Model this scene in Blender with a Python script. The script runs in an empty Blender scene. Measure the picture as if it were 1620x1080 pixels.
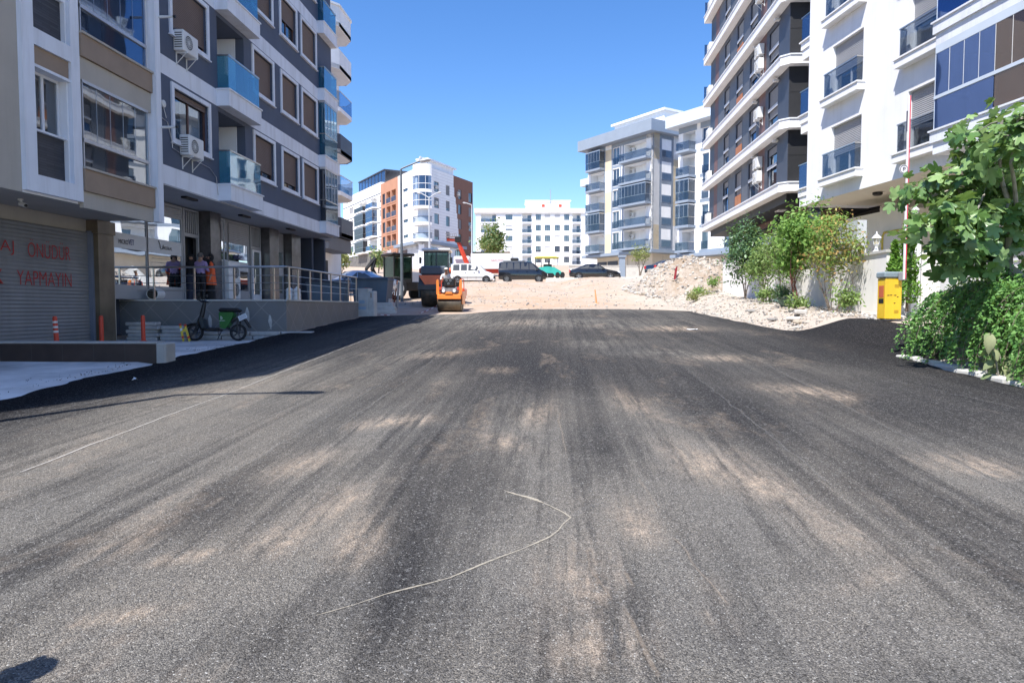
import bpy, bmesh, math, random
import numpy as np
from mathutils import Matrix, Vector, noise as mnoise
R=math.radians; PI=math.pi
random.seed(7); rng=np.random.default_rng(11)
scene=bpy.context.scene
C=scene.collection
# ---------------------------------------------------------------- camera, sky, sun, exposure
CAMH=1.7; YAW=R(3.6); PIT=math.atan(53/1080.)
cam=bpy.data.cameras.new('camera'); co=bpy.data.objects.new('camera',cam); C.objects.link(co)
co.location=(0,0,CAMH); co.rotation_euler=(PI/2-PIT,0,YAW)
cam.lens=24; cam.sensor_width=36; cam.clip_start=.05; cam.clip_end=5000
scene.camera=co
scene.view_settings.view_transform='Standard'; scene.view_settings.look='None'
scene.view_settings.exposure=0.88; scene.view_settings.gamma=1
w=bpy.data.worlds.new('World'); scene.world=w; w.use_nodes=True
wn=w.node_tree; wn.nodes.clear()
sky=wn.nodes.new('ShaderNodeTexSky'); sky.sky_type='NISHITA'; sky.sun_disc=False
SUN_EL=R(58); SUN_AZ=R(212)
sky.sun_elevation=SUN_EL; sky.sun_rotation=SUN_AZ; sky.altitude=400; sky.air_density=1.0; sky.dust_density=.35; sky.ozone_density=2.2
bg=wn.nodes.new('ShaderNodeBackground'); bg.inputs[1].default_value=.128
wo=wn.nodes.new('ShaderNodeOutputWorld'); hs=wn.nodes.new('ShaderNodeHueSaturation'); hs.inputs['Saturation'].default_value=1.28; hs.inputs['Hue'].default_value=.508; wn.links.new(sky.outputs[0],hs.inputs['Color']); wn.links.new(hs.outputs[0],bg.inputs[0]); wn.links.new(bg.outputs[0],wo.inputs[0])
sl=bpy.data.lights.new('sun','SUN'); sl.energy=4.4; sl.angle=R(.5); sl.color=(1,.955,.89)
so=bpy.data.objects.new('sun',sl); C.objects.link(so); so.location=(-20,-40,60)
sd=Vector((math.sin(SUN_AZ)*math.cos(SUN_EL),math.cos(SUN_AZ)*math.cos(SUN_EL),math.sin(SUN_EL)))
so.rotation_euler=sd.to_track_quat('Z','Y').to_euler()
# ---------------------------------------------------------------- measuring helpers (pixel of the 1620x1080 photo -> world)
def ray(px,py):
    x=(px-810)/1080.;u=-(py-540)/1080.
    fw=math.cos(PIT)+u*math.sin(PIT); z=-math.sin(PIT)+u*math.cos(PIT)
    return Vector((x*math.cos(YAW)-fw*math.sin(YAW), x*math.sin(YAW)+fw*math.cos(YAW), z))
def at(px,py,X=None,Y=None,Z=None):
    r=ray(px,py)
    t=X/r.x if X is not None else (Y/r.y if Y is not None else (Z-CAMH)/r.z)
    return Vector((r.x*t,r.y*t,CAMH+r.z*t))
# ---------------------------------------------------------------- object helpers
def link(o,parent=None):
    C.objects.link(o)
    if parent is not None: o.parent=parent
    return o
def tag(o,label=None,cat=None,group=None,kind=None):
    if label: o['label']=label
    if cat: o['category']=cat
    if group: o['group']=group
    if kind: o['kind']=kind
    return o
def thing(name,label,cat,loc=(0,0,0),rz=0,group=None):
    o=bpy.data.objects.new(name,None); o.empty_display_size=.3; link(o)
    o.location=loc; o.rotation_euler=(0,0,rz)
    return tag(o,label,cat,group)
def copy_tree(o,parent=None):
    c=o.copy(); C.objects.link(c)
    if parent is not None: c.parent=parent
    for ch in list(o.children): copy_tree(ch,c)
    return c
def part(name,mesh,parent,loc=(0,0,0),rz=0,mtx=None):
    o=bpy.data.objects.new(name,mesh); link(o,parent)
    if mtx is not None: o.matrix_local=mtx
    else: o.location=loc; o.rotation_euler=(0,0,rz)
    return o
class MB:
    def __init__(s,X=None): s.v=[];s.f=[];s.m=[];s.X=X or Matrix()
    def add(s,vs,fs,mi=0):
        b=len(s.v); X=s.X
        s.v+=[tuple(X@Vector(p)) for p in vs]; s.f+=[tuple(b+i for i in f) for f in fs]; s.m+=[mi]*len(fs)
        return s
    def quad(s,a,b,c,d,mi=0): return s.add([a,b,c,d],[(0,1,2,3)],mi)
    def box(s,x0,x1,y0,y1,z0,z1,mi=0,bev=0):
        if bev<=0:
            return s.add([(x0,y0,z0),(x1,y0,z0),(x1,y1,z0),(x0,y1,z0),(x0,y0,z1),(x1,y0,z1),(x1,y1,z1),(x0,y1,z1)],
              [(0,3,2,1),(4,5,6,7),(0,1,5,4),(1,2,6,5),(2,3,7,6),(3,0,4,7)],mi)
        b=bev; vs=[];ids={}
        for ix,x in enumerate((x0,x1)):
            for iy,y in enumerate((y0,y1)):
                for iz,z in enumerate((z0,z1)):
                    sx,sy,sz=(b if ix==0 else -b),(b if iy==0 else -b),(b if iz==0 else -b)
                    ids[ix,iy,iz,'x']=len(vs);vs.append((x,y+sy,z+sz))
                    ids[ix,iy,iz,'y']=len(vs);vs.append((x+sx,y,z+sz))
                    ids[ix,iy,iz,'z']=len(vs);vs.append((x+sx,y+sy,z))
        g=ids; F=[]
        for i,k in ((0,1),(1,0)):
            for ax in 'xyz':
                o=[(0,0),(1,0),(1,1),(0,1)]
                if ax=='x': f=[g[i,a,c,'x'] for a,c in o]
                elif ax=='y': f=[g[a,i,c,'y'] for a,c in o]
                else: f=[g[a,c,i,'z'] for a,c in o]
                F.append(tuple(f if (i==1)!=(ax=='y') else f[::-1]))
        for a in (0,1):
            for c in (0,1):
                q=[g[0,a,c,'y'],g[1,a,c,'y'],g[1,a,c,'z'],g[0,a,c,'z']];F.append(tuple(q if (a==c) is False else q[::-1]))
                q=[g[a,0,c,'x'],g[a,1,c,'x'],g[a,1,c,'z'],g[a,0,c,'z']];F.append(tuple(q if a==c else q[::-1]))
                q=[g[a,c,0,'x'],g[a,c,1,'x'],g[a,c,1,'y'],g[a,c,0,'y']];F.append(tuple(q if a!=c else q[::-1]))
        for a in (0,1):
            for c in (0,1):
                for e in (0,1):
                    q=[g[a,c,e,'x'],g[a,c,e,'y'],g[a,c,e,'z']]; F.append(tuple(q if (a+c+e)%2 else q[::-1]))
        return s.add(vs,F,mi)
    def tube(s,pts,r,seg=8,mi=0,cap=True):
        pts=[Vector(p) for p in pts]; n=len(pts); rr=r if isinstance(r,(list,tuple)) else [r]*n
        vs=[];fs=[];prev=None
        for i,p in enumerate(pts):
            d=(pts[min(i+1,n-1)]-pts[max(i-1,0)])
            if d.length<1e-9: d=Vector((0,0,1))
            d.normalize()
            if prev is None:
                a=d.cross(Vector((0,0,1)) if abs(d.z)<.9 else Vector((1,0,0))).normalized()
            else:
                a=(prev-d*prev.dot(d)); a=a.normalized() if a.length>1e-6 else d.orthogonal().normalized()
            prev=a; b=d.cross(a)
            for k in range(seg):
                t=2*PI*k/seg; vs.append(tuple(p+(a*math.cos(t)+b*math.sin(t))*rr[i]))
        for i in range(n-1):
            for k in range(seg):
                k2=(k+1)%seg; fs.append((i*seg+k,i*seg+k2,(i+1)*seg+k2,(i+1)*seg+k))
        if cap: fs.append(tuple(range(seg-1,-1,-1))); fs.append(tuple((n-1)*seg+k for k in range(seg)))
        return s.add(vs,fs,mi)
    def lathe(s,prof,c=(0,0,0),axis='z',seg=20,mi=0,cap=True):
        vs=[];fs=[];n=len(prof);c=Vector(c)
        for r,h in prof:
            for k in range(seg):
                t=2*PI*k/seg;a,b=r*math.cos(t),r*math.sin(t)
                vs.append(tuple(c+Vector({'z':(a,b,h),'x':(h,a,b),'y':(b,h,a)}[axis])))
        for i in range(n-1):
            for k in range(seg):
                k2=(k+1)%seg; fs.append((i*seg+k,i*seg+k2,(i+1)*seg+k2,(i+1)*seg+k))
        if len(prof)>=4 and prof[0][1]==prof[-1][1] and prof[0][0]!=prof[-1][0]:   # closed ring section
            for k in range(seg): k2=(k+1)%seg; fs.append(((n-1)*seg+k,(n-1)*seg+k2,k2,k))
        elif cap: fs.append(tuple(range(seg-1,-1,-1))); fs.append(tuple((n-1)*seg+k for k in range(seg)))
        return s.add(vs,fs,mi)
    def prism(s,poly,y0,y1,mi=0,plane='xz'):
        n=len(poly)
        f={'xz':lambda p,t:(p[0],t,p[1]),'xy':lambda p,t:(p[0],p[1],t),'yz':lambda p,t:(t,p[0],p[1])}[plane]
        vs=[f(p,y0) for p in poly]+[f(p,y1) for p in poly]
        fs=[tuple(range(n)),tuple(range(2*n-1,n-1,-1))]+[(i,i+n,(i+1)%n+n,(i+1)%n) for i in range(n)]
        return s.add(vs,fs,mi)
    def mesh(s,name,mats,smooth=False,fix=False):
        me=bpy.data.meshes.new(name); me.from_pydata(s.v,[],s.f)
        for m in (mats if isinstance(mats,(list,tuple)) else [mats]): me.materials.append(m)
        me.polygons.foreach_set('material_index',s.m)
        if fix:
            bm=bmesh.new(); bm.from_mesh(me); bmesh.ops.recalc_face_normals(bm,faces=bm.faces); bm.to_mesh(me); bm.free()
        if smooth: me.polygons.foreach_set('use_smooth',[True]*len(me.polygons)); 
        me.update(); return me
    def build(s,name,mats,parent=None,smooth=False,fix=True,mtx=None):
        o=bpy.data.objects.new(name,s.mesh(name,mats,smooth,fix)); link(o,parent)
        if mtx is not None: o.matrix_local=mtx
        if smooth:
            md=o.modifiers.new('es','EDGE_SPLIT'); md.split_angle=R(38)
        return o
def F3(x,y,z=0,rz=0): return Matrix.Translation((x,y,z))@Matrix.Rotation(rz,4,'Z')
# ---------------------------------------------------------------- materials
MATS={}
def nt(m): m.use_nodes=True; return m.node_tree
class NG:
    """tiny node helper"""
    def __init__(s,m): s.t=nt(m); s.b=s.t.nodes['Principled BSDF']; s.o=s.t.nodes['Material Output']
    def n(s,typ,**k):
        x=s.t.nodes.new(typ)
        for a,v in k.items():
            if a.startswith('i_'): 
                key=a[2:]; x.inputs[int(key) if key.isdigit() else key.replace('_',' ')].default_value=v
            else: setattr(x,a,v)
        return x
    def l(s,a,b): s.t.links.new(a,b)
    def pos(s,sc=(1,1,1),obj=False,rot=(0,0,0)):
        g=s.n('ShaderNodeTexCoord').outputs['Object'] if obj else s.n('ShaderNodeNewGeometry').outputs['Position']
        mp=s.n('ShaderNodeMapping'); mp.inputs['Scale'].default_value=sc; mp.inputs['Rotation'].default_value=rot; s.l(g,mp.inputs[0]); return mp.outputs[0]
    def noise(s,v,scale,detail=4,rough=.55,dist=0):
        x=s.n('ShaderNodeTexNoise'); x.inputs['Scale'].default_value=scale; x.inputs['Detail'].default_value=detail; x.inputs['Roughness'].default_value=rough; x.inputs['Distortion'].default_value=dist
        s.l(v,x.inputs['Vector']); return x.outputs['Fac']
    def ramp(s,f,stops,const=False):
        r=s.n('ShaderNodeValToRGB'); e=r.color_ramp.elements
        if const: r.color_ramp.interpolation='CONSTANT'
        while len(e)<len(stops): e.new(.5)
        for i,(p,c) in enumerate(stops):
            e[i].position=p; e[i].color=(c,c,c,1) if not isinstance(c,(tuple,list)) else (*c,1)
        s.l(f,r.inputs[0]); return r.outputs[0]
    def mix(s,f,a,b,typ='MIX'):
        x=s.n('ShaderNodeMix',data_type='RGBA',blend_type=typ)
        for sock,val in ((x.inputs[0],f),(x.inputs[6],a),(x.inputs[7],b)):
            if hasattr(val,'links') or hasattr(val,'is_linked'): s.l(val,sock)
            else: sock.default_value=(*val,1) if isinstance(val,(tuple,list)) else val
        return x.outputs[2]
    def math(s,op,a,b=0,clamp=False):
        x=s.n('ShaderNodeMath',operation=op); x.use_clamp=clamp
        for i,v in enumerate((a,b)):
            if hasattr(v,'is_linked'): s.l(v,x.inputs[i])
            else: x.inputs[i].default_value=v
        return x.outputs[0]
    def bump(s,h,strength=.3,dist=.01):
        x=s.n('ShaderNodeBump'); x.inputs['Strength'].default_value=strength; x.inputs['Distance'].default_value=dist
        s.l(h,x.inputs['Height']); s.l(x.outputs[0],s.b.inputs['Normal'])
def mat(name,col,rough=.8,var=.12,scale=1.6,bump=.15,bs=60,metal=0,spec=.5,obj=False,streak=0,dirt=None,emit=None,coat=0):
    if name in MATS: return MATS[name]
    m=bpy.data.materials.new(name); g=NG(m); b=g.b
    b.inputs['Roughness'].default_value=rough; b.inputs['Metallic'].default_value=metal; b.inputs['Specular IOR Level'].default_value=spec
    if coat: b.inputs['Coat Weight'].default_value=coat; b.inputs['Coat Roughness'].default_value=.08
    p=g.pos(obj=obj)
    f=g.noise(p,scale,5,.6)
    lo=tuple(max(0,c*(1-var)) for c in col); hi=tuple(min(1,c*(1+var*.6)) for c in col)
    c=g.mix(g.ramp(f,[(.32,0),(.68,1)]),lo,hi)
    if streak:
        s=g.noise(g.pos((2.2,2.2,.18),obj=obj),1.4,5,.65)
        c=g.mix(g.math('MULTIPLY',g.ramp(s,[(.48,0),(.75,1)]),streak),c,dirt or tuple(x*.45 for x in col))
    g.l(c,b.inputs['Base Color'])
    if bump: g.bump(g.noise(p,bs,3,.6),bump,.01)
    if emit: b.inputs['Emission Color'].default_value=(*emit,1); b.inputs['Emission Strength'].default_value=1
    MATS[name]=m; return m
def glass(name,tint,refl=.35,through=.4,rough=.02,dark=(.02,.025,.03),gc=(.9,.95,1)):
    """window glass: a mirror part that grows at grazing angles, a tinted see-through part"""
    if name in MATS: return MATS[name]
    m=bpy.data.materials.new(name); g=NG(m); g.t.nodes.remove(g.b)
    gl=g.n('ShaderNodeBsdfGlossy'); gl.inputs['Roughness'].default_value=rough; gl.inputs['Color'].default_value=(*gc,1)
    tr=g.n('ShaderNodeBsdfTransparent'); tr.inputs['Color'].default_value=(*tint,1)
    df=g.n('ShaderNodeBsdfDiffuse'); df.inputs['Color'].default_value=(*dark,1)
    m1=g.n('ShaderNodeMixShader'); m1.inputs[0].default_value=through; g.l(df.outputs[0],m1.inputs[1]); g.l(tr.outputs[0],m1.inputs[2])
    fr=g.n('ShaderNodeLayerWeight'); fr.inputs['Blend'].default_value=.5; fw=g.math('POWER',fr.outputs['Facing'],4.0)
    k=g.math('MULTIPLY_ADD',fw,.7); k.node.inputs[2].default_value=refl; k.node.use_clamp=True
    # slight waviness of the panes
    bn=g.n('ShaderNodeBump'); bn.inputs['Strength'].default_value=.12; bn.inputs['Distance'].default_value=.02
    g.l(g.noise(g.pos(),1.1,1,.4),bn.inputs['Height']); g.l(bn.outputs[0],gl.inputs['Normal'])
    m2=g.n('ShaderNodeMixShader'); g.l(k,m2.inputs[0]); g.l(m1.outputs[0],m2.inputs[1]); g.l(gl.outputs[0],m2.inputs[2])
    g.l(m2.outputs[0],g.o.inputs[0]); MATS[name]=m; return m
def leafmat(name,cols,rough=.5,trans=.35,spec=.35):
    if name in MATS: return MATS[name]
    m=bpy.data.materials.new(name); g=NG(m)
    gi=g.n('ShaderNodeNewGeometry'); c=g.ramp(gi.outputs['Random Per Island'],[(i/(len(cols)-1),k) for i,k in enumerate(cols)])
    n2=g.noise(g.pos(),1.5,3); c=g.mix(g.ramp(n2,[(.35,0),(.7,.35)]),c,tuple(x*.55 for x in cols[0]))
    g.l(c,g.b.inputs['Base Color']); g.b.inputs['Roughness'].default_value=rough; g.b.inputs['Specular IOR Level'].default_value=spec
    tl=g.n('ShaderNodeBsdfTranslucent'); g.l(g.mix(.5,c,(.35,.5,.08)),tl.inputs[0])
    mx=g.n('ShaderNodeMixShader'); mx.inputs[0].default_value=trans; g.l(g.b.outputs[0],mx.inputs[1]); g.l(tl.outputs[0],mx.inputs[2]); g.l(mx.outputs[0],g.o.inputs[0])
    MATS[name]=m; return m
WHITE=mat('white_plaster',(.84,.84,.84),.85,.06,.8,.12,40,streak=.20,dirt=(.5,.48,.44))
def siding(name,col,step):
    if name in MATS: return MATS[name]
    m=mat(name,col,.7,.05,.6,.05,30,streak=.15,dirt=(.5,.5,.52)); g=m.node_tree; b=g.nodes['Principled BSDF']; src=b.inputs['Base Color'].links[0].from_socket
    ge=g.nodes.new('ShaderNodeNewGeometry'); sp=g.nodes.new('ShaderNodeSeparateXYZ'); g.links.new(ge.outputs['Position'],sp.inputs[0])
    md=g.nodes.new('ShaderNodeMath'); md.operation='MODULO'; md.inputs[1].default_value=step; g.links.new(sp.outputs[2],md.inputs[0])
    lt=g.nodes.new('ShaderNodeMath'); lt.operation='LESS_THAN'; lt.inputs[1].default_value=step*.12; g.links.new(md.outputs[0],lt.inputs[0])
    mx=g.nodes.new('ShaderNodeMix'); mx.data_type='RGBA'; mx.inputs[7].default_value=tuple(c*.72 for c in col)+(1,); g.links.new(lt.outputs[0],mx.inputs[0]); g.links.new(src,mx.inputs[6]); g.links.new(mx.outputs[2],b.inputs['Base Color']); return m
SIDE=siding('white_siding',(.80,.81,.83),.55)
WHITEB=mat('bluish_white_paint',(.76,.79,.84),.8,.06,.9,.1,40,streak=.38,dirt=(.36,.35,.34))
GREYB=mat('slate_blue_plaster',(.088,.108,.155),.85,.10,.9,.15,50,streak=.12,dirt=(.14,.16,.19))
BEIGE=mat('beige_plaster',(.44,.40,.34),.85,.08,.8,.15,50,streak=.15)
BROWN=mat('brown_stone',(.30,.22,.155),.6,.12,2,.1,30)
CREAM=mat('cream_plaster',(.66,.58,.47),.85,.06,.8,.1,40,streak=.12)
CREAM2=mat('sand_plaster',(.68,.57,.40),.85,.05,.8,.1,40)
DARK=mat('anthracite_cladding',(.020,.021,.024),.55,.2,1.2,.12,40)
DARKP=mat('dark_grey_panel',(.052,.060,.082),.5,.15,1.0,.08,40)
BRN2=mat('brown_cladding',(.16,.085,.075),.6,.15,2)
BLUEG=mat('blue_grey_render',(.25,.30,.37),.75,.06,.8)
BLUEL=mat('light_blue_grey_render',(.55,.62,.70),.75,.06,.8)
ORANGE=mat('terracotta_render',(.46,.23,.145),.85,.07,.7,streak=.08)
RUST=mat('brown_render',(.20,.10,.075),.85,.08,.7)
ALU=mat('aluminium',(.55,.56,.58),.35,.05,3,.02,60,metal=.8)
STEEL=mat('stainless_steel',(.52,.50,.47),.28,.1,4,.02,60,metal=1)
PVC=mat('white_window_frame',(.75,.76,.78),.4,.03)
WOODF=mat('brown_window_frame',(.10,.045,.03),.45,.15,6)
FRB=mat('dark_window_frame',(.04,.045,.055),.4,.1)
SHUT=mat('taupe_shutter',(.14,.105,.095),.6,.08,2)
SHUTW=mat('grey_shutter',(.36,.36,.37),.5,.06,2)
SHUTL=mat('light_shutter',(.55,.56,.58),.5,.06,2)
BLACK=mat('black_plastic',(.012,.012,.013),.45,.2,6)
RUBBER=mat('rubber',(.018,.018,.019),.8,.2,9)
INT=mat('dim_interior',(.05,.048,.045),.9,.5,.9)
CURT=mat('curtain',(.55,.55,.56),.9,.15,4)
CONC=mat('concrete',(.40,.385,.36),.9,.2,1.4,.4,30,streak=.15)
CONCW=mat('pale_concrete',(.56,.55,.52),.9,.12,.9,.35,40)
GL=glass('window_glass',(.72,.76,.78),.18,.66)
GLSHOP=glass('mirror_shop_glass',(.25,.27,.28),.62,.25,.008)
GLBLUE=glass('blue_glass',(.60,.70,.80),.18,.72,dark=(.03,.05,.09),gc=(.48,.60,.80))
GLBRN=glass('amber_bay_glass',(.62,.52,.40),.12,.55,dark=(.10,.06,.03),gc=(.5,.5,.55))
GLBAY=glass('deep_blue_bay_glass',(.45,.50,.60),.24,.45,dark=(.01,.03,.09),gc=(.26,.38,.72))
GLCY=glass('cyan_balcony_glass',(.52,.82,.92),.12,.80,dark=(.02,.16,.24))
GLDK=glass('smoked_glass',(.72,.76,.80),.12,.86,gc=(.45,.50,.58))
ACW=mat('ac_white',(.70,.70,.68),.5,.06,4)
REDP=mat('red_plastic',(.62,.06,.025),.5,.15,5)
# ================================================================ GROUND
PROF=[(-2000,-20),(-60,-3),(0,0),(30,1.5),(44,2.28),(58,3.9),(66,4.25),(92,6.4),(127,9.0),(170,12.2),(200,14.2),(400,20),(3000,22)]
def prof(y):
    for i in range(len(PROF)-1):
        (a,za),(b,zb)=PROF[i],PROF[i+1]
        if y<=b: return za+(zb-za)*(y-a)/(b-a)
    return PROF[-1][1]
def ss(a,b,x):
    t=min(1,max(0,(x-a)/(b-a))); return t*t*(3-2*t)
def nz(x,y,s=1,z=0): return mnoise.noise(Vector((x*s,y*s,z)))
def G(x,y,fine=True):
    z=sum(prof(y+d) for d in (-2,-1,0,1,2))/5 if y>24 else prof(y)
    if x>6.9 and y>-60:                               # verge on the right
        z+=ss(6.9,8.5,x)*(.12+.36*ss(12,16,y))*(1-ss(60,70,y))
    if x<-7.85 and 12.5<y<19.9: z=min(z,.70)          # level under the forecourt
    if y>30 and fine:                                 # loose fill beyond the new asphalt
        k=ss(30,38,y)*(1-ss(80,110,y))
        z+=k*(.16*nz(x,y,.22)+.10*nz(x,y,.7,3)+.035*nz(x,y,2.1,7))
        z+=k*.75*ss(0,3.5,x)*ss(40,46,y)*(1-ss(60,63,y))*(1-ss(8,11,x))*.45
    return z
def xl(y): # left asphalt edge
    if y<27: return -7.78
    if y<28.7: return -7.78+(y-27)/1.7*3.6
    return -4.18+(y-28.7)/5.3*3.6
def xr(y):
    P=[(-30,6.95),(13.0,6.92),(14.2,7.9),(16,8.3),(18.2,8.5),(19.6,8.3),(20.3,7.1),(21.2,6.78),(31.0,6.05),(31.8,5.2),(34.1,1.0)]
    for i in range(len(P)-1):
        if y<=P[i+1][0]: t=(y-P[i][0])/(P[i+1][0]-P[i][0]); return P[i][1]+(P[i+1][1]-P[i][1])*t
    return P[-1][1]
def grid(xs,ys,f,mi=0):
    v=[];fs=[]
    for y in ys:
        for x in xs: v.append((x,y,f(x,y)))
    n=len(xs)
    for j in range(len(ys)-1):
        for i in range(n-1): fs.append((j*n+i,j*n+i+1,(j+1)*n+i+1,(j+1)*n+i))
    return v,fs
def lin(a,b,n): return [a+(b-a)*i/(n-1) for i in range(n)]
# asphalt material
def asphalt(name,fresh=False):
    m=bpy.data.materials.new(name); g=NG(m)
    P=g.pos()
    big=g.noise(P,.33,5,.6); st=g.noise(g.pos((1.7,.045,1)),1.5,7,.66,.25); st2=g.noise(g.pos((8,.12,1)),1.2,6,.65); pt=g.noise(g.pos((1,.42,1)),.9,6,.66,.5)
    gr=g.n('ShaderNodeTexVoronoi'); gr.inputs['Scale'].default_value=150; g.l(P,gr.inputs['Vector'])
    gv=g.n('ShaderNodeSeparateColor'); g.l(gr.outputs['Color'],gv.inputs[0])
    gr2=g.n('ShaderNodeTexVoronoi'); gr2.inputs['Scale'].default_value=52; g.l(P,gr2.inputs['Vector'])
    gv2=g.n('ShaderNodeSeparateColor'); g.l(gr2.outputs['Color'],gv2.inputs[0])
    fine=g.noise(P,210,3,.7)
    # dust amount
    d=g.math('ADD',g.math('MULTIPLY',g.ramp(st,[(.36,0),(.68,1)]),.50),g.math('MULTIPLY',g.ramp(big,[(.38,0),(.66,1)]),.34))
    d=g.math('ADD',d,g.math('MULTIPLY',g.ramp(st2,[(.45,0),(.72,1)]),.32))
    sep=g.n('ShaderNodeSeparateXYZ'); g.l(g.n('ShaderNodeNewGeometry').outputs['Position'],sep.inputs[0])
    yy=g.n('ShaderNodeMapRange'); yy.inputs[1].default_value=2; yy.inputs[2].default_value=15; yy.inputs[3].default_value=1.35; yy.inputs[4].default_value=.42; g.l(sep.outputs[1],yy.inputs[0])
    yf=g.n('ShaderNodeMapRange'); yf.inputs[1].default_value=23; yf.inputs[2].default_value=31; yf.inputs[3].default_value=0; yf.inputs[4].default_value=.35; g.l(sep.outputs[1],yf.inputs[0])
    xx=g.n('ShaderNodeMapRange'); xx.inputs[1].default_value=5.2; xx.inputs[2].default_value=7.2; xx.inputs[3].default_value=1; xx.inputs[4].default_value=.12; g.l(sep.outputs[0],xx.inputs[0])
    xm=g.n('ShaderNodeMapRange'); xm.inputs[1].default_value=-7.0; xm.inputs[2].default_value=-4.9; xm.inputs[3].default_value=.0; xm.inputs[4].default_value=1; g.l(sep.outputs[0],xm.inputs[0])  # dust fades out on the left, painting the building's shade blacker
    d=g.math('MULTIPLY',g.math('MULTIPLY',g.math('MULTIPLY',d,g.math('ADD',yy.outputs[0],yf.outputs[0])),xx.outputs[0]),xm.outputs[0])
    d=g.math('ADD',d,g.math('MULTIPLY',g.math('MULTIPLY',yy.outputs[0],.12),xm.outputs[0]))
    A=lambda nme:g.n('ShaderNodeAttribute',attribute_name=nme).outputs['Fac']
    brk=g.ramp(g.math('ADD',g.math('MULTIPLY',g.noise(g.pos((2.0,.22,1)),3.0,8,.75,.5),.65),g.math('MULTIPLY',st2,.35)),[(.41,0),(.60,1.25)])
    brk=g.math('MULTIPLY',brk,g.ramp(g.noise(g.pos((1,.3,1)),11,5,.7),[(.32,.35),(.62,1.2)]))
    d=g.math('MULTIPLY',d,g.math('SUBTRACT',1.0,g.math('MULTIPLY',A('dark'),.88),True))
    d=g.math('ADD',d,g.math('MULTIPLY',g.math('MULTIPLY',A('dust'),brk),1.0),True)
    # dark tar, pale stones, dust
    tar=g.mix(g.ramp(gv.outputs[0],[(.0,0),(1,1)]),(.010,.0102,.0125),(.042,.042,.046))
    tar=g.mix(g.ramp(gv2.outputs[0],[(.90,0),(.96,.75)]),tar,(.16,.16,.16))
    dustc=g.mix(g.ramp(g.noise(P,.6,4),[(.35,0),(.7,1)]),(.235,.222,.20),(.30,.268,.225))
    dustg=g.mix(g.ramp(gv.outputs[1],[(.1,0),(.9,1)]),(.13,.124,.116),dustc)
    dg=g.math('MULTIPLY',d,g.ramp(g.math('ADD',g.math('MULTIPLY',gv.outputs[2],.6),g.math('MULTIPLY',fine,.5)),[(.15,.45),(.8,1.25)]),True)
    c=g.mix(dg,tar,dustg)
    # pinkish soil smears
    pk=g.math('MULTIPLY',g.ramp(pt,[(.56,0),(.68,1)]),g.ramp(g.noise(g.pos((1,.5,1)),9,6,.8),[(.40,0),(.62,1)]))
    pk=g.math('ADD',g.math('MULTIPLY',pk,.35),g.math('MULTIPLY',g.math('MULTIPLY',A('pink'),brk),g.ramp(g.noise(g.pos((1,.6,1)),13,6,.8),[(.34,.1),(.60,1.1)])),True)
    pk=g.math('MULTIPLY',g.math('MULTIPLY',pk,xx.outputs[0]),xm.outputs[0])
    c=g.mix(g.math('MULTIPLY',pk,.9),c,(.50,.395,.30))
    c=g.mix(1.0,c,g.mix(g.math('MULTIPLY',xx.outputs[0],g.ramp(xm.outputs[0],[(0,0),(.35,1)])),(.42,.42,.45),(1,1,1)),'MULTIPLY')   # right edge clean and fresh; left strip darkened to deepen the building's shade
    # every stone has its own tone; a few are nearly white, a few pits are black
    fac=g.ramp(g.math('ADD',g.math('MULTIPLY',gv.outputs[0],.65),g.math('MULTIPLY',fine,.35)),[(.14,.52),(.50,.97),(.86,1.48)])
    c=g.mix(1.0,c,fac,'MULTIPLY')
    c=g.mix(g.math('MULTIPLY',g.ramp(gv.outputs[1],[(.984,0),(.990,1)]),g.ramp(g.math('ADD',d,.15,True),[(0,.25),(.6,.8)])),c,(.50,.49,.46))
    g.l(c,g.b.inputs['Base Color']); g.b.inputs['Roughness'].default_value=.9; g.b.inputs['Specular IOR Level'].default_value=.10
    h=g.math('ADD',g.math('MULTIPLY',gr.outputs['Distance'],-1.2),g.math('MULTIPLY',fine,.9)); h=g.math('SUBTRACT',h,g.math('MULTIPLY',d,.15))
    g.bump(h,.9,.008)
    return m
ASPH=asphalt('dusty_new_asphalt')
def dirtmat(name,a,b,c2,sc=1.0):
    m=bpy.data.materials.new(name); g=NG(m); P=g.pos()
    c=g.mix(g.ramp(g.noise(P,.28*sc,6,.6,.4),[(.36,0),(.64,1)]),a,b)
    if sc==1.0:
        sp=g.n('ShaderNodeSeparateXYZ'); g.l(P,sp.inputs[0]); mr=g.n('ShaderNodeMapRange'); mr.inputs[1].default_value=4.5; mr.inputs[2].default_value=7.5; mr.inputs[4].default_value=.75; g.l(g.math('ADD',sp.outputs[0],g.math('MULTIPLY',g.noise(P,.6,4),3)),mr.inputs[0]); c=g.mix(mr.outputs[0],c,(.47,.42,.37))
    c=g.mix(g.ramp(g.noise(P,1.7*sc,6,.7),[(.50,0),(.66,.6)]),c,c2)
    v=g.n('ShaderNodeTexVoronoi'); v.inputs['Scale'].default_value=9*sc; g.l(P,v.inputs['Vector'])
    c=g.mix(g.ramp(v.outputs['Distance'],[(.0,.35),(.25,0)]),c,(.62,.58,.53))
    c=g.mix(g.ramp(g.noise(P,6*sc,6,.75),[(.30,.55),(.42,0)]),c,(.22,.16,.11))
    g.l(c,g.b.inputs['Base Color']); g.b.inputs['Roughness'].default_value=.95; g.b.inputs['Specular IOR Level'].default_value=.1
    g.bump(g.math('ADD',g.noise(P,9*sc,6,.75),g.math('MULTIPLY',v.outputs['Distance'],-.5)),.7,.06)
    return m
DIRT=dirtmat('pale_orange_fill',(.43,.36,.30),(.44,.31,.22),(.48,.43,.37))
RUBM=dirtmat('white_rubble_soil',(.44,.39,.34),(.31,.24,.18),(.52,.49,.45),1.6)
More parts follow.
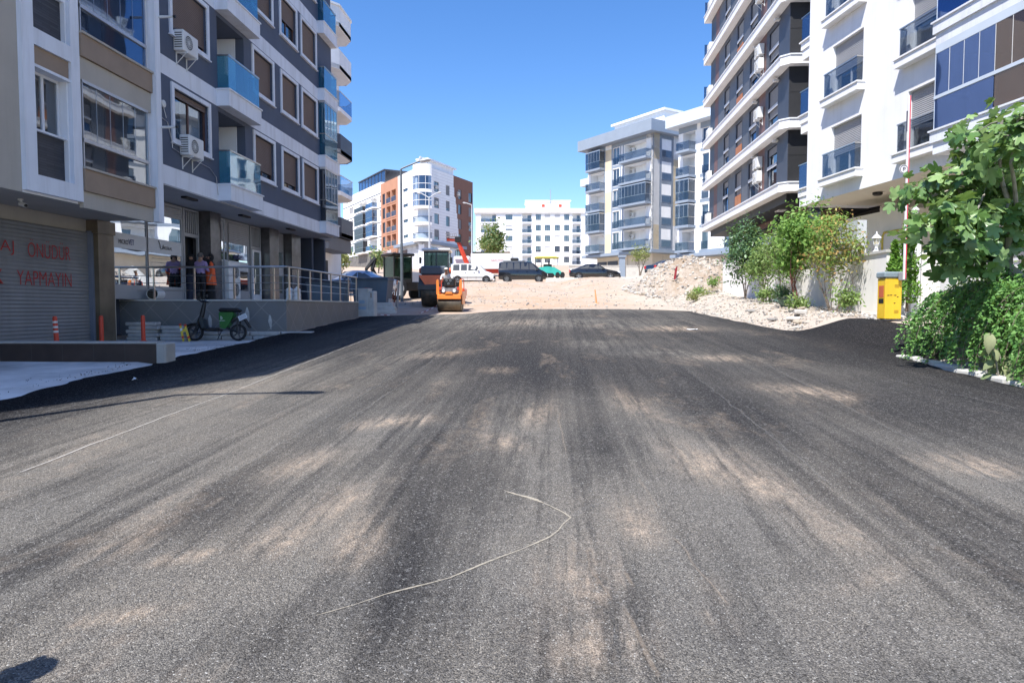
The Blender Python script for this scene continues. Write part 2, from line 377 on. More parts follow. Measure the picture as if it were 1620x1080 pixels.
GRAV=dirtmat('grey_gravel',(.42,.41,.39),(.47,.46,.44),(.50,.49,.48),3)
# terrain: one sheet to the horizon
xs=[-3000,-900,-300,-120,-60,-35]+lin(-24,-9,11)+lin(-8.3,9.3,60)+lin(9.9,24,14)+[35,60,120,300,900,3000]
ys=[-2000,-500,-120,-40,-15,-6,0,6]+lin(9,28,20)+lin(29,82,107)+lin(84,130,24)+[150,170,200,260,400,900,3000]
v,f=grid(xs,ys,lambda x,y:G(x,y)-.03-(.06 if (xl(y)+.35<x<xr(y)-.35 and -16<y<33) else 0))
mb=MB(); mb.add(v,f); o=mb.build('ground',[DIRT],smooth=True,fix=False); o.modifiers.clear(); tag(o,kind='structure')
# asphalt sheet with ragged edges and a skirt
rows=[]; ys=lin(-16,1.8,12)[:-1]+lin(1.8,9,110)[:-1]+lin(9,34,190); NX=120
mb=MB(); vs=[];fs=[]
def az(x,y):
    z=prof(y) if y<30 else prof(30)+(y-30)*.045
    if x>6.9: z+=ss(6.9,8.5,x)*(.12+.36*ss(12,16,y))+.01
    return z+.012
for y in ys:
    a=xl(y)+.22*nz(0,y,.6)+.12*nz(0,y,1.7)+.07*nz(3,y,5)+.03*nz(3,y,13); b=xr(y)+.10*nz(9,y,1.1)+.06*nz(5,y,5)
    if 12.6<y<19.5: a-=.10+.18*nz(1,y,.8,2)
    if y>30: a+=.5*nz(2,y,.9); b-=.4*nz(4,y,1.2)
    row=[(a-.10,y,min(G(a,y)-.06,az(a,y)-.09))]
    for i in range(NX):
        t=i/(NX-1); x=a+(b-a)*t; e=min(t,1-t)*(b-a)
        y2=y+ss(28.5,34,y)*(1.5*nz(x,7,.33)+.7*nz(x,3,1.1)-.3)
        z=az(x,y2)+.006*nz(x,y2,.6)-.03*(1-ss(0,.18,e))
        row.append((x,y2,z))
    row.append((b+.08,y,az(b,y)-.08)); vs+=row
n=NX+2
for j in range(len(ys)-1):
    for i in range(n-1): fs.append((j*n+i,j*n+i+1,(j+1)*n+i+1,(j+1)*n+i))
last=[(p[0],p[1]+.25,p[2]-.10) for p in vs[-n:]]; b0=len(vs); vs+=last
for i in range(n-1): fs.append((b0-n+i,b0-n+i+1,b0+i+1,b0+i))
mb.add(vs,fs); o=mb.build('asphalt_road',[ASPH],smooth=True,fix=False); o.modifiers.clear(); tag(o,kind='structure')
# where dust, reddish soil and clean tar lie on the asphalt: (px,py,rx,ry,tilt,strength) measured in the photograph, stored on the sheet itself
V=np.array(vs); yw,zw=V[:,1],V[:,2]-CAMH; fx=-V[:,0]*math.sin(YAW)+yw*math.cos(YAW); rx_=V[:,0]*math.cos(YAW)+yw*math.sin(YAW)
dep=fx*math.cos(PIT)-zw*math.sin(PIT); upv=fx*math.sin(PIT)+zw*math.cos(PIT); ok=dep>.8; dp=np.where(ok,dep,1); PX=np.where(ok,810+1080*rx_/dp,-9999); PY=np.where(ok,540-1080*upv/dp,9999)
def blobs(L):
    a=np.zeros(len(V))
    for (px,py,rx,ry,tl,s_) in L:
        c_,s2=math.cos(R(tl)),math.sin(R(tl)); dx,dy=PX-px,PY-py; u_=(dx*c_+dy*s2)/rx; w_=(-dx*s2+dy*c_)/ry; a=np.maximum(a,s_*np.exp(-(u_**2+w_**2)**1.2))
    return a
for nm_,L_ in (('dust',[(180,700,260,40,-20,.8),(60,820,160,50,-22,.7),(330,640,180,22,-18,.7),(250,960,300,70,-15,.55),(480,860,150,60,-40,.8),(560,700,140,30,-20,.6),(640,560,90,16,-20,.5),(830,700,90,50,60,.7),(900,860,120,140,80,.7),(980,1000,150,70,20,.55),(1180,800,200,60,30,.85),(1330,880,220,60,25,.6),(1350,940,80,25,10,1.0),(1120,720,70,25,30,.9),(1450,1000,260,60,10,.55),(1560,760,130,30,15,.6),(850,512,240,9,0,.7),(700,500,70,6,0,1.0),(950,545,60,8,0,.6),(1060,560,120,8,2,.6),(760,640,120,14,-5,.4),(420,590,120,12,-20,.5),(890,815,60,14,10,.8),(300,780,120,16,-28,.9),(90,1020,130,26,-10,.7)]),
 ('pink',[(640,665,45,9,-4,1),(575,673,30,8,-8,.7),(530,800,60,22,-25,.7),(560,860,50,28,-50,.9),(450,850,60,22,-20,.8),(800,700,30,12,10,.9),(852,655,26,14,-40,.9),(1110,735,60,22,25,1),(1210,770,90,26,28,.8),(1310,830,90,26,30,.5),(1010,830,40,26,50,.9),(920,920,55,60,70,.8),(940,1020,40,60,75,.8),(1040,1030,14,60,-20,.8),(200,858,70,12,-28,1),(285,882,48,8,-10,1),(190,975,60,10,-10,1),(1540,737,80,14,8,1),(1270,618,70,8,5,1),(1330,628,30,6,5,.8),(1150,567,50,5,2,.9),(1070,520,60,4,0,.9),(830,510,30,4,0,.6),(790,585,24,5,0,.7),(700,560,60,5,-5,.5),(1000,640,40,14,30,.8),(480,735,60,14,-18,.7),(500,520,40,5,-20,.4),(1380,915,60,16,-20,.5),(1130,960,12,50,-20,.5)]),
 ('dark',[(830,585,110,60,0,1),(1000,600,150,40,20,.7),(640,880,60,200,18,.95),(720,760,80,60,20,.7),(760,640,110,40,0,.6),(1160,650,150,50,20,.8),(1480,650,250,50,8,.85),(1390,720,100,40,20,.5),(330,800,90,30,-30,.6),(60,880,120,30,-25,.7),(120,760,90,16,-25,.6),(990,960,30,60,0,.4),(960,700,60,60,0,.5),(1300,560,140,22,8,.8),(400,1000,90,50,-20,.4),(1150,1000,70,50,10,.4)])):
    at_=o.data.attributes.new(nm_,'FLOAT','POINT'); at_.data.foreach_set('value',blobs(L_).astype(np.float32))
# chalk-like dust lines lying on the asphalt
def dustmat(name,col,lo,hi,ns=30,amax=1):
    m=bpy.data.materials.new(name); g=NG(m)
    g.b.inputs['Base Color'].default_value=(*col,1); g.b.inputs['Roughness'].default_value=.95
    uv=g.n('ShaderNodeAttribute',attribute_name='edge').outputs['Fac']
    a=g.math('MULTIPLY',g.ramp(g.math('ADD',uv,g.math('MULTIPLY',g.math('SUBTRACT',g.math('ADD',g.math('MULTIPLY',g.noise(g.pos(),ns,4,.75),.6),g.math('MULTIPLY',g.noise(g.pos((1,.35,1)),ns*.12,5,.7),.4)),.5),1.9)),[(lo,0),(hi,1)]),amax)
    tr=g.n('ShaderNodeBsdfTransparent'); mx=g.n('ShaderNodeMixShader'); g.l(a,mx.inputs[0]); g.l(tr.outputs[0],mx.inputs[1]); g.l(g.b.outputs[0],mx.inputs[2]); g.l(mx.outputs[0],g.o.inputs[0])
    return m
DUSTL=dustmat('pale_dust_line',(.40,.36,.29),.40,1.15,30,.8); SEAML=dustmat('roller_seam_dust',(.40,.38,.35),.35,1.1,30,.8); DUSTS=dustmat('soft_dust_streak',(.25,.24,.225),.45,1.7,30,.20); DUSTP=dustmat('pink_soil_smear',(.34,.275,.21),.45,1.6,40,.34)
def ribbon(name,px,wid,m,zoff=.010,world=False,jit=.0,label=None):
    P=[]
    for p in px:
        if world: P.append(Vector((p[0],p[1],0)))
        else:
            r=ray(*p); t=-CAMH/(r.z-.05*r.y); P.append(Vector((r.x*t,r.y*t,0)))
    Q=[]
    for i in range(len(P)-1):
        L=(P[i+1]-P[i]).length; k=max(2,int(L/.06))
        for j in range(k): Q.append(P[i].lerp(P[i+1],j/k))
    Q.append(P[-1]); n=len(Q); vs=[];fs=[];ed=[]
    for i,p in enumerate(Q):
        d=(Q[min(i+1,n-1)]-Q[max(0,i-1)]).normalized(); s=Vector((-d.y,d.x,0)); t=i/(n-1)
        ww=wid(t) if callable(wid) else wid
        c=p+s*jit*nz(p.x,p.y,3)
        for k in (-1,-.35,.35,1):
            q=c+s*ww*k; vs.append((q.x,q.y,az(q.x,q.y)+.006*nz(q.x,q.y,.6)+zoff)); ed.append((1-abs(k)) * (1 if .03<t<.97 else .35)+ (.25 if abs(k)<.5 else 0))
    for i in range(n-1):
        for k in range(3): fs.append((i*4+k,i*4+k+1,(i+1)*4+k+1,(i+1)*4+k))
    me=bpy.data.meshes.new(name); me.from_pydata(vs,[],fs); me.materials.append(m)
    a=me.attributes.new('edge','FLOAT','POINT'); a.data.foreach_set('value',ed)
    o=bpy.data.objects.new(name,me); link(o); return tag(o,kind='structure')
ribbon('road_dust_line',[(470,985),(520,972),(560,961),(610,944),(660,931),(712,918),(750,903),(790,885),(830,868),(868,853),(885,842),(893,832),(903,822),(893,815),(868,803),(835,790),(805,781),(783,774)],lambda t:.003+.009*min(1,t*4)*(1+.35*math.sin(t*37)) if t<.85 else .036*(1-t)*6+.006,DUSTL,.0045,jit=.03)
ribbon('road_dust_line',[(903,822),(925,806),(955,797),(985,790)],lambda t:.05*(1-t)+.01,DUSTS,.0055,jit=.03)
ribbon('road_dust_line',[(-70,790),(10,759),(120,715),(250,665),(373,619),(470,580),(560,545),(620,521),(662,503)],.020,SEAML,.005,jit=.02)
ribbon('road_dust_line',[(60,655),(190,628),(300,605)],.06,DUSTS,.005)
for q,wd,m_ in [([(1040,1078),(1020,1030),(1000,990),(985,960)],.022,DUSTP),([(968,955),(940,905),(930,870)],.012,DUSTP),([(1150,965),(1100,900),(1060,850)],.010,DUSTP),([(1010,760),(1045,810)],.012,DUSTP),([(1000,935),(990,905)],.018,DUSTP),([(1060,700),(1110,760)],.012,DUSTP),([(880,640),(895,720)],.012,DUSTP),([(1400,600),(1620,650)],.03,DUSTS),([(350,760),(520,660),(640,585)],.03,DUSTS),([(700,560),(620,620),(520,690)],.03,DUSTS),([(-20,690),(120,668),(300,600)],.03,DUSTS),([(0,830),(250,730),(480,640)],.035,DUSTS),([(1640,800),(1330,640),(1180,560)],.03,DUSTS),([(1330,780),(1180,660),(1080,580)],.025,DUSTS)]:
    ribbon('road_dust_smear',q,wd,m_,.006+.0012*random.random(),jit=.04)
# forecourt slab and front pavement on the left
FC=mat('forecourt_concrete',(.62,.605,.59),.85,.42,.7,.3,40,streak=0)
mb=MB(); v,f=grid(lin(-20,-7.7,40),lin(12.75,19.7,24),lambda x,y:.77-.10*ss(-8.2,-7.7,x)+.004*nz(x,y,1)); mb.add(v,f)
mb.box(-20,-7.75,12.70,12.78,.3,.765); o=mb.build('forecourt',[FC],fix=False); tag(o,kind='structure')
mb=MB(); v,f=grid(lin(-22,-7.55,30),lin(-16,12.72,60),lambda x,y:prof(y)+.025+.01*nz(x,y,.8)-.06*ss(-7.95,-7.55,x)); mb.add(v,f); o=mb.build('front_pavement',[FC],fix=False); tag(o,kind='structure')
# ================================================================ generic facade pieces
def upx(M,px,py):
    """pixel -> (u,z) on the vertical plane y=0 of frame M"""
    Mi=M.inverted(); o=Mi@Vector((0,0,CAMH)); d=Mi.to_3x3()@ray(px,py); t=-o.y/d.y; q=o+d*t; return q.x,q.z
def wallgrid(mb,u0,u1,z0,z1,holes,rev=.25,mf=lambda u,z:0,rm=None):
    us=sorted({u0,u1}|{h[0] for h in holes}|{h[1] for h in holes}|set(getattr(mf,'us',[]))); zs=sorted({z0,z1}|{h[2] for h in holes}|{h[3] for h in holes}|set(getattr(mf,'zs',[])))
    us=[u for u in us if u0<=u<=u1]; zs=[z for z in zs if z0<=z<=z1]
    for i in range(len(us)-1):
        for j in range(len(zs)-1):
            a,b,c,d=us[i],us[i+1],zs[j],zs[j+1]
            if b-a<1e-5 or d-c<1e-5: continue
            uc,zc=(a+b)/2,(c+d)/2
            if any(h[0]<uc<h[1] and h[2]<zc<h[3] for h in holes): continue
            mb.quad((a,0,c),(b,0,c),(b,0,d),(a,0,d),mf(uc,zc))
    for h in holes:
        a,b,c,d=h[:4]; r=h[4] if len(h)>4 else rev
        k=h[5] if len(h)>5 else (mf((a+b)/2,d+.02) if rm is None else rm)
        mb.quad((a,0,c),(a,0,d),(a,r,d),(a,r,c),k); mb.quad((b,0,c),(b,r,c),(b,r,d),(b,0,d),k)
        mb.quad((a,0,d),(b,0,d),(b,r,d),(a,r,d),k); mb.quad((a,0,c),(a,r,c),(b,r,c),(b,0,c),k)
_wc={}
def slats(mb,x0,x1,z0,z1,y,pitch=.055,mi=0):
    n=max(2,int((z1-z0)/pitch)); p=(z1-z0)/n
    for i in range(n):
        a=z0+i*p; mb.quad((x0,y,a),(x1,y,a),(x1,y-.014,a+p*.55),(x0,y-.014,a+p*.55),mi); mb.quad((x0,y-.014,a+p*.55),(x1,y-.014,a+p*.55),(x1,y,a+p),(x0,y,a+p),mi)
def window(parent,M,u0,u1,z0,z1,kind='glass',shut=0,fm=None,gm=None,sm=None,y=.12,name='window',div=1,trans=0,cur=False,pitch=.055,sill=None):
    """window part at M; frame mesh (+ pane, roller_shutter, curtain sub-parts); meshes cached by size"""
    fm=fm or PVC; gm=gm or GL; sm=sm or SHUT; w=round(u1-u0,2); h=round(z1-z0,2)
    key=(w,h,kind,shut,fm.name,gm.name,sm.name,div,trans,cur,pitch)
    if key not in _wc:
        t=.055; a=MB()
        a.box(0,t,0,.06,0,h); a.box(w-t,w,0,.06,0,h); a.box(t,w-t,0,.06,0,t); a.box(t,w-t,0,.06,h-t,h)
        for i in range(1,div): x=w*i/div; a.box(x-t*.6,x+t*.6,.002,.058,t,h-t)
        if trans: a.box(t,w-t,.004,.056,trans-t*.5,trans+t*.5)
        p=MB(); p.quad((t*.7,.03,t*.7),(w-t*.7,.03,t*.7),(w-t*.7,.03,h-t*.7),(t*.7,.03,h-t*.7))
        s=None
        if shut>0:
            s=MB(); slats(s,.01,w-.01,h*(1-shut),h-.01,-.02,pitch); s.box(.01,w-.01,-.035,-.012,h*(1-shut)-.05,h*(1-shut))
        q=None
        if cur:
            q=MB(); n=14; cw=w*(.38+.3*random.random()) ; off=random.random()*(w-cw)
            for i in range(n):
                xa=off+cw*i/n; xb=off+cw*(i+1)/n; q.quad((xa,.16+.03*(i%2),.03),(xb,.16+.03*((i+1)%2),.03),(xb,.16+.03*((i+1)%2),h-.03),(xa,.16+.03*(i%2),h-.03))
        _wc[key]=(a.mesh('window_frame',fm,fix=True),p.mesh('pane',gm),s.mesh('shutter',sm) if s else None,q.mesh('curtain',CURT) if q else None)
    A,P,S,Q=_wc[key]
    o=part(name,A,parent,mtx=M@Matrix.Translation((u0,y,z0)))
    if shut<1: part('pane',P,o)
    if S: part('roller_shutter',S,o)
    if Q and shut<1: part('curtain',Q,o)
    return o
def railing_glass(parent,M,u0,u1,z0,z1,y,gm,side=.0,rm=None,name='balcony_glass',ends=(1,1),rail=True,depth=None):
    g=MB(M); d=depth if depth is not None else max(.02,-y-.02)
    g.box(u0,u1,y,y+.014,z0,z1)
    if ends[0]: g.box(u0,u0+.014,y+.016,y+d,z0,z1)
    if ends[1]: g.box(u1-.014,u1,y+.016,y+d,z0,z1)
    o=g.build(name,[gm],parent)
    if rail:
        r=MB(M); r.box(u0-.02,u1+.02,y-.018,y+.03,z1,z1+.045)
        if ends[0]: r.box(u0-.02,u0+.03,y+.031,y+d,z1,z1+.045)
        if ends[1]: r.box(u1-.03,u1+.02,y+.031,y+d,z1,z1+.045)
        r.build('top_rail',[rm or STEEL],o)
    return o
def ac_meshes():
    b=MB(); b.box(0,.82,-.30,0,0,.58,bev=.02); 
    f=MB(); f.lathe([(.215,-.302),(.215,-.312),(.195,-.312),(.195,-.302)],c=(0,0,0),axis='y',seg=28)
    for r_ in (.06,.105,.15): f.lathe([(r_,-.304),(r_,-.311),(r_-.008,-.311),(r_-.008,-.304)],axis='y',seg=22)
    for k in range(8):
        t=k*PI/8; c,s=math.cos(t),math.sin(t); f.tube([(-c*.2,-.308,-s*.2),(c*.2,-.308,s*.2)],.004,4)
    d=MB(); d.lathe([(.195,-.3005),(.195,-.3035),(.001,-.3035)],axis='y',seg=24)
    k=MB()
    for x in (0,): k.box(x,x+.035,-.34,.01,-.045,-.003); k.box(x,x+.035,-.02,.012,-.38,-.046); k.tube([(x+.017,-.30,-.04),(x+.017,-.01,-.34)],.012,5)
    side=MB()
    for i in range(7): side.box(-.004,-.0005,-.26,-.04,.08+i*.065,.105+i*.065)
    return b.mesh('ac_body',ACW,fix=True),f.mesh('fan_grille',ACW,fix=True),d.mesh('fan_disc',BLACK,fix=True),k.mesh('bracket',ACW,fix=True),side.mesh('side_grille',BLACK,fix=True)
ACM=ac_meshes()
def ac(parent,M,u,z,y=0,rz=0):
    o=part('air_conditioner',ACM[0],parent,mtx=M@Matrix.Translation((u,y,z))@Matrix.Rotation(rz,4,'Z'))
    part('fan_grille',ACM[1],o,(.30,0,.29)); part('fan',ACM[2],o,(.30,0,.29)); part('bracket',ACM[3],o,(.12,0,0)); part('bracket',ACM[3],o,(.66,0,0)); part('side_grille',ACM[4],o)
    return o
def text(body,m,parent,M,u0,u1,z0,z1,y=-.01,name='lettering',depth=.002,bold=0,fit=True):
    cu=bpy.data.curves.new(name,'FONT'); cu.body=body; cu.size=1;  cu.extrude=depth; cu.offset=bold
    t=bpy.data.objects.new('tmp',cu); C.objects.link(t); bpy.context.view_layer.update()
    dg=bpy.context.evaluated_depsgraph_get(); me=bpy.data.meshes.new_from_object(t.evaluated_get(dg)); bpy.data.objects.remove(t)
    co_=np.empty(len(me.vertices)*3); me.vertices.foreach_get('co',co_); co_=co_.reshape(-1,3)
    mn,mx=co_.min(0),co_.max(0); sx=(u1-u0)/(mx[0]-mn[0]); sz=(z1-z0)/(mx[1]-mn[1])
    if not fit: sx=sz
    new=np.stack([(co_[:,0]-mn[0])*sx+u0, -co_[:,2]+y, (co_[:,1]-mn[1])*sz+z0],1)
    me.vertices.foreach_set('co',new.ravel()); me.materials.clear(); me.materials.append(m); me.update()
    me.transform(M)
    o=bpy.data.objects.new(name,me); link(o,parent); return o
# ================================================================ LEFT BUILDINGS  (facade plane X=-10.8, local x = world Y)
ROOFZ=18.7
def lb(name,label,cat,Y0): 
    r=thing(name,label,cat,(-10.8,Y0,0),PI/2); return r,(lambda Y:Y-Y0)
# --- beige building with the garage
L1,U=lb('apartment_building','beige apartment building with white framed window strip, glazed balconies and a roller garage door','building',1.6)
I=Matrix()
mb=MB()
yA,yB,yC=13.34,14.96,17.95
holes=[]; 
lv=[4.88+3*k for k in range(5)]
mfn=lambda u,z:0
for k,z in enumerate(lv[:5]):
    # stair window strip inside the white frame
    holes.append((U(13.69),U(14.71),z-.40,z+2.22,.28))
    if z+2.1<ROOFZ: holes.append((U(15.10),U(17.62),z,z+2.0,.9))
def mfn(u,z):
    Y=u+1.6
    if yA<Y<yB or Y>17.62: return 1
    if yB<=Y<=17.62:
        t=(z-4.88)%3
        return 2 if t>2.5 else 0
    return 0
mfn.us=[U(yA),U(yB),U(17.62),U(17.95)]; mfn.zs=[4.05]+[4.88+3*k+2.5 for k in range(-1,5)]+lv
# windows further along, out of the picture, keep the wall from being blank in reflections
for k,z in enumerate(lv):
    for Yw in (2.6,6.0,9.6): 
        if z+2<ROOFZ: holes.append((U(Yw),U(Yw+1.8),z+.55,z+2.05,.2))
wallgrid(mb,0,U(yC),4.05,ROOFZ,holes,.25,mfn)
mb.box(U(yC)-.001,U(yC)+.0,0,.001,4.05,4.06)
mb.box(.0,U(yC)-.002,1.0,14,4.06,ROOFZ-.01,0)                        # body
mb.quad((0,0,4.05),(0,1.0,4.05),(0,1.0,ROOFZ),(0,0,ROOFZ),0); mb.quad((U(yC),0,4.05),(U(yC),1.0,4.05),(U(yC),1.0,ROOFZ),(U(yC),0,ROOFZ),1)
mb.quad((0,0,4.05),(U(yC),0,4.05),(U(yC),1.7,4.05),(0,1.7,4.05),0)   # soffit
mb.quad((0,0,ROOFZ),(U(yC),0,ROOFZ),(U(yC),1,ROOFZ),(0,1,ROOFZ),1)
mb.box(0,U(yC),1.85,14,.2,4.055,0)
mb.build('wall',[BEIGE,WHITE,BROWN],L1)
# white frame stands proud; right end fin
f=MB(); 
for a,b in ((U(13.34),U(13.66)),(U(14.74),U(15.02))): f.box(a,b,-.10,.02,4.10,ROOFZ)
for z in lv: f.box(U(13.66),U(14.74),-.10,.02,z+2.24,z+2.58)
f.box(U(13.66),U(14.74),-.10,.02,4.10,4.46)
f.box(U(17.78),U(18.02),-.22,.03,4.0,ROOFZ); f.build('white_frame',[WHITEB],L1)
for k in range(6):
    b=MB(); z=4.88+3*(k-1)+2.5
    if k==0: z=4.36
    h=.52
    if z+h<ROOFZ: b.box(U(15.04),U(17.76),-.14,.02,z,z+h-.02); b.box(U(15.03),U(17.77),-.18,.02,z+h-.02,z+h+.03,1)
    if k>0: b.box(U(15.04),U(17.76),-.08,.02,z-.52,z-.01,2)
    else: b.box(U(15.04),U(17.76),-.08,.02,3.98,4.358,2)
    b.build('balcony_band',[BROWN,BEIGE,BEIGE],L1)
TILE=None
m=bpy.data.materials.new('dark_slate_tile'); g=NG(m); P=g.pos((1,1,1)); 
br=g.n('ShaderNodeTexBrick'); br.inputs['Scale'].default_value=1; br.inputs['Brick Width'].default_value=.45; br.inputs['Row Height'].default_value=.055; br.inputs['Mortar Size'].default_value=.004
br.inputs['Color1'].default_value=(.030,.032,.042,1); br.inputs['Color2'].default_value=(.055,.058,.07,1); br.inputs['Mortar'].default_value=(.012,.012,.016,1)
sx=g.n('ShaderNodeSeparateXYZ'); g.l(P,sx.inputs[0]); cb=g.n('ShaderNodeCombineXYZ'); g.l(sx.outputs[1],cb.inputs[0]); g.l(sx.outputs[2],cb.inputs[1]); g.l(cb.outputs[0],br.inputs['Vector'])
g.l(br.outputs['Color'],g.b.inputs['Base Color']); g.b.inputs['Roughness'].default_value=.5; g.bump(br.outputs['Fac'],-.3 if False else .3,.01); TILE=m
for k,z in enumerate(lv):
    if z+2.2>ROOFZ: continue
    p=MB(); p.box(U(13.69),U(14.71),.10,.27,z-.40,z+.52); p.box(U(13.67),U(14.73),.02,.27,z+.52,z+.56,1); p.build('tile_panel',[TILE,WHITEB],L1)
    p=MB(); p.box(U(13.67),U(14.73),-.04,.26,z+1.86,z+2.24,0); p.box(U(13.66),U(14.74),-.07,.26,z+1.80,z+1.86,1); p.build('blind_box',[BROWN,WHITEB],L1)
    window(L1,I,U(13.72),U(14.70),z+.56,z+1.80,y=.17,div=2,fm=PVC,cur=True)
    for Yw in (2.6,6.0,9.6): window(L1,I,U(Yw),U(Yw+1.8),z+.55,z+2.05,'shutter',1 if (k+int(Yw))%3 else .5,div=2)
    # glazed balcony: lower blue glass, rail, upper panes
    lo=MB(); lo.box(U(15.12),U(17.60),-.05,-.035,z+.02,z+.60); q=lo.build('lower_glazing',[GLBLUE if k else GL],L1)
    rr=MB(); rr.box(U(15.10),U(17.62),-.09,.0,z+.60,z+.68); rr.box(U(15.10),U(17.62),-.09,.0,z+1.93,z+2.0); rr.box(U(15.10),U(15.13),-.08,0,z,z+1.93);rr.box(U(17.59),U(17.62),-.08,0,z,z+1.93)
    rr.box(U(15.10),U(17.62),-.09,.0,z-.001,z+.02); rr.build('glazing_rail',[ALU],L1)
    for i in range(5):
        a=U(15.13)+i*.492; g_=MB(); g_.box(a+.008,a+.484,-.055,-.043,z+.69,z+1.92); o=g_.build('balcony_pane',[GLBLUE if k else GL],L1)
        s_=MB(); s_.box(a+.484,a+.492,-.06,-.04,z+.69,z+1.92); s_.build('pane_edge',[ALU],o)
    c=MB(); 
    for i in range(10): c.quad((U(15.75)+i*.045,.18+.03*(i%2),z+.05),(U(15.795)+i*.045,.18+.03*((i+1)%2),z+.05),(U(15.795)+i*.045,.18+.03*((i+1)%2),z+1.9),(U(15.75)+i*.045,.18+.03*(i%2),z+1.9))
    c.build('balcony_curtain',[CURT],L1)
    n_=MB(); n_.box(U(16.4),U(17.3),.88,.895,z,z+1.9); n_.build('balcony_door',[INT],L1)
# ground floor: beam, pilaster, shutter (plane y=1.7)
mb=MB(); mb.box(0,U(18.46),1.70,1.84,3.72,4.045,0); mb.box(0,U(12.9),1.70,1.84,.5,3.72,0); mb.build('shutter_lintel',[BEIGE],L1)
MARB=mat('brown_marble',(.13,.10,.065),.35,.5,1.3,.05,30,streak=.3,dirt=(.2,.17,.12))
mb=MB(); mb.box(U(17.66),U(18.30),1.42,1.86,.6,3.70); mb.box(U(17.60),U(18.34),1.38,1.86,3.70,4.045); mb.box(U(18.31),U(18.48),1.52,1.84,.6,4.04,1); mb.build('pilaster',[MARB,BEIGE],L1)
mb=MB(); slats(mb,U(12.9),U(17.58),.78,3.72,1.66,.088)
for i in range(1): mb.box(U(12.9),U(17.58),1.62,1.66,.77,.83)
sh=mb.build('garage_shutter',[mat('galvanised_shutter',(.22,.22,.22),.5,.12,1.1,.05,30,metal=.15,streak=.3,dirt=(.12,.12,.12))],L1)
for x_ in (12.81,17.57): mb=MB(); mb.box(U(x_),U(x_+.09),1.55,1.72,.77,3.75); mb.build('shutter_guide',[mat('blue_grey_metal',(.16,.18,.23),.4)],L1)
RED=mat('red_paint',(.42,.035,.03),.7,.2,9)
def tx(body,px0,px1,pyt,pyb,px_=None):
    a=U(at(px0,(pyt+pyb)/2,X=-12.46).y); b=U(at(px1,(pyt+pyb)/2,X=-12.46).y)
    zt=at((px0+px1)/2,pyt,X=-12.46).z; zb=at((px0+px1)/2,pyb,X=-12.46).z
    return a,b,zb,zt
a,b,z0,z1=tx('',42,109,384,409); text('ÖNÜDÜR',RED,sh,I,a,b,z0,z1+.03,y=1.625,name='painted_words',bold=-.016)
a2=a-.42; text('GARAJ',RED,sh,I,a2-1.35,a2,z0,z1-.06,y=1.625,name='painted_words',bold=-.016)
a,b,z0,z1=tx('',25,111,430,452); text('YAPMAYIN',RED,sh,I,a,b,z0,z1,y=1.625,name='painted_words',bold=-.016)
a2=a-.40; text('PARK',RED,sh,I,a2-1.05,a2,z0,z1,y=1.625,name='painted_words',bold=-.016)
def camera_unit(parent,M):
    o=MB(M); o.lathe([(.055,0),(.055,-.03),(.02,-.04)],seg=14); o.tube([(0,0,-.03),(0,-.05,-.09)],.018,8); q=o.build('security_camera',[ACW],parent,smooth=True)
    o=MB(M); o.tube([(0.02,.02,-.10),(-.06,-.17,-.15)],.045,12); p=o.build('camera_body',[ACW],q,smooth=True); o=MB(M); o.tube([(-.06,-.17,-.15),(-.065,-.18,-.153)],.036,12); o.build('camera_lens',[BLACK],p)
for Yc,Xo in ((14.2,.75),): camera_unit(L1,F3(U(Yc),Xo,4.05,0))
mb=MB(); mb.box(U(12.9),U(13.35),1.5,1.7,4.02,4.05); 
# --- grey building over the shops
L2,U=lb('apartment_building','slate grey apartment building with white bands and taupe shutters above a shop','building',18.04)
YE=30.97
zb=[5.14+3*k for k in range(5)]
holes=[]
def wins(k):
    z=zb[k]
    return [(18.98,20.92,z+1.36,z+2.78),(24.22,25.88,z+1.38,z+2.80),(26.76,28.34,z+1.38,z+2.80),(28.98,30.66,z+1.38,z+2.80)]
for k in range(4):
    for w_ in wins(k): holes.append((U(w_[0]),U(w_[1]),w_[2],w_[3],.22))
    holes.append((U(21.6),U(23.5),zb[k]+.52,zb[k]+2.86,1.3,0))
def mfn(u,z): return 1 if (z-5.14)%3<.52 or z>17.14 else 0
mfn.us=[];mfn.zs=[5.14+3*k+.52 for k in range(5)]+zb
mb=MB(); wallgrid(mb,.0,U(YE+1.9),5.14,ROOFZ,holes,.22,mfn)
mb.box(.002,U(YE+1.9)-.002,1.31,13,5.15,ROOFZ-.01,2)
for x in (0,U(YE+1.9)): mb.quad((x,0,5.14),(x,1.32,5.14),(x,1.32,ROOFZ),(x,0,ROOFZ),1)
mb.quad((0,0,ROOFZ),(U(YE+1.9),0,ROOFZ),(U(YE+1.9),1.32,ROOFZ),(0,1.32,ROOFZ),1)
mb.build('wall',[GREYB,WHITEB,GREYB],L2)
mb=MB(); mb.box(0,U(YE+1.9),0.002,13,5.10,5.139); mb.build('soffit',[mat('grey_soffit',(.42,.43,.45),.9,.05)],L2)
TRIM=WHITEB
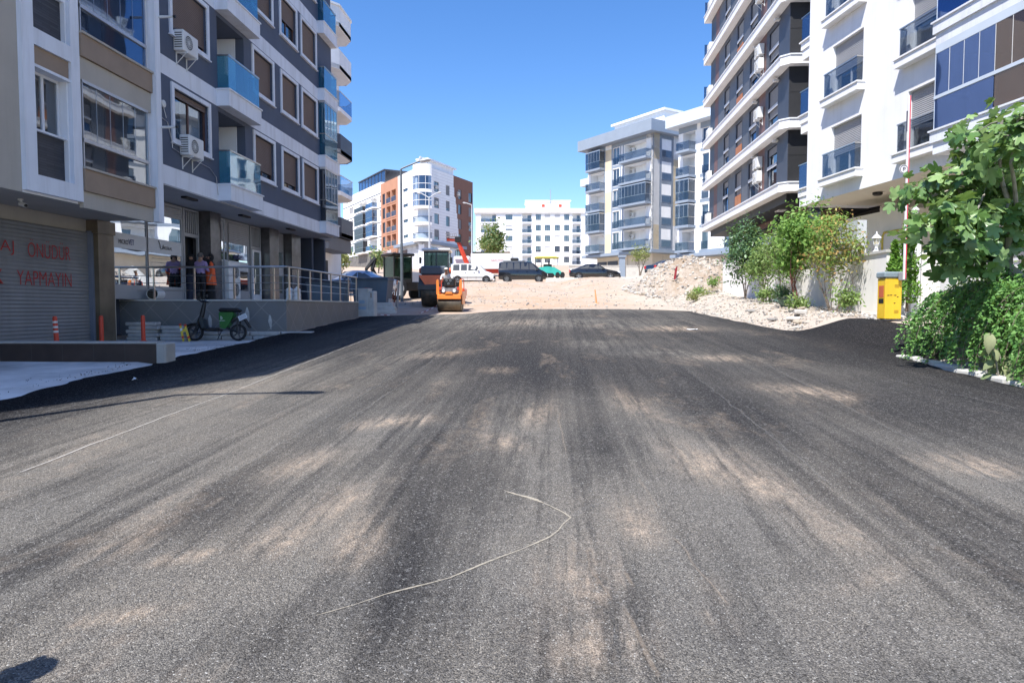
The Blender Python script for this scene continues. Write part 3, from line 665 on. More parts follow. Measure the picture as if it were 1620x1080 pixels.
for k in range(4):
    z=zb[k]
    for i,w_ in enumerate(wins(k)):
        a,b,c,d=U(w_[0]),U(w_[1]),w_[2],w_[3]
        t=MB(); s=.13
        t.box(a-s,a,-.05,.02,c-s,d+s); t.box(b,b+s,-.05,.02,c-s,d+s); t.box(a,b,-.05,.02,d,d+s); t.box(a,b,-.05,.02,c-s,c); t.box(a-s-.03,b+s+.03,-.09,.02,c-s-.035,c-s)
        t.build('window_surround',[TRIM],L2)
        sh_={(0,0):.10,(0,1):.80,(0,2):.80,(1,0):.85,(2,2):.52,(2,1):1,(1,1):1}.get((k,i),1)
        window(L2,I,a,b,c,d,'shutter',sh_,fm=WOODF,div=2,y=.10,cur=(k,i)==(0,0),pitch=.05)
    # recessed balcony: far side white, white slab, blue glass
    q=MB(); q.box(U(23.46),U(23.498),.30,1.30,z+.53,z+2.85); q.box(U(21.62),U(23.46),1.28,1.30,z+.53,z+2.85); q.build('balcony_inner_wall',[WHITE],L2)
    q=MB(); q.box(U(21.5),U(23.9),-.42,.02,z,z+.50); q.box(U(21.47),U(23.93),-.46,.02,z+.50,z+.545); q.build('balcony_slab',[WHITEB],L2)
    railing_glass(L2,I,U(21.56),U(23.82),z+.56,z+1.58,-.38,GLCY,ends=(1,1))
    # glazed corner bay at the far end
    q=MB(); q.box(U(YE+.02),U(YE+1.92),-.30,.02,z,z+.50); q.box(U(YE),U(YE+1.95),-.34,.02,z+.50,z+.545); q.build('bay_slab',[WHITEB],L2)
    railing_glass(L2,I,U(YE+.10),U(YE+1.85),z+.56,z+1.50,-.27,GLCY if k!=0 else GL,ends=(1,1))
    if k<2:
        g_=MB()
        for i in range(4): a=U(YE+.12)+i*.43; g_.box(a,a+.42,-.26,-.248,z+1.56,z+2.92)
        g_.box(U(YE+.10),U(YE+.112),-.245,-.01,z+1.56,z+2.92)
        g_.build('bay_glazing',[GLCY if k else GL],L2)
        fr=MB(); 
        for i in range(5): a=U(YE+.12)+i*.43-.012; fr.box(a,a+.02,-.275,-.262,z+1.56,z+2.92)
        fr.box(U(YE+.1),U(YE+1.85),-.28,0,z+2.93,z+2.999); fr.build('bay_frame',[PVC if not k else ALU],L2)
ac(L2,I,U(19.05),8.98,0); ac(L2,I,U(19.25),6.10,0)
cab=MB(); cab.tube([(U(18.35),-.03,6.9),(U(18.6),-.04,6.85),(U(18.8),-.04,6.4),(U(18.82),-.04,6.2),(U(19.3),-.05,6.12)],.012,5); cab.build('cable',[ALU],L2); cab=MB(); cab.tube([(U(20.1),-.05,6.1),(U(20.9),-.04,6.05),(U(21.3),-.04,5.85),(U(21.42),-.03,5.3)],.012,5); cab.build('cable',[ALU],L2)
dsh=MB(); dsh.lathe([(.10,0),(.10,-.05),(.02,-.07)],c=(U(18.42),-.01,7.3),axis='y',seg=16); dsh.tube([(U(18.42),-.02,7.3),(U(18.55),-.04,6.95)],.01,5); dsh.build('outdoor_light',[ACW],L2)
# small pipes sticking out of the white fin
for z_ in (6.55,9.45):
    q=MB(); q.tube([(U(18.0),-.22,z_),(U(18.0),-.62,z_+.0)],.035,8); q.tube([(U(18.0),-.62,z_),(U(18.0),-.68,z_)],.04,8,1); q.build('drain_pipe',[ACW,BLACK],L2)
# ---- shop front, plane y=1.7
FRG=mat('grey_shop_frame',(.36,.365,.375),.45,.05)
COLM=mat('dark_stone_cladding',(.105,.100,.105),.22,.45,1.8,.04,20,streak=.2,dirt=(.1,.09,.08))
FILM=mat('frosted_film',(.60,.61,.62),.6,.02,1,0)
zf,zt=1.96,5.06
gf=MB(); gf.box(0,U(32.0),2.2,13,.9,5.09); gf.box(U(32.0),U(32.9),1.7,13,.9,5.09); gf.build('ground_floor_wall',[mat('dark_blue_render',(.060,.072,.10),.85,.1)],L2)
bays=[(18.55,20.25,'g'),(20.33,22.22,'g'),(24.42,25.45,'s'),(25.53,27.20,'s'),(29.5,30.75,'s')]
fr=MB()
def fbox(a,b,c,d,y0=1.66,y1=1.74): fr.box(U(a),U(b),y0,y1,c,d)
for a,b,t in bays:
    fbox(a-.06,a,zf,zt); fbox(b,b+.06,zf,zt); fbox(a,b,zf,zf+.42,1.67,1.73); fbox(a,b,zt-.08,zt)
for a,b in ((22.42,23.28),(27.50,28.32)):
    fbox(a-.09,a,zf,zt); fbox(b,b+.07,zf,zt); fbox(a,b,4.12,4.24); fbox(a,b,zt-.06,zt)
    for i in range(7): x=a+(b-a)*(i+.5)/7; fbox(x-.025,x+.025,4.26,zt-.08,1.69,1.72)
fr.build('shop_frame',[FRG],L2)
for i,(a,b,t) in enumerate(bays):
    g_=MB(); top=zt-.08 if t=='g' and i==0 else 4.75
    g_.box(U(a),U(b),1.69,1.70,zf+.42,zt-.08); sg=g_.build('shop_glass',[GLSHOP],L2)
    fl=MB(); fl.box(U(a),U(b),1.678,1.688,3.42 if i<2 else 3.15,3.86 if i<2 else 3.52); ff=fl.build('glass_film',[FILM],sg)
    if i!=0:
        s_=MB(); slats(s_,U(a)+.02,U(b)-.02,4.62 if i==1 else 4.2,zt-.09,1.668,.07); s_.build('rolled_shutter',[SHUTW],sg)
NAVY=mat('navy_lettering',(.02,.03,.16),.5); INK=mat('dark_lettering',(.05,.05,.055),.5)
def shop_word(s,m,px0,px1,pyt,pyb):
    a=U(at(px0,(pyt+pyb)/2,X=-12.46).y); b=U(at(px1,(pyt+pyb)/2,X=-12.46).y); mx=(px0+px1)/2
    text(s,m,L2,I,a,b,at(mx,pyb,X=-12.46).z,at(mx,pyt,X=-12.46).z,y=1.665,name='shop_lettering')
shop_word('MICRO',INK,188,203,379,386); shop_word('VET',NAVY,203.5,212.5,379,387.5); shop_word('MEDİKAL',INK,258.5,272.5,389,395.5)
q=MB(); ua=U(at(254,388,X=-12.46).y); za=at(254,388,X=-12.46).z; q.tube([(ua-.1,1.665,za+.14),(ua-.02,1.665,za+.02),(ua,1.665,za-.1)],.012,5); q.tube([(ua+.02,1.665,za-.12),(ua+.12,1.665,za-.1),(ua+.16,1.665,za+.02)],.012,5); q.build('shop_lettering',[INK],L2)
shop_word('MICROVET',INK,344,350.5,398,402.5); shop_word('MICROVET',NAVY,371,385,404,411)
dr=MB(); dr.box(U(22.42),U(23.28),2.05,2.12,zf,4.12); dr.build('open_doorway',[INT],L2)
d2=MB(); a=U(27.52); d2.box(a,a+.07,1.62,1.68,zf,4.1); d2.box(a+.72,a+.79,1.62,1.68,zf,4.1); d2.box(a+.07,a+.72,1.62,1.68,zf,zf+.3); d2.box(a+.07,a+.72,1.62,1.68,4.02,4.1); do=d2.build('shop_door',[PVC],L2)
d3=MB(); d3.box(a+.07,a+.72,1.645,1.655,zf+.3,4.02); d3.build('door_glass',[GLSHOP],do); d3=MB(); d3.tube([(a+.12,1.58,2.7),(a+.12,1.58,3.3)],.018,8); d3.build('handle',[STEEL],do)
for a,b in ((23.46,24.22),(28.45,29.4),(30.9,32.0)):
    c=MB(); c.box(U(a),U(b),1.30,1.95,zf-.6,5.09); 
    c.build('column',[COLM],L2)
    c=MB(); 
    for zz in (3.0,4.05): c.box(U(a)-.003,U(b)+.003,1.297,1.955,zz,zz+.008)
    c.build('column_joint',[BLACK],L2)
for px,py in ((300,313),(387,341),(460,362)):
    p=at(px,py,Z=5.10); q=MB(); q.box(-.35,.35,-.09,.09,-.06,0,bev=.01); q.build('ceiling_lamp',[BLACK],L2,mtx=Matrix.Translation((p.y-18.04,-(p.x+10.8),5.10)))
q=MB(); q.tube([(U(24.25),1.2,4.9),(U(24.3),1.25,4.5),(U(24.3),1.25,2.0)],.03,6); q.build('downpipe',[FRG],L2)
# ---- raised terrace with steel railing
m=bpy.data.materials.new('diamond_tile'); g=NG(m); P=g.pos()
sx=g.n('ShaderNodeSeparateXYZ'); g.l(P,sx.inputs[0]); hsum=g.math('ADD',sx.outputs[0],sx.outputs[1])
cb=g.n('ShaderNodeCombineXYZ'); g.l(hsum,cb.inputs[0]); g.l(sx.outputs[2],cb.inputs[1])
mp=g.n('ShaderNodeMapping'); mp.inputs['Rotation'].default_value=(0,0,R(45)); g.l(cb.outputs[0],mp.inputs[0])
br=g.n('ShaderNodeTexBrick'); br.offset=0; br.inputs['Scale'].default_value=1; br.inputs['Brick Width'].default_value=.60; br.inputs['Row Height'].default_value=.60; br.inputs['Mortar Size'].default_value=.006
for k_,c_ in (('Color1',(.17,.175,.185,1)),('Color2',(.20,.203,.21,1)),('Mortar',(.36,.35,.33,1))): br.inputs[k_].default_value=c_
g.l(mp.outputs[0],br.inputs['Vector']); c=g.mix(g.ramp(g.noise(P,2.5,5,.65),[(.3,0),(.75,.5)]),br.outputs['Color'],(.17,.155,.13)); g.l(c,g.b.inputs['Base Color']); g.b.inputs['Roughness'].default_value=.55; g.bump(br.outputs['Fac'],.2,.01)
DIAM=m
T=thing('raised_terrace','grey diamond tiled terrace in front of the shop windows','terrace',(-7.9,19.68,0),0)
mb=MB(); mb.box(-8.0,0,0,.14,.5,1.90); mb.box(-.14,0,.14,7.4,.6,1.90); mb.box(-8.0,-.14,7.26,7.4,.6,1.90); mb.build('tiled_wall',[DIAM],T)
mb=MB(); mb.box(-8.0,-.14,.14,7.26,1.70,1.86); mb.box(-4.9,-3.0,7.4,13,1.70,1.92); mb.build('floor',[CONCW],T)
mb=MB(); mb.box(-8.0,.03,-.03,.20,1.905,1.95); mb.box(-.20,.03,.20,7.42,1.905,1.95); mb.build('coping',[CONCW],T)
PL_=mat('exposed_plaster',(.50,.49,.47),.95,.2,5)
for px,pyt,pyb,wd in ((332,498,522,2.6),(391,486,516,3.0),(427,498,521,2.6)):
    p0=at(px,pyt,Y=19.68); p1=at(px+2,pyb,Y=19.68); w_=wd*.018; q=MB(); x=p0.x+7.9
    n=9; L=[];Rr=[]
    for i in range(n): t=i/(n-1); ww=w_*(.25+math.sin(PI*min(1,t*1.15))*1.0)*(1+.4*nz(px,i*.7)); cx=x+(p1.x-p0.x)*t; L.append((cx-ww,p0.z+(p1.z-p0.z)*t)); Rr.append((cx+ww*.8,p0.z+(p1.z-p0.z)*t))
    q.prism(L+Rr[::-1],-.012,.002); q.build('missing_tile_patch',[PL_],T)
RL=thing('steel_railing','stainless steel railing with three thin bars round the terrace','railing',(-7.9,19.72,1.95),0)
tp=MB(); tp.tube([(-5.55,0.02,.96),(-.05,.02,.96),(-.03,.06,.96),(-.03,7.3,.96)],.032,10); tp.build('top_rail',[STEEL],RL,smooth=True)
bs=MB()
for h in (.27,.49,.71): bs.tube([(-5.5,.02,h),(-.03,.02,h),(-.03,7.25,h)],.011,6)
bs.build('thin_bars',[STEEL],RL)
for px in (187,243,307,370,433,457): x=at(px,450,Y=19.72).x+7.9; q=MB(); q.box(x-.022,x+.022,.0,.045,0,.94); q.lathe([(.05,0),(.05,.012)],c=(x,.022,0),seg=12); q.build('post',[STEEL],RL)
for i in range(7): y=1.0+i*1.03; q=MB(); q.box(-.052,-.008,y-.02,y+.02,0,.94); q.lathe([(.05,0),(.05,.012)],c=(-.03,y,0),seg=12); q.build('post',[STEEL],RL)
# low wall in front of the garage
m=mat('dark_brown_tile',(.035,.022,.02),.45,.3,3,.05)
LW=thing('low_wall','low dark brown tiled kerb wall in front of the garage','wall',(-12,12.6,.6),R(1.5))
mb=MB(); mb.box(-6,4.32,-.02,.30,-.4,.405,bev=.006); mb.build('tiled_face',[m],LW)
mb=MB(); mb.box(-6,4.32,-.0,.32,.406,.445,bev=.006); mb.box(4.321,4.52,-.05,.34,-.4,.43,bev=.03); mb.build('coping',[CONC],LW)
mb=MB()
for i in range(16): x=-5.6+i*.62; mb.box(x,x+.008,-.0215,-.019,-.35,.40)
mb.build('tile_joint',[mat('dark_joint',(.07,.06,.055),.8)],LW)
# bollards
bo=thing('flexible_bollard','orange flexible bollard with three white bands by the garage shutter','bollard',(0,0,0),0,'orange bollards on the forecourt')
q=MB(); q.lathe([(.105,0),(.10,.03),(.055,.05),(.05,.68),(.04,.72),(.001,.73)],seg=18); q.build('post',[REDP],bo,smooth=True)
q=MB()
for z in (.33,.44,.56): q.lathe([(.0545,z),(.0545,z+.05)],seg=18)
q.build('reflective_band',[mat('reflective_white',(.7,.7,.7),.4)],bo)
bl=['orange bollard with white bands, standing alone before the garage shutter','plain orange bollard left of the stacked kerb slabs','plain orange bollard right of the stacked kerb slabs']
for i,(px,lean) in enumerate(((90,-.05),(161,0),(227,.0))):
    b_=bo if i==0 else copy_tree(bo); b_['label']=bl[i]; p=at(px,541,Z=.775) if i==2 else at(px,541,X=[-12.0,-11.9][i]); p.z=.775; b_.location=p; b_.rotation_euler=(0,lean,.3*i)
    if i:
        for ch in list(b_.children):
            if 'band' in ch.name: bpy.data.objects.remove(ch)
# stacked kerb slabs
KS=mat('old_kerb_stone',(.46,.44,.42),.95,.3,2.2,.6,25,streak=.2)
def slab(L,W,H,seed):
    q=MB(); q.box(0,L,0,W,0,H,bev=.02)
    for i,v in enumerate(q.v): q.v[i]=(v[0]+.02*nz(v[0]*9,v[1]*9,1,seed),v[1]+.02*nz(v[0]*7,v[2]*9,1,seed+3),v[2]+.012*nz(v[0]*8,v[1]*5,1,seed+7))
    return q.mesh('kerb_slab',[KS],fix=True)
sm=[slab(.9,.3,.10,i) for i in range(4)]
gx=at(166,541,Z=.775)
k=0
names=['flat grey kerb slab lying','worn kerb slab lying','pale kerb slab lying','chipped kerb slab lying']
for row,(nx,ox,z) in enumerate(((1,.0,0),(1,.05,.105),(1,.0,.21),(1,.08,.315),(1,-.02,.42))):
    o=part('kerb_slab',sm[row%4],None,(gx.x+ox,gx.y+.9,.775+z),R(random.uniform(-3,3))); tag(o,['bottom','second lowest','middle','second highest','topmost'][row]+' kerb slab of the stack between the two plain bollards','kerb stone',group='stacked kerb slabs')
for row in range(4):
    o=part('kerb_slab',sm[(row+1)%4],None,(gx.x+.98+random.uniform(-.04,.06),gx.y+.95,.775+row*.105),R(random.uniform(-5,5))); tag(o,['lowest','second','third','upper'][row]+' slab of the short kerb stack just behind the rightmost bollard','kerb stone',group='stacked kerb slabs')
kl=['nearest the bollard','behind the folded yellow stand','behind the scooter front wheel','behind the scooter rear wheel','at the far right end below the torn tiles']
for i in range(5):
    for l in range(2):
        o=part('kerb_slab',sm[(i+l)%4],None,(-11.55+i*.93-.1*l,19.30+.03*l,.775+l*.125),R(random.uniform(-1.5,1.5))); o.scale=(1,1,1.15); tag(o,('lower' if l==0 else 'upper')+' kerb slab of the row under the terrace, '+kl[i],'kerb stone',group='kerb slabs along the terrace foot')
q=MB(); q.box(0,.62,0,.3,0,.26,bev=.01); o=q.build('tile_offcut',[m],None); o.location=(-8.45,19.36,.74); tag(o,'dark brown tiled block at the foot of the terrace corner','block')
# two side drops: roll, planter, outdoor units
ru=thing('pipe_roll','short black and white roll lying on the terrace by the railing','roll',(-12.15,20.15,1.95+.17),R(12))
q=MB(); q.lathe([(.17,-.3),(.175,-.28),(.175,.28),(.17,.3)],axis='y',seg=24); q.build('roll',[ACW],ru,smooth=True); q=MB(); q.lathe([(.15,-.305),(.15,-.30)],axis='y',seg=24); q.build('opening',[BLACK],ru)
# stacked outdoor unit pair (tall white unit)
vu=thing('outdoor_unit','tall white two fan outdoor unit beside the woman in orange','air conditioner',(-12.05,24.75,1.95),PI/2)
q=MB(); q.box(-.45,.45,-.18,.18,.08,1.45,bev=.02); q.build('casing',[ACW],vu)
for z in (.42,1.08):
    q=MB(); q.lathe([(.26,-.185),(.26,-.20),(.23,-.20),(.23,-.185)],c=(0.08,0,z),axis='y',seg=28)
    for r_ in (.08,.13,.18): q.lathe([(r_,-.187),(r_,-.196),(r_-.008,-.196),(r_-.008,-.187)],c=(.08,0,z),axis='y',seg=22)
    o=q.build('fan_grille',[ACW],vu); q=MB(); q.lathe([(.23,-.182),(.23,-.186)],c=(.08,0,z),axis='y',seg=24); q.build('fan',[BLACK],o)
for px,lb_ in ((458,'white plastic canister on the terrace, left of a pair'),(470,'white plastic canister on the terrace, right of a pair')):
    p=at(px,468,Y=22.5); o=thing('canister',lb_,'canister',(p.x,22.5,1.95),.2,'white canisters on the terrace'); q=MB(); q.lathe([(.11,0),(.12,.03),(.12,.10),(.105,.12),(.12,.14),(.12,.24),(.105,.26),(.12,.28),(.12,.37),(.05,.43)],seg=14); q.build('body',[ACW],o,smooth=True); q=MB(); q.lathe([(.035,.43),(.035,.47)],seg=10); q.build('cap',[ACW],o)
# --- building with the curved balconies behind, farther left
L3=thing('apartment_building','white apartment block with angular cantilevered balconies behind the grey building','building',(-16.55,45.6,0),PI/2)
LB=2.88; base=6.95
mb=MB(); hs=[]
for k in range(6):
    z=base+k*LB; hs.append((.8,3.2,z+.1,z+2.3,.15))
wallgrid(mb,0,6.6,2,23.5,[h for h in hs if h[3]<23.5]); mb.box(.0,6.6,.16,11,2,23.5,0); mb.build('wall',[WHITE],L3)
q=MB(); q.box(-.4,4.6,-1.4,.0,5.7,6.6); q.build('entrance_canopy',[DARKP],L3)
for k in range(6):
    z=base+k*LB; window(L3,I,.8,3.2,z+.1,z+2.3,div=3,fm=FRB,y=.06)
    col=[DARKP,None,DARKP,None,WHITE,WHITE][k]
    poly=[(.2,0),(.2,-.5),(1.6,-1.65),(4.3,-1.65),(5.2,-1.0),(5.2,0)]
    q=MB(); q.prism(poly,z-.28,z,0,'xy'); q.build('balcony_slab',[WHITE if k else DARK],L3,fix=True)
    if col is not None:
        q=MB()
        for i in range(len(poly)-1):
            a=Vector((*poly[i],0));b=Vector((*poly[i+1],0)); d=(b-a).normalized(); n_=Vector((-d.y,d.x,0))*-.1
            q.add([(a.x,a.y,z-.30),(b.x,b.y,z-.30),(b.x,b.y,z+1.05),(a.x,a.y,z+1.05),(a.x-n_.x,a.y-n_.y,z-.30),(b.x-n_.x,b.y-n_.y,z-.30),(b.x-n_.x,b.y-n_.y,z+1.05),(a.x-n_.x,a.y-n_.y,z+1.05)],[(0,1,2,3),(7,6,5,4),(3,2,6,7),(0,4,5,1),(0,3,7,4),(1,5,6,2)])
        q.build('balcony_parapet',[col],L3)
        if k==5:
            q=MB(); q.prism([(.15,0),(.15,-.55),(1.57,-1.73),(4.35,-1.73),(5.3,-1.05),(5.3,0)],z+1.06,z+1.2,0,'xy'); q.build('balcony_coping',[WHITE],L3)
    else:
        q=MB()
        for i in range(len(poly)-1): a,b=poly[i],poly[i+1]; q.quad((*a,z+.02),(*b,z+.02),(*b,z+1.05),(*a,z+1.05))
        o=q.build('balcony_glass',[GLBLUE],L3); q=MB(); q.tube([(*p,z+1.07) for p in poly],.03,6); q.build('top_rail',[STEEL],o)
# black gate, dark entrance block and stairs rail between the two buildings
EN=thing('entrance_porch','dark entrance porch with black gate beyond the grey building','porch',(-12.2,33.2,1.7),PI/2)
q=MB(); q.box(0,.25,-.2,4,-.3,3.5); q.box(1.55,1.75,-.3,4,-.3,3.5); q.build('side_wall',[mat('dark_blue_render',(.060,.072,.10))],EN)
q=MB(); q.box(-.1,2.6,-.3,4,3.5,3.75); q.build('roof_slab',[DARKP],EN)
q=MB(); q.box(2.2,3.9,.3,.36,-.2,2.6); q.build('gate',[BLACK],EN)
q=MB()
for i in range(14): q.tube([(.3+i*.3,-.6,0),(.3+i*.3,-.6,1.15)],.018,5)
q.tube([(.2,-.6,1.16),(4.4,-.6,1.16)],.025,6); q.build('black_railing',[BLACK],EN)
BAN=thing('stair_banister','black sloping stair banister beyond the porch','banister',(-12.0,38.6,1.9),PI/2)
q=MB(); q.tube([(0,0,1.7),(2.2,0,1.15),(5,0,.65)],.03,6); q.tube([(0,0,1.2),(5,0,.15)],.02,6); q.build('hand_rail',[BLACK],BAN); q=MB()
for i in range(6): q.tube([(i,0,-.4),(i,0,1.65-i*.22)],.02,5)
q.build('uprights',[BLACK],BAN)
# ================================================================ RIGHT BUILDINGS
# --- A: white building, local x runs toward the camera, front plane y=0
def frame_obj(name,label,cat,x,y,z,dx,dy):
    t=thing(name,label,cat,(x,y,z),math.atan2(dy,dx)); return t,F3(x,y,z,math.atan2(dy,dx))
A,AM=frame_obj('apartment_building','white apartment building with grey roller blinds, tinted glass balconies and beige ground floor','building',10.2,28.75,0,.165,-.986)
AU=-1.55   # u measured earlier from (10.46,27.2): local = u+1.57
o_=1.57
LZ=[6.65+3*k for k in range(5)]  # sill tops
AROOF=21.2; AEND=26
holes=[]
for z in LZ:
    if z+2<AROOF:
        holes.append((.12+o_,2.02+o_,z+.02,z+1.90,.28)); holes.append((4.45+o_,6.6+o_,z+.02,z+1.90,.28))
        holes.append((7.0+o_,12.6+o_,z+.0,z+2.2,1.0))
        for uu in (14.5,18.5): holes.append((uu,uu+1.9,z+.0,z+1.9,.28))
mb=MB(); wallgrid(mb,0,AEND,5.90,AROOF,holes,.28)
mb.box(.001,AEND,1.01,14,5.92,AROOF-.01,0)
for x in (0,AEND): mb.quad((x,0,5.90),(x,1.02,5.90),(x,1.02,AROOF),(x,0,AROOF),0)
mb.quad((0,0,AROOF),(AEND,0,AROOF),(AEND,1.02,AROOF),(0,1.02,AROOF),0); mb.quad((0,0,5.90),(AEND,0,5.90),(AEND,3.2,5.90),(0,3.2,5.90),1)
CRL=mat('light_cream_plaster',(.84,.78,.68),.85,.05,.8,.1,40,streak=.1); mb.build('wall',[WHITE,CRL],A)
def swindow(u0,u1,z,shut,pw=.1,rail=True,lab=None):
    window(A,I,u0,u1,z+.02,z+1.90,'shutter',shut,fm=PVC,sm=SHUTW,y=.16,div=2,cur=True,pitch=.06)
    q=MB(); q.box(u0-.32,u1+.16,-.30,.02,z-.30,z-.05); q.box(u0-.35,u1+.19,-.34,.02,z-.05,z); q.build('window_ledge',[WHITE],A,fix=True)
    railing_glass(A,I,u0-.14,u1+.02,z+.03,z+.86,-.24,GLDK,ends=(1,1))
for k,z in enumerate(LZ):
    if z+2>AROOF: continue
    swindow(.12+o_,2.02+o_,z,.56); swindow(4.45+o_,6.6+o_,z,[.56,.50,.7,.5][k%4])
    for uu in (14.5,18.5): swindow(uu,uu+1.9,z,.6)
    # protruding glazed balcony
    a,b=6.93+o_,12.7+o_
    q=MB(); q.box(a-.06,b+.05,-1.06,.02,z-.32,z-.02); q.box(a-.10,b+.08,-1.10,.02,z-.02,z+.03); q.box(a,b,-1.0,.02,z-.64,z-.32); q.build('balcony_slab',[WHITEB],A)
    q=MB(); q.box(a,b,-1.0,.02,z+2.14,z+2.36); q.build('balcony_head',[BLUEL],A)
    q=MB(); q.box(a,b,-1.02,-.95,z+.88,z+.97); q.box(a,a+.06,-.949,.0,z+.88,z+.97); q.box(a,a+.025,-1.0,-.97,z+.04,z+2.13); q.build('glazing_rail',[BLUEL],A)
    for i in range(3): q=MB(); q.box(a+.01+i*2.1,min(b-.02,a+2.08+i*2.1),-.995,-.98,z+.04,z+.87); q.build('lower_glass',[GLBAY if i==0 else GLBRN],A)
    q=MB(); q.box(a+.01,a+.022,-.945,-.02,z+.04,z+.87); q.build('lower_glass',[GLBAY],A)
    for i in range(11):
        q=MB(); x=a+.03+i*.52; q.box(x,x+.505,-.995,-.983,z+.98,z+2.13); w_=q.build('balcony_pane',[GLBAY if i<4 else GLBRN],A); q=MB(); q.box(x+.505,x+.519,-1.0,-.975,z+.98,z+2.13); q.build('pane_edge',[ACW],w_)
    q=MB(); q.box(a+.01,a+.022,-.945,-.02,z+.98,z+2.13); q.build('side_glass',[GLBAY],A)
    q=MB(); q.box(a+.2,b-.1,.8,.99,z+.04,z+2.1); q.build('inner_wall',[mat('balcony_brown_blind',(.22,.12,.05),.8,.2,3)],A)
# small far-end balconies towards the dark building
for k,z in enumerate(LZ):
    if k==4: continue
    q=MB(); q.box(-.78,-.003,.06,3.2,z-.35,z-.05); q.box(-.83,-.003,.0,3.2,z-.05,z); q.box(-.72,-.003,.10,3.15,z-.75,z-.351); q.build('side_balcony',[WHITE],A)
    g_=MB(); g_.box(-.75,-.735,.08,3.1,z+.01,z+.95); g_.box(-.73,-.01,.08,.095,z+.01,z+.95); g=g_.build('balcony_glass',[GLBLUE],A)
    q=MB(); q.box(-.77,-.71,.05,3.1,z+.951,z+.99); q.box(-.709,-.01,.06,.12,z+.951,z+.99); q.build('top_rail',[STEEL],g)
# ground floor of A: cream walls, box-outs, window, lamps, gas pipe
q=MB(); gh=[(8.6,10.6,4.0,5.35,.2)]
wallgrid(q,0,AEND,1.3,5.89,gh,.2); q.build('ground_floor_wall',[CRL],A,mtx=Matrix.Translation((0,3.2,0)))
q=MB(); q.box(.2,3.6,1.6,3.18,1.5,5.3); q.build('meter_room',[CRL],A)
q=MB(); q.box(5.2,AEND,2.4,3.19,1.4,4.0); q.box(7.6,11.4,2.2,3.19,4.0,5.88) if False else None; q.build('plinth',[mat('warm_grey_plaster',(.70,.68,.65),.9,.06)],A)
window(A,F3(0,3.2,0),8.6,10.6,4.0,5.35,div=2,fm=PVC,cur=True)
for u_,v_ in ((3.1,1.0),(7.2,1.2)):
    q=MB(); q.lathe([(.17,5.885),(.17,5.82),(.12,5.78),(.01,5.77)],c=(u_,v_,0),seg=24); q.build('ceiling_lamp',[BLACK],A,smooth=True)
camera_unit(A,F3(5.0,1.5,5.89,0)); camera_unit(A,F3(3.2,1.9,5.3+.59,0))
q=MB(); q.tube([(2.6,1.57,2.4),(2.6,1.57,4.35),(2.7,1.57,4.5),(3.5,1.57,4.5),(3.75,1.7,4.5),(3.75,3.1,4.5)],.035,8); q.build('gas_pipe',[mat('yellow_pipe',(.55,.45,.08),.5)],A,smooth=True)
# --- B: dark building with white slabs
B=thing('apartment_building','anthracite apartment building with wrap-round white floor slabs and brown strips','building',(11.2,51.0,2.6),-PI/2)
UB=lambda Y:51.0-Y          # local x for world Y ; world z -> local z-2.6
Zb=lambda z:z-2.6
BE=UB(34.2)
lev=[7.75+3*k for k in range(6)]; BROOF=26.2
holes=[];spec=[]
for k,z in enumerate(lev):
    for (y1,y0,t) in ((46.9,45.6,0),(43.8,42.45,1),(40.9,39.5,2),(37.35,35.8,3)):
        holes.append((UB(y1),UB(y0),Zb(z+.12),Zb(z+2.25),.2)); spec.append((UB(y1),UB(y0),Zb(z+.12),Zb(z+2.25),t,k))
def mfb(u,z):
    Y=51-u
    if 48.6<Y<49.6 or 37.85<Y<39.0: return 1
    if 44.0<Y<45.4 or 41.1<Y<42.3 or 46.95<Y<48.5: return 2
    return 0
mfb.us=[UB(v) for v in (48.6,49.6,37.85,39.0,44.0,45.4,41.1,42.3,46.95,48.5)]; mfb.zs=[]
mb=MB(); wallgrid(mb,0,BE,Zb(7.75),Zb(BROOF),holes,.2,mfb,rm=0)
mb.box(0.0,BE-.001,.21,11,Zb(7.76),Zb(BROOF)-.01,0)
for x in (0,BE): mb.quad((x,0,Zb(7.75)),(x,.22,Zb(7.75)),(x,.22,Zb(BROOF)),(x,0,Zb(BROOF)),0)
mb.quad((0,0,Zb(BROOF)),(BE,0,Zb(BROOF)),(BE,.22,Zb(BROOF)),(0,.22,Zb(BROOF)),0)
mb.build('wall',[DARKP,BRN2,mat('mid_grey_panel',(.10,.105,.12),.5,.12)],B)
# black render on the face towards the camera, with joint
q=MB(); 
for k,z in enumerate(lev): q.box(BE,BE+.03,.03,2.9,Zb(z+.01),Zb(z+1.3)); q.box(BE,BE+.03,.03,2.9,Zb(z+1.32),Zb(z+2.5))
q.build('end_panel',[DARK],B)
q=MB(); q.box(BE,BE+.02,2.9,11,Zb(7.75),Zb(BROOF)); q.build('end_wall',[mat('mid_grey_panel',(.10,.105,.12))],B)
ORP=mat('orange_wood_panel',(.42,.15,.045),.5,.15,3)
for u0,u1,z0,z1,t,k in spec:
    window(B,I,u0,u1,z0,z1,'shutter',[.62,.68,.60,.66][t] if (t,k)!=(3,0) and (t,k)!=(0,0) else .15,fm=ALU,gm=GLBLUE if t!=3 else GL,sm=mat('grey_striped_shutter',(.20,.205,.22),.5,.05),y=.10,pitch=.07)
    q=MB(); q.box(u0,u1,-.02,.0,z0+1.05,z0+1.22); q.build('pale_panel',[SHUTL],B)
    if t==1: q=MB(); q.box(u0+.05,u1-.02,-.03,.02,z0,z0+.72); q.build('orange_panel',[ORP],B)
    if t in (2,3):
        for zz in (z1+.15,): q=MB(); q.box(u1-.05,u1+.20,-.26,.0,zz-.09,zz+.01,bev=.01); q.build('outdoor_light',[ACW],B)
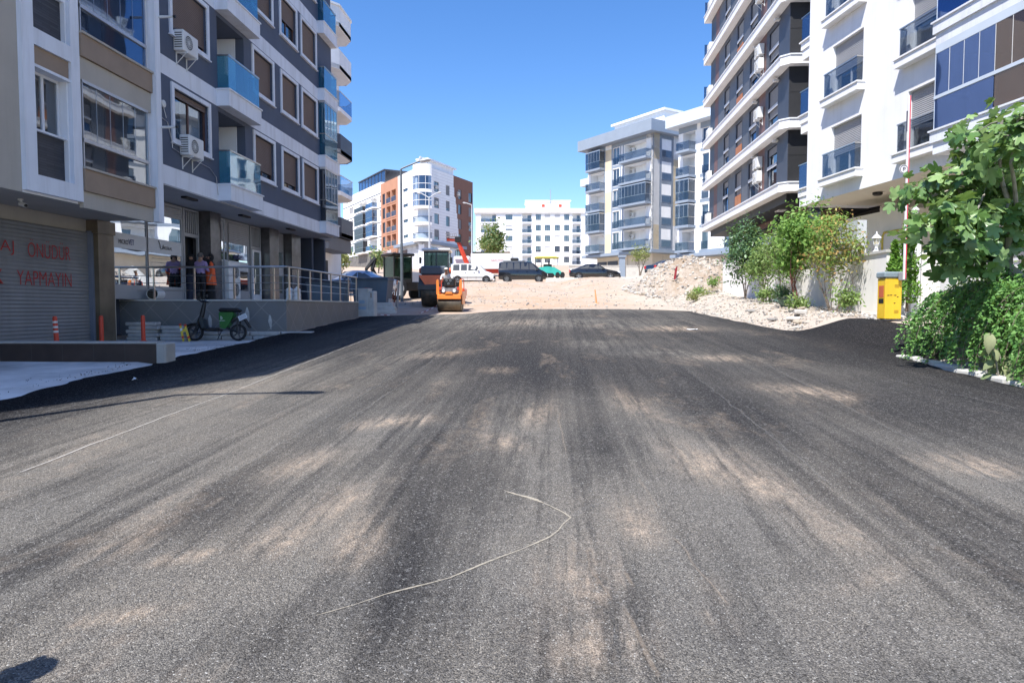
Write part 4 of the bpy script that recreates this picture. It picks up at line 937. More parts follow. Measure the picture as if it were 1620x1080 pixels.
for k in range(7):
    z=7.28+3*k-.04*0
    if k==6: z=BROOF-.3
    q=MB()
    poly=[(-.4,.9),(-.4,-.45),(BE+.18,-.45),(BE+.45,-.10),(BE+.45,4.0),(-.4,4.0)]
    q.prism([(-.4,-.45),(BE+.10,-.45),(BE+.45,-.08),(BE+.45,4.2),(-.4,4.2)],Zb(z),Zb(z+.40),0,'xy')
    q.prism([(-.44,-.49),(BE+.12,-.49),(BE+.49,-.09),(BE+.49,4.2),(-.44,4.2)],Zb(z+.40),Zb(z+.465),1,'xy')
    if 0: pass
    q.build('floor_slab',[WHITE,WHITEB],B)
    if 0<=k<6:
        g_=MB(); g_.box(-.42,-.405,-.40,1.2,Zb(z+.47),Zb(z+1.5)); g_.build('balcony_glass',[GLBLUE],B)
        ac(B,F3(0,0),.15,Zb(z+.62),-.05,0); 
for k in (0,1,2,3,4):
    z=lev[k]; 
    if k in (0,2): ac(B,F3(0,0),UB(38.95),Zb(z+1.55),-.02); ac(B,F3(0,0),UB(38.95),Zb(z+.80),-.02)
    elif k==1: ac(B,F3(0,0),UB(38.95),Zb(z+1.2),-.02)
    else: ac(B,F3(0,0),UB(38.95),Zb(z+1.5),-.02)
# dark sign band, recess under the building with beams and columns
q=MB(); q.box(.3,BE-.2,.05,10,Zb(6.85),Zb(7.28)); q.build('lower_beam',[DARK],B)
q=MB(); 
q.box(2.0,BE+6,5.5,6,-.4,Zb(7.3)); q.build('recess_wall',[INT],B)
q=MB(); q.box(BE-.6,BE+6.5,3.3,10,Zb(6.6),Zb(6.95)); q.build('canopy',[DARK],B)
for x in (1.0,6.0,11.0,BE-.5): q=MB(); q.box(x,x+.45,1.2,1.65,-.5,Zb(6.85)); q.build('column',[DARKP],B)
for y_ in (1.5,3.0): q=MB(); q.box(3,BE-1,y_,y_+.12,Zb(6.55),Zb(6.85)); q.build('cross_beam',[BRN2],B)
q=MB(); q.box(13.4,14.2,.5,.9,Zb(6.80),Zb(6.848)); q.build('ceiling_light',[PVC],B)
# reflected neighbour beyond A, out of the picture on the right
# --- garden wall along the verge
GWm=mat('garden_wall_white',(.82,.80,.77),.9,.06,1.1,.15,30,streak=.15,dirt=(.48,.44,.38))
W1=thing('garden_wall','long white garden wall behind the row of shrubs','wall',(9.65,40.2,1.6),-PI/2)
q=MB(); q.box(0,6.5,0,.25,0,2.75); q.box(-.05,6.5,-.05,.30,2.75,2.83,1); q.box(6.501,19.55,0,.25,-.6,1.72); q.box(6.501,19.6,-.05,.30,1.72,1.80,1); q.box(19.30,19.55,.25,1.9,-.5,1.72); q.build('wall',[GWm,CONCW],W1)
q=MB(); q.box(15.5,17.6,-.02,.27,1.801,2.9); q.build('meter_cabinet',[mat('pale_grey_metal',(.55,.57,.58),.5)],W1)
q=MB(); q.tube([(17.0,-.03,1.95),(17.15,-.03,1.95)],.05,10); q.build('blue_badge',[mat('light_blue_badge',(.15,.38,.5),.5)],W1)
def gl_lamp(lab,p,s=1):
    t=thing('garden_lantern',lab,'lantern',p); t.scale=(s,s,s)
    q=MB(); q.lathe([(.11,0),(.11,.03),(.06,.06),(.045,.18),(.075,.22),(.085,.24)],seg=14); q.build('base',[PVC],t,smooth=True)
    q=MB(); q.lathe([(.075,.24),(.115,.44)],seg=6); q.build('lantern_glass',[mat('lantern_cream',(.6,.55,.42),.3)],t)
    for i in range(6): a=i*PI/3; q=MB(); q.tube([(.08*math.cos(a),.08*math.sin(a),.24),(.12*math.cos(a),.12*math.sin(a),.44)],.008,5); q.build('glazing_bar',[PVC],t)
    q=MB(); q.lathe([(.15,.44),(.14,.46),(.07,.54),(.03,.57),(.02,.60),(.028,.62),(.001,.66)],seg=12); q.build('lantern_cap',[PVC],t,smooth=True); return t
gl_lamp('white garden lantern on the near end of the white wall',(9.78,21.6,3.40),.95)
# --- gate posts and low white planter wall deeper in the entrance
GP=thing('gate_post','slim white gate post with a lantern beside the parking barrier','post',(10.35,20.5,1.4)); q=MB(); q.box(-.12,.12,-.12,.12,0,2.75); q.box(-.15,.15,-.15,.15,2.75,2.80); q.build('shaft',[WHITE],GP)
gl_lamp('small copper capped lantern on the slim white gate post',(10.35,20.5,4.2),.7)
PWl=thing('planter_wall','low white planter wall beneath the conifer','wall',(10.7,18.6,1.3)); q=MB(); q.box(0,.25,-5,1.2,0,1.5); q.box(-.03,.28,-5,1.23,1.5,1.56); q.build('wall',[WHITE],PWl)
# ================================================================ FAR BUILDINGS
def fr_from(px_l,px_r_world): pass
def facade(parent,M,L,z0,z1,cols,floors,m_wall,mats,rev=.25,depth=8,fm=FRB,gm=GLDK,mf=lambda u,z:0,body=True,pitch=.09,name='wall'):
    """cols: list of (u0,u1,dz0,dz1,type,args); type w window, s shutter, b open balcony, g glazed balcony"""
    holes=[]
    for (a,b,c,d,t,*x) in cols:
        for k,zf in enumerate(floors):
            tt=t[k%len(t)]
            if tt=='-': continue
            if zf+d>z1: continue
            holes.append((a,b,zf+c,zf+d,1.3 if tt in 'bB' else rev))
    mb=MB(M); wallgrid(mb,0,L,z0,z1,holes,rev,mf)
    if body: mb.box(.001,L-.001,1.31,depth,z0,z1-.01,0)
    for x in (0,L): mb.quad((x,0,z0),(x,1.32,z0),(x,1.32,z1),(x,0,z1),0)
    mb.quad((0,0,z1),(L,0,z1),(L,1.32,z1),(0,1.32,z1),0)
    mb.build(name,mats,parent)
    for (a,b,c,d,t,*x) in cols:
        o=x[0] if x else {}
        for k,zf in enumerate(floors):
            tt=t[k%len(t)]
            if zf+d>z1 or tt=='-': continue
            if tt in 'ws':
                window(parent,M,a,b,zf+c,zf+d,'shutter' if tt=='s' else 'glass',random.choice([1,1,.7]) if tt=='s' else 0,fm=o.get('fm',fm),gm=o.get('gm',GL),sm=o.get('sm',SHUTL),y=.12,div=o.get('div',2 if b-a>1.2 else 1),cur=tt=='w' and random.random()<.7,pitch=pitch)
                if o.get('rail'): railing_glass(parent,M,a,b,zf+c,zf+c+.95,-.04,gm,ends=(0,0),rail=False)
            else:
                pr=o.get('pr',1.0); sm_=o.get('slab',BLUEG)
                q=MB(M); q.box(a-.1,b+.1,-pr,.01,zf-.22,zf+.06); q.build('balcony_slab',[sm_],parent)
                railing_glass(parent,M,a-.05,b+.05,zf+.08,zf+1.0,-pr+.03,o.get('bg',gm),ends=(1,1) if pr>.25 else (0,0),rail=True,rm=o.get('rm',STEEL),depth=pr-.05)
                if tt in 'gG':
                    q=MB(M); n=max(3,int((b-a)/.6)); w_=(b-a+.1)/n
                    for i in range(n): x0=a-.05+i*w_; q.box(x0+.01,x0+w_-.02,-pr+.03,-pr+.04,zf+1.08,zf+2.45)
                    for sx_ in (a-.05,b+.038): q.box(sx_,sx_+.012,-pr+.06,-.02,zf+1.08,zf+2.45)
                    q.build('balcony_glazing',[o.get('bg',gm)],parent)
                    q=MB(M); 
                    for i in range(n+1): x0=a-.06+i*w_; q.box(x0-.02,x0+.02,-pr+.015,-pr+.055,zf+1.05,zf+2.5)
                    q.box(a-.1,b+.1,-pr,.0,zf+2.46,zf+2.6); q.build('glazing_frame',[ALU],parent)
                else:
                    wd=min(1.0,(b-a)*.35); q=MB(M); q.box(b-wd-.2,b-.2,1.22,1.29,zf+.08,zf+2.1); q.build('balcony_door',[GLDK],parent)
                    if o.get('ac'): ac(parent,M,a+.1,zf+1.6,1.2)
# C: blue-grey and cream corner building
ang=math.atan2(-.8,.6)
Cb=thing('apartment_building','cream and blue-grey corner apartment block with deep grey roof fascia, beyond the rubble heap','building',(4.88,103.96,6.3),ang)
CW=F3(4.88,103.96,0,ang); zz=-6.3
def cpx(M,px,py=300): return upx(M,px,py)[0]
lv=[9.9+3*k+zz for k in range(5)]
cm=lambda a,b:(cpx(CW,a),cpx(CW,b))
def mfc(u,z):
    w0=z+6.3
    for a,b,c,d in ((957.5,967,99,99),(1024,1034,0,0)):
        pass
    return 0
cols=[]
a,b=cm(934.5,956); cols.append((a,b,.0,2.5,'bgbbg',dict(pr=1.0,slab=BLUEG)))
a,b=cm(969,979.5); cols.append((a,b,.15,2.55,'w',dict(rail=1,fm=PVC)))
a,b=cm(987.5,1029.5); cols.append((a,b,.0,2.55,'bbgbb',dict(pr=1.1,slab=BLUEG,ac=1)))
LC=cpx(CW,1033,300)
usC=[cpx(CW,p) for p in (957.5,967,980.5,982.5,955.5,969,984.5,986.5,1030.5)]
def mfc(u,z):
    if usC[0]<u<usC[1]: return 1 if int(z/3.0)%2 else 0
    return 2 if (z-lv[0]+.35)%3<.4 or usC[4]<u<usC[0] or usC[1]<u<usC[5] or usC[2]<u<usC[3] or usC[6]<u<usC[7] or u>usC[8] else 0
mfc.us=sorted(usC); mfc.zs=[z-.35 for z in lv]+[z+.05 for z in lv]
facade(Cb,I,LC,lv[0]-.35,25.0+zz,cols,lv,None,[WHITE,CREAM2,BLUEG],depth=10,mf=mfc)
CR=Matrix.Translation((LC,0,0))@Matrix.Rotation(PI/2,4,'Z'); CRW=F3(4.88,103.96,0,ang)@CR
um=lambda p:upx(CRW,p,300)[0]
cols=[(um(1046.5),um(1061.5),.1,2.5,'w',dict(rail=1,fm=PVC)),(um(1069),um(1072.5),1.2,1.7,'w',dict(div=1))]
us2=[um(1034),um(1043),um(1045),um(1063),um(1065),um(1079)]
def mf2(u,z):
    if us2[0]<u<us2[1]: return 1 if (z<lv[1] or z>lv[4]-.3) else 0
    if us2[4]<u<us2[5]: return 1 if lv[1]<z<lv[4] else 0
    return 2 if us2[1]<u<us2[4] or u<us2[0] else 0
mf2.us=us2; mf2.zs=[lv[1],lv[4],lv[4]-.3]
LR=max(12,um(1082)+2)
facade(Cb,CR,LR,lv[0]-.35,25.0+zz,cols,lv,None,[WHITE,CREAM2,BLUEG],depth=9,mf=mf2,body=False)
q=MB(); q.box(0.0,LC,1.4,LR,lv[0]-.36,25+zz-.05)
q.build('core',[WHITE],Cb)
q=MB(); q.box(-.9,LC+.9,-1.3,LR+1,25.0+zz,26.5+zz); q.build('roof_fascia',[BLUEG],Cb)
q=MB(); q.box(-.6,LC+.5,-.7,LR+.5,lv[0]-.75,lv[0]-.36); q.build('first_floor_fascia',[BLUEG],Cb)
q=MB(); q.box(.8,LC-1.2,1.2,LR-1,-2.3,lv[0]-.76); q.build('ground_floor_wall',[CREAM],Cb)
for M_,pxs in ((F3(0,1.2),(984,992)),):
    u0=LC*.55; window(Cb,F3(0,1.08),u0,u0+1.7,1.2,2.9,div=2,fm=FRB)
window(Cb,Matrix.Translation((LC-1.08,0,0))@Matrix.Rotation(PI/2,4,'Z'),3.2,5.0,1.2,3.0,div=2,fm=FRB)
for i in range(2): q=MB(); q.box(.9+i*2.4,3.0+i*2.4,1.1,1.19,-.2,2.2); q.build('garage_door',[DARKP],Cb)
q=MB(); q.box(2.5,LC-1,3,LR-2,26.5+zz,28.6+zz); q.box(2.1,LC-.6,2.6,LR-1.6,28.6+zz,28.9+zz); q.build('penthouse',[WHITE],Cb)
# C2 nearer wing on the right
C2p=at(1122,300,Y=82.5); 
C2o=Vector((C2p.x-.6*4.9,C2p.y+.8*4.9)); 
C2=thing('apartment_building','white and blue-grey apartment block with stacked balconies, half hidden behind the dark building','building',(C2o.x,C2o.y,5.5),ang)
C2W=F3(C2o.x,C2o.y,0,ang); l2=[8.6+3*k-5.5 for k in range(5)]
u=lambda p:upx(C2W,p,300)[0]
cols=[(u(1080),u(1099),0,2.4,'bggbb',dict(pr=1.2,slab=BLUEG)),(u(1110),u(1121),.1,2.4,'wwsww',dict(rail=1,fm=PVC)),(7.2,9.4,.1,2.4,'w',dict(rail=1)),(11,14.5,0,2.4,'bgbbg',dict(pr=1.0)),(16.2,18.6,.1,2.4,'w',dict(rail=1)),(20.5,24,0,2.4,'bgbbg',dict(pr=1.0))]
usd=[u(1101.5),u(1107)]
def mf3(u_,z): return 2 if (z-l2[0]+.35)%3<.4 and not(usd[0]<u_<usd[1]) else 0
mf3.us=usd; mf3.zs=[z-.35 for z in l2]+[z+.05 for z in l2]
facade(C2,I,26,l2[0]-.35,23.7-5.5,cols,l2,None,[WHITE,CREAM2,BLUEG],depth=10,mf=mf3)
q=MB(); q.box(-.9,26.5,-1.4,10.5,23.7-5.5,25.1-5.5); q.build('roof_fascia',[BLUEL],C2)
q=MB(); q.box(-.4,26.3,-.9,10,l2[0]-.75,l2[0]-.36); q.build('first_floor_fascia',[BLUEG],C2)
q=MB(); q.box(.5,26,.8,9,-3.5,l2[0]-.76); q.build('ground_floor_wall',[CREAM],C2)
window(C2,F3(0,.68),2.0,3.6,.6,2.4,fm=FRB,div=2)
# C3 small wing far left
C3=thing('apartment_building','narrow white apartment wing with dark bay glazing left of the cream corner block','building',(5.2,117.5,8.0),ang)
l3=[z-1.0 for z in (3.2,6.3,9.4,12.5)]
cols=[(.8,2.0,.2,2.4,'w',dict(fm=FRB)),(3.6,6.6,0,2.4,'gbggb',dict(pr=.6)),(8.2,10.2,.1,2.4,'w',dict(rail=1)),(12,15,0,2.4,'b',dict(pr=.8))]
facade(C3,I,17,-2.5,14.2,cols,l3,None,[WHITE,WHITE,BLUEG],depth=9)
q=MB(); q.box(-.6,17,-.8,9,14.2,15.4); q.build('roof_fascia',[BLUEL],C3)
# D: long white block at the end of the view
D=thing('apartment_building','long white apartment block with three columns of dark balconies, closing the view','building',(-22.9,197.6,13.0),YAW)
D.rotation_euler=(0,0,YAW)
ld=[1.2+3.05*k for k in range(5)]
bl=dict(pr=.15,slab=WHITE,bg=GLDK)
cols=[(1.5,5.9,0,2.3,'b',bl),(8.6,10.6,.7,2.2,'ws',{}),(13.4,16.1,0,2.5,'b',bl),(17.3,18.8,.6,2.3,'w',{}),(19.9,21.5,.6,2.3,'wsw',{}),(22.8,24.3,.6,2.3,'sw',{}),(25.5,27.0,.6,2.3,'w',{}),(27.9,30.3,0,2.5,'b',bl),(32.5,34.5,.6,2.3,'w',{}),(36.5,39,0,2.5,'b',bl)]
def mfd(u_,z): return 1 if 10.8<u_<13.1 and (z<6.5 or 13<z<15.6) else 0
mfd.us=[10.8,13.1]; mfd.zs=[6.5,13,15.6]
facade(D,I,42,-3,16.1,cols,ld,None,[WHITE,BLUEL],depth=14,mf=mfd)
q=MB(); q.box(-.4,42.4,-.5,14,16.1,17.3); q.build('roof_parapet',[WHITE],D)
q=MB(); q.box(14.6,27.5,4,12,17.3,20.0); q.box(14.3,27.8,3.7,12.3,20.0,20.3); q.build('penthouse',[WHITE],D)
for x in (19.2,24.2): q=MB(); q.box(x,x+.9,3.93,3.99,18.3,19.1); q.build('red_vent',[REDP],D)
q=MB(); q.tube([(21.7,3.0,17.3),(21.7,3.0,23.2)],.14,8); q.build('chimney_pipe',[ALU],D)
# E: orange/white corner building
ea=math.atan2(-.83,.557)
E0=Vector((-23.8,123.7)); EL=Vector((E0.x-.557*23,E0.y+.83*23))
E=thing('apartment_building','white corner apartment block with rounded glazed bay and terracotta and brown wings','building',(EL.x,EL.y,8.5),ea)
EW=F3(EL.x,EL.y,0,ea); le=[14.2+2.95*k-8.5 for k in range(4)]; ez=-8.5
u=lambda p:upx(EW,p,350)[0]
cols=[(u(605),u(609.5),.1,2.3,'w',dict(gm=GLDK)),(u(611.5),u(618),.0,2.35,'b',dict(pr=.08,slab=ORANGE,bg=GLDK)),(u(619.5),u(626.5),.0,2.35,'b',dict(pr=.08,slab=ORANGE,bg=GLDK)),(u(638),u(645.5),1.0,1.6,'w',{})]
ub=[u(630)]
mfe=lambda u_,z:1 if u_<ub[0] else 0
mfe.us=ub; mfe.zs=[]
facade(E,I,23,5.0+ez+3.5,27.6+ez,cols,le,None,[SIDE,ORANGE,RUST],depth=9,mf=mfe,body=False)
EL_=23.0
ra=math.atan2(.937,.348)-ea
ER=Matrix.Translation((EL_,0,0))@Matrix.Rotation(ra,4,'Z'); ERW=EW@ER
ue=lambda p,y=330:upx(ERW,p,y)[0]
LRE=ue(748); DSH=mat('slate_shutter',(.16,.17,.19),.5)
cols=[(ue(687),ue(694.5),.3,2.2,'sw',dict(sm=DSH)),(ue(705.5),ue(711.5),.3,2.2,'sws',dict(sm=DSH)),(ue(725),ue(730),.3,2.2,'ws',dict(sm=DSH)),(ue(741.5),ue(747),.3,2.2,'sw',dict(sm=DSH))]
# slanted colour change: step the boundary by floor
def mfr(u_,z):
    t=(z-(4+ez+8.5))/16; return 2 if u_>ue(729.5)-(ue(729.5)-ue(716.5))*max(0,min(1,(z-3)/16)) else 0
ss_=[ue(729.5)-(ue(729.5)-ue(716.5))*i/12 for i in range(13)]; mfr.us=ss_; mfr.zs=[3+16*i/12 for i in range(13)]
facade(E,ER,LRE,le[0]-.9,27.6+ez,cols,le,None,[SIDE,ORANGE,RUST],depth=8,mf=mfr,body=False)
ca,sa=math.cos(ra),math.sin(ra); q=MB(); q.prism([(.0,1.33),(23+ca*1.33*(1-ca)/sa-sa*1.33,1.33),(23+ca*LRE-sa*1.33,sa*LRE+ca*1.33),(0,sa*LRE*1.0)],-3,27.5+ez,0,'xy'); q.build('core',[WHITE],E)
# blue-grey first floor ledge, ground floor
q=MB(); q.box(u(629),EL_+.2,-.9,.5,le[0]-.7,le[0]-.15); q.X=ER; q.box(-.2,ue(735),-.5,.3,le[0]-.7,le[0]-.15); q.build('first_floor_ledge',[BLUEG],E)
q=MB(); q.box(0,EL_,-.0,1.2,-2,le[0]-.71); q.X=ER; q.box(0,ue(722),.0,1.2,-2,le[0]-.71); q.box(ue(722),LRE,.0,1.2,-2,le[0]-.91,1); q.build('ground_floor_wall',[WHITEB,RUST],E)
for a,b in ((680,690),(700,708),(720,727)): window(E,ER,ue(a,400),ue(b,400),2.3,4.5,fm=FRB,y=-.08,div=2)
for a,b in ((606,612),(618,626),(634,644)): window(E,I,u(a),u(b),2.2,4.4,'shutter',.5,fm=FRB,y=-.08,div=2)
# rounded corner bay
for k in range(4):
    z=le[k]; cx,cy=EL_-1.0,.55; rr=2.15
    arc=[(cx+rr*math.cos(t),cy+rr*math.sin(t)) for t in [R(a) for a in range(-150,16,11)]]
    q=MB(); q.prism(arc,z-.45,z+.05,0,'xy'); q.build('bay_slab',[WHITE],E)
    q=MB(); q.prism([(cx+(rr-.9)*math.cos(R(a)),cy+(rr-.9)*math.sin(R(a))) for a in range(-155,20,11)],z+.05,z+2.5,0,'xy'); q.build('bay_inner_wall',[BLUEL if k<2 else INT],E)
    q=MB(); 
    for i in range(len(arc)-1): q.quad((*arc[i],z+.06),(*arc[i+1],z+.06),(*arc[i+1],z+1.0),(*arc[i],z+1.0))
    q.build('bay_railing_glass',[GLDK if k<2 else GLBLUE],E)
    if k>=2:
        q=MB()
        for i in range(len(arc)-1): q.quad((*arc[i],z+1.08),(*arc[i+1],z+1.08),(*arc[i+1],z+2.5),(*arc[i],z+2.5))
        q.build('bay_glazing',[GLBLUE],E)
    q=MB(); q.tube([(*p,z+1.04) for p in arc],.05,5); 
    if k>=2: 
        q.tube([(*p,z+2.5) for p in arc],.06,5)
        for p in arc[::3]: q.tube([(*p,z+.05),(*p,z+2.5)],.035,5)
    q.build('bay_frame',[WHITE if k>=2 else BLACK],E)
q=MB(); cx,cy=EL_-1.0,.55; q.prism([(cx+2.1*math.cos(R(a)),cy+2.1*math.sin(R(a))) for a in range(-150,16,11)],le[3]+2.55,27.6+ez,0,'xy'); q.build('bay_parapet',[WHITE],E)
q=MB(); q.X=ER; q.box(2.5,12,.5,2.4,27.6+ez,28.9+ez); q.box(1.8,12.6,.1,2.8,28.9+ez,29.2+ez); q.build('roof_shed',[WHITEB],E)
for uu,kk in ((ue(689),3),(ue(688.5),2),(ue(723.5),3),(ue(742.5),1)): ac(E,ER,uu-.3,le[kk]+.9,-.04)
for uu,vv in ((.6,-2),(1.6,1.5)): q=MB(ER); q.lathe([(.01,0),(.45,.08),(.7,.2)],c=(uu,.8,28.6+ez),axis='y',seg=14); q.build('satellite_dish',[ACW],E)
# E2: white block with black balconies left of it
E2o=Vector((EL.x-.557*27,EL.y+.83*27)); E2=thing('apartment_building','white apartment block with black balcony fronts and glazed roof terrace, far left of the street','building',(E2o.x,E2o.y,9.0),ea)
E2W=F3(E2o.x,E2o.y,0,ea); u=lambda p:upx(E2W,p,350)[0]; l4=[14-9+3.03*k for k in range(5)]
BFR=dict(pr=1.1,slab=WHITE,bg=mat('black_balcony_sheet',(.02,.022,.028),.3))
BL2=dict(pr=1.1,slab=WHITE,bg=GLBLUE)
cols=[(u(552.5),u(559),.8,2.2,'wsssw',dict(sm=SHUTW)),(u(567.5),u(581),0,2.4,'gggb-',BFR),(u(586),u(596.5),0,2.4,'bggb-',BL2),(u(600.5),u(603.5),.8,2.2,'s',dict(sm=SHUTW))]
cols+=[(u(562),u(569),.1,2.2,'----g',dict(pr=.1,bg=GLBLUE)),(u(572.5),u(578),.7,2.2,'----s',{}),(u(581),u(585),.1,2.2,'----w',{}),(u(589),u(596),.8,2.2,'----s',{})]
def mfz(u_,z): return 1 if (z-l4[0]+.45)%3.03<.22 else 0
mfz.us=[]; mfz.zs=[z-.45 for z in l4]+[z-.23 for z in l4]
facade(E2,I,27,l4[0]-.4,28.1-9,cols,l4,None,[WHITE,DARKP],depth=10,mf=mfz)
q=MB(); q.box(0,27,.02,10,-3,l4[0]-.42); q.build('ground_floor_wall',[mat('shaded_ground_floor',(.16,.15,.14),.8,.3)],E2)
q=MB(); a_,b_=u(563),u(604); q.box(a_,b_,.8,6,28.1-9,28.1-9+.2); q.box(a_,b_,.6,6.2,30.6-9,30.8-9); 
for i in range(9): x=a_+(b_-a_-.12)*i/8; q.box(x,x+.12,.8,.92,28.3-9,30.6-9)
q.build('roof_terrace_frame',[DARKP],E2); q=MB(); q.box(a_+.1,b_-.1,.85,.87,28.3-9,30.6-9); q.build('roof_terrace_glass',[GLBLUE],E2)
# near block on the left of the gap (retaining wall at the far left of the view), and the trees/houses low behind are added later
# ================================================================ VEHICLES AND MACHINES
def rot3(x,y,z,rz,rx=0,ry=0): return Matrix.Translation((x,y,z))@Matrix.Rotation(rz,4,'Z')@Matrix.Rotation(ry,4,'Y')@Matrix.Rotation(rx,4,'X')
def wheel_meshes(r,w,rimm,spokes=5):
    t=MB(); t.lathe([(r*.62,-w/2+.01),(r*.90,-w/2),(r,-w*.34),(r,w*.34),(r*.90,w/2),(r*.62,w/2-.01)],axis='y',seg=28)
    a=MB(); a.lathe([(r*.63,-w/2-.0),(r*.66,-w/2-.008),(r*.60,-w/2+.03),(r*.56,-w/2+.05),(.001,-w/2+.055)],axis='y',seg=24)
    for i in range(spokes):
        M=Matrix.Rotation(2*PI*i/spokes,4,'Y'); a.X=M; a.box(-r*.07,r*.07,-w/2-.002,-w/2+.05,r*.08,r*.60,bev=.006)
    a.X=Matrix(); a.lathe([(r*.16,-w/2-.012),(r*.16,-w/2+.05)],axis='y',seg=14)
    return t.mesh('tyre',RUBBER,smooth=False,fix=True),a.mesh('rim',rimm,fix=True)
def car_loft(st):
    """st: list of (x, zbottom, zbelt, ztop, wbelt, wtop). returns MB of the closed body shell, side half-width function"""
    mb=MB(); n=len(st); ring=[]
    for (x,zb,zl,zt,wl,wt) in st:
        m=(zb+zl)/2
        pts=[(wl*.93,zb),(wl*.99,zb+(zl-zb)*.22),(wl,m),(wl*.985,zl-.02),(wl*.955,zl+.02),(wt*1.0,max(zt-.05,zl+.03)),(wt*.88,max(zt-.01,zl+.045)),(0,zt+.02 if zt>zl+.1 else max(zt,zl+.06))]
        full=[(-a,b) for a,b in pts]+[(a,b) for a,b in pts[::-1][1:]]
        ring.append([(x,a,b) for a,b in full])
    vs=[p for r_ in ring for p in r_]; k=len(ring[0]); fs=[]
    for i in range(n-1):
        for j in range(k-1): fs.append((i*k+j,i*k+j+1,(i+1)*k+j+1,(i+1)*k+j))
        fs.append((i*k+k-1,i*k,(i+1)*k,(i+1)*k+k-1))
    fs.append(tuple(range(k))); fs.append(tuple((n-1)*k+j for j in range(k))[::-1])
    mb.add(vs,fs); return mb
def interp(st,x,idx):
    for i in range(len(st)-1):
        if st[i][0]<=x<=st[i+1][0]:
            t=(x-st[i][0])/(st[i+1][0]-st[i][0]+1e-9); return st[i][idx]*(1-t)+st[i+1][idx]*t
    return st[-1][idx]
def car(name,label,cat,loc,rz,st,paint,wins,wx,wr=.32,rimm=None,front_glass=None,rear_glass=None,group=None,z_lamp=.68,lamps=True,extra=None):
    """nose toward +x"""
    t=thing(name,label,cat,loc,rz,group)
    body=car_loft(st); b=body.build('body',[paint],t,smooth=True,fix=True)
    x0,x1=st[0][0],st[-1][0]
    GLC=glass('car_glass',(.4,.42,.42),.06,.12,dark=(.085,.09,.09),gc=(.6,.7,.8))
    def side(x,f):  # point on greenhouse side, f 0 belt..1 roof
        zl,zt,wl,wt=[interp(st,x,i) for i in (2,3,4,5)]
        z=zl+.03+(max(zt-.06,zl+.04)-zl-.03)*f; y=wl*.955+(wt-wl*.955)*f; return y+.006,z
    for (xa,xb,xc,xd) in wins:  # bottom a-b, top d-c (rear..front)
        for s in (-1,1):
            q=MB(); P=[]
            for x,f in ((xa,.06),(xb,.06),(xc,.93),(xd,.93)):
                y,z=side(x,f); P.append((x,s*y,z))
            Q=[(p[0],p[1]-s*.012,p[2]) for p in P]
            q.add(P+Q,[(0,1,2,3),(7,6,5,4),(0,1,5,4),(1,2,6,5),(2,3,7,6),(3,0,4,7)]); q.build('side_window',[GLC],t,fix=True)
    for nm,g_ in (('windscreen',front_glass),('rear_window',rear_glass)):
        if g_:
            (xa,za,wa),(xb,zb_,wb)=g_; q=MB(); d=.012 if xa>xb else -.012
            q.add([(xa+d,-wa,za),(xa+d,wa,za),(xb+d,wb,zb_),(xb+d,-wb,zb_),(xa+d*3,-wa*.5,za+.012),(xa+d*3,wa*.5,za+.012),(xb+d*3,wb*.5,zb_+.012),(xb+d*3,-wb*.5,zb_+.012)],[(4,5,6,7),(0,4,7,3),(5,1,2,6)]); q.build(nm,[GLC],t)
    T_,Rm=wheel_meshes(wr,.20,rimm or ALU)
    hw=max(s[4] for s in st)
    for x in wx:
        for s in (-1,1):
            M_=Matrix.Translation((x,s*(hw-.10),wr)) @ (Matrix() if s<0 else Matrix.Rotation(PI,4,'Z'))
            arch=MB(); arch.lathe([(wr+.055,-.115),(wr+.055,-.02),(.001,-.02)],axis='y',seg=26); a=arch.build('wheel_arch',[BLACK],t,mtx=M_)
            o=part('wheel',T_,t,mtx=M_@Matrix.Translation((0,-.015,0))); part('rim',Rm,o)
    if lamps:
        zl=z_lamp
        for s in (-1,1):
            q=MB(); q.box(x1-.30,x1-.02,s*hw*.62-.17,s*hw*.62+.17,zl-.07,zl+.08,bev=.02); q.build('headlight',[mat('headlamp',(.75,.76,.78),.1,.05,coat=.8)],t)
            q=MB(); q.box(x0-.008,x0+.16,s*hw*.74-.13,s*hw*.74+.13,zl-.02,zl+.24,bev=.02); q.build('tail_light',[mat('tail_lamp',(.45,.01,.01),.2,.05,coat=.5)],t)
    q=MB(); q.box(x1-.12,x1+.03,-hw*.82,hw*.82,.22,.42,bev=.03); q.build('front_bumper',[BLACK if paint is BLACK else paint],t)
    for s in (-1,1):
        xm=interp([(0,0),(1,1)],0,1); q=MB(); mx_=wins[-1][1]-.12 if wins else 0; y,z=side(mx_,.1); q.box(mx_-.05,mx_+.12,min(s*(y+.02),s*(y+.2)),max(s*(y+.02),s*(y+.2)),z-.02,z+.13,bev=.02); q.build('door_mirror',[paint],t)
    # door seams
    if extra: extra(t,st,side,hw)
    return t
def seams(xs_,z0=.32,zs=None):
    def f(t,st,side,hw):
        for x in xs_:
            for s in (-1,1):
                q=MB(); zl=interp(st,x,2); wl=interp(st,x,4); y=s*(wl+.001); q.box(x-.006,x+.006,min(y,y+s*.004),max(y,y+s*.004),z0,(z0+zl)/2+.12); q.build('door_seam',[BLACK],t)
                q=MB(); q.box(x-.26,x-.10,min(y,y+s*.03),max(y,y+s*.03),zl-.13,zl-.10); q.build('door_handle',[BLACK if zs is None else zs],t)
    return f
PBLK=mat('black_car_paint',(.010,.011,.013),.18,.1,3,0,coat=1); PWHT=mat('white_car_paint',(.72,.73,.74),.3,.03,2,0,coat=.6); PNAVY=mat('dark_blue_car_paint',(.012,.016,.03),.18,.1,3,0,coat=1); PSIL=mat('silver_blue_car_paint',(.42,.47,.56),.28,.04,2,0,metal=.5,coat=.6)
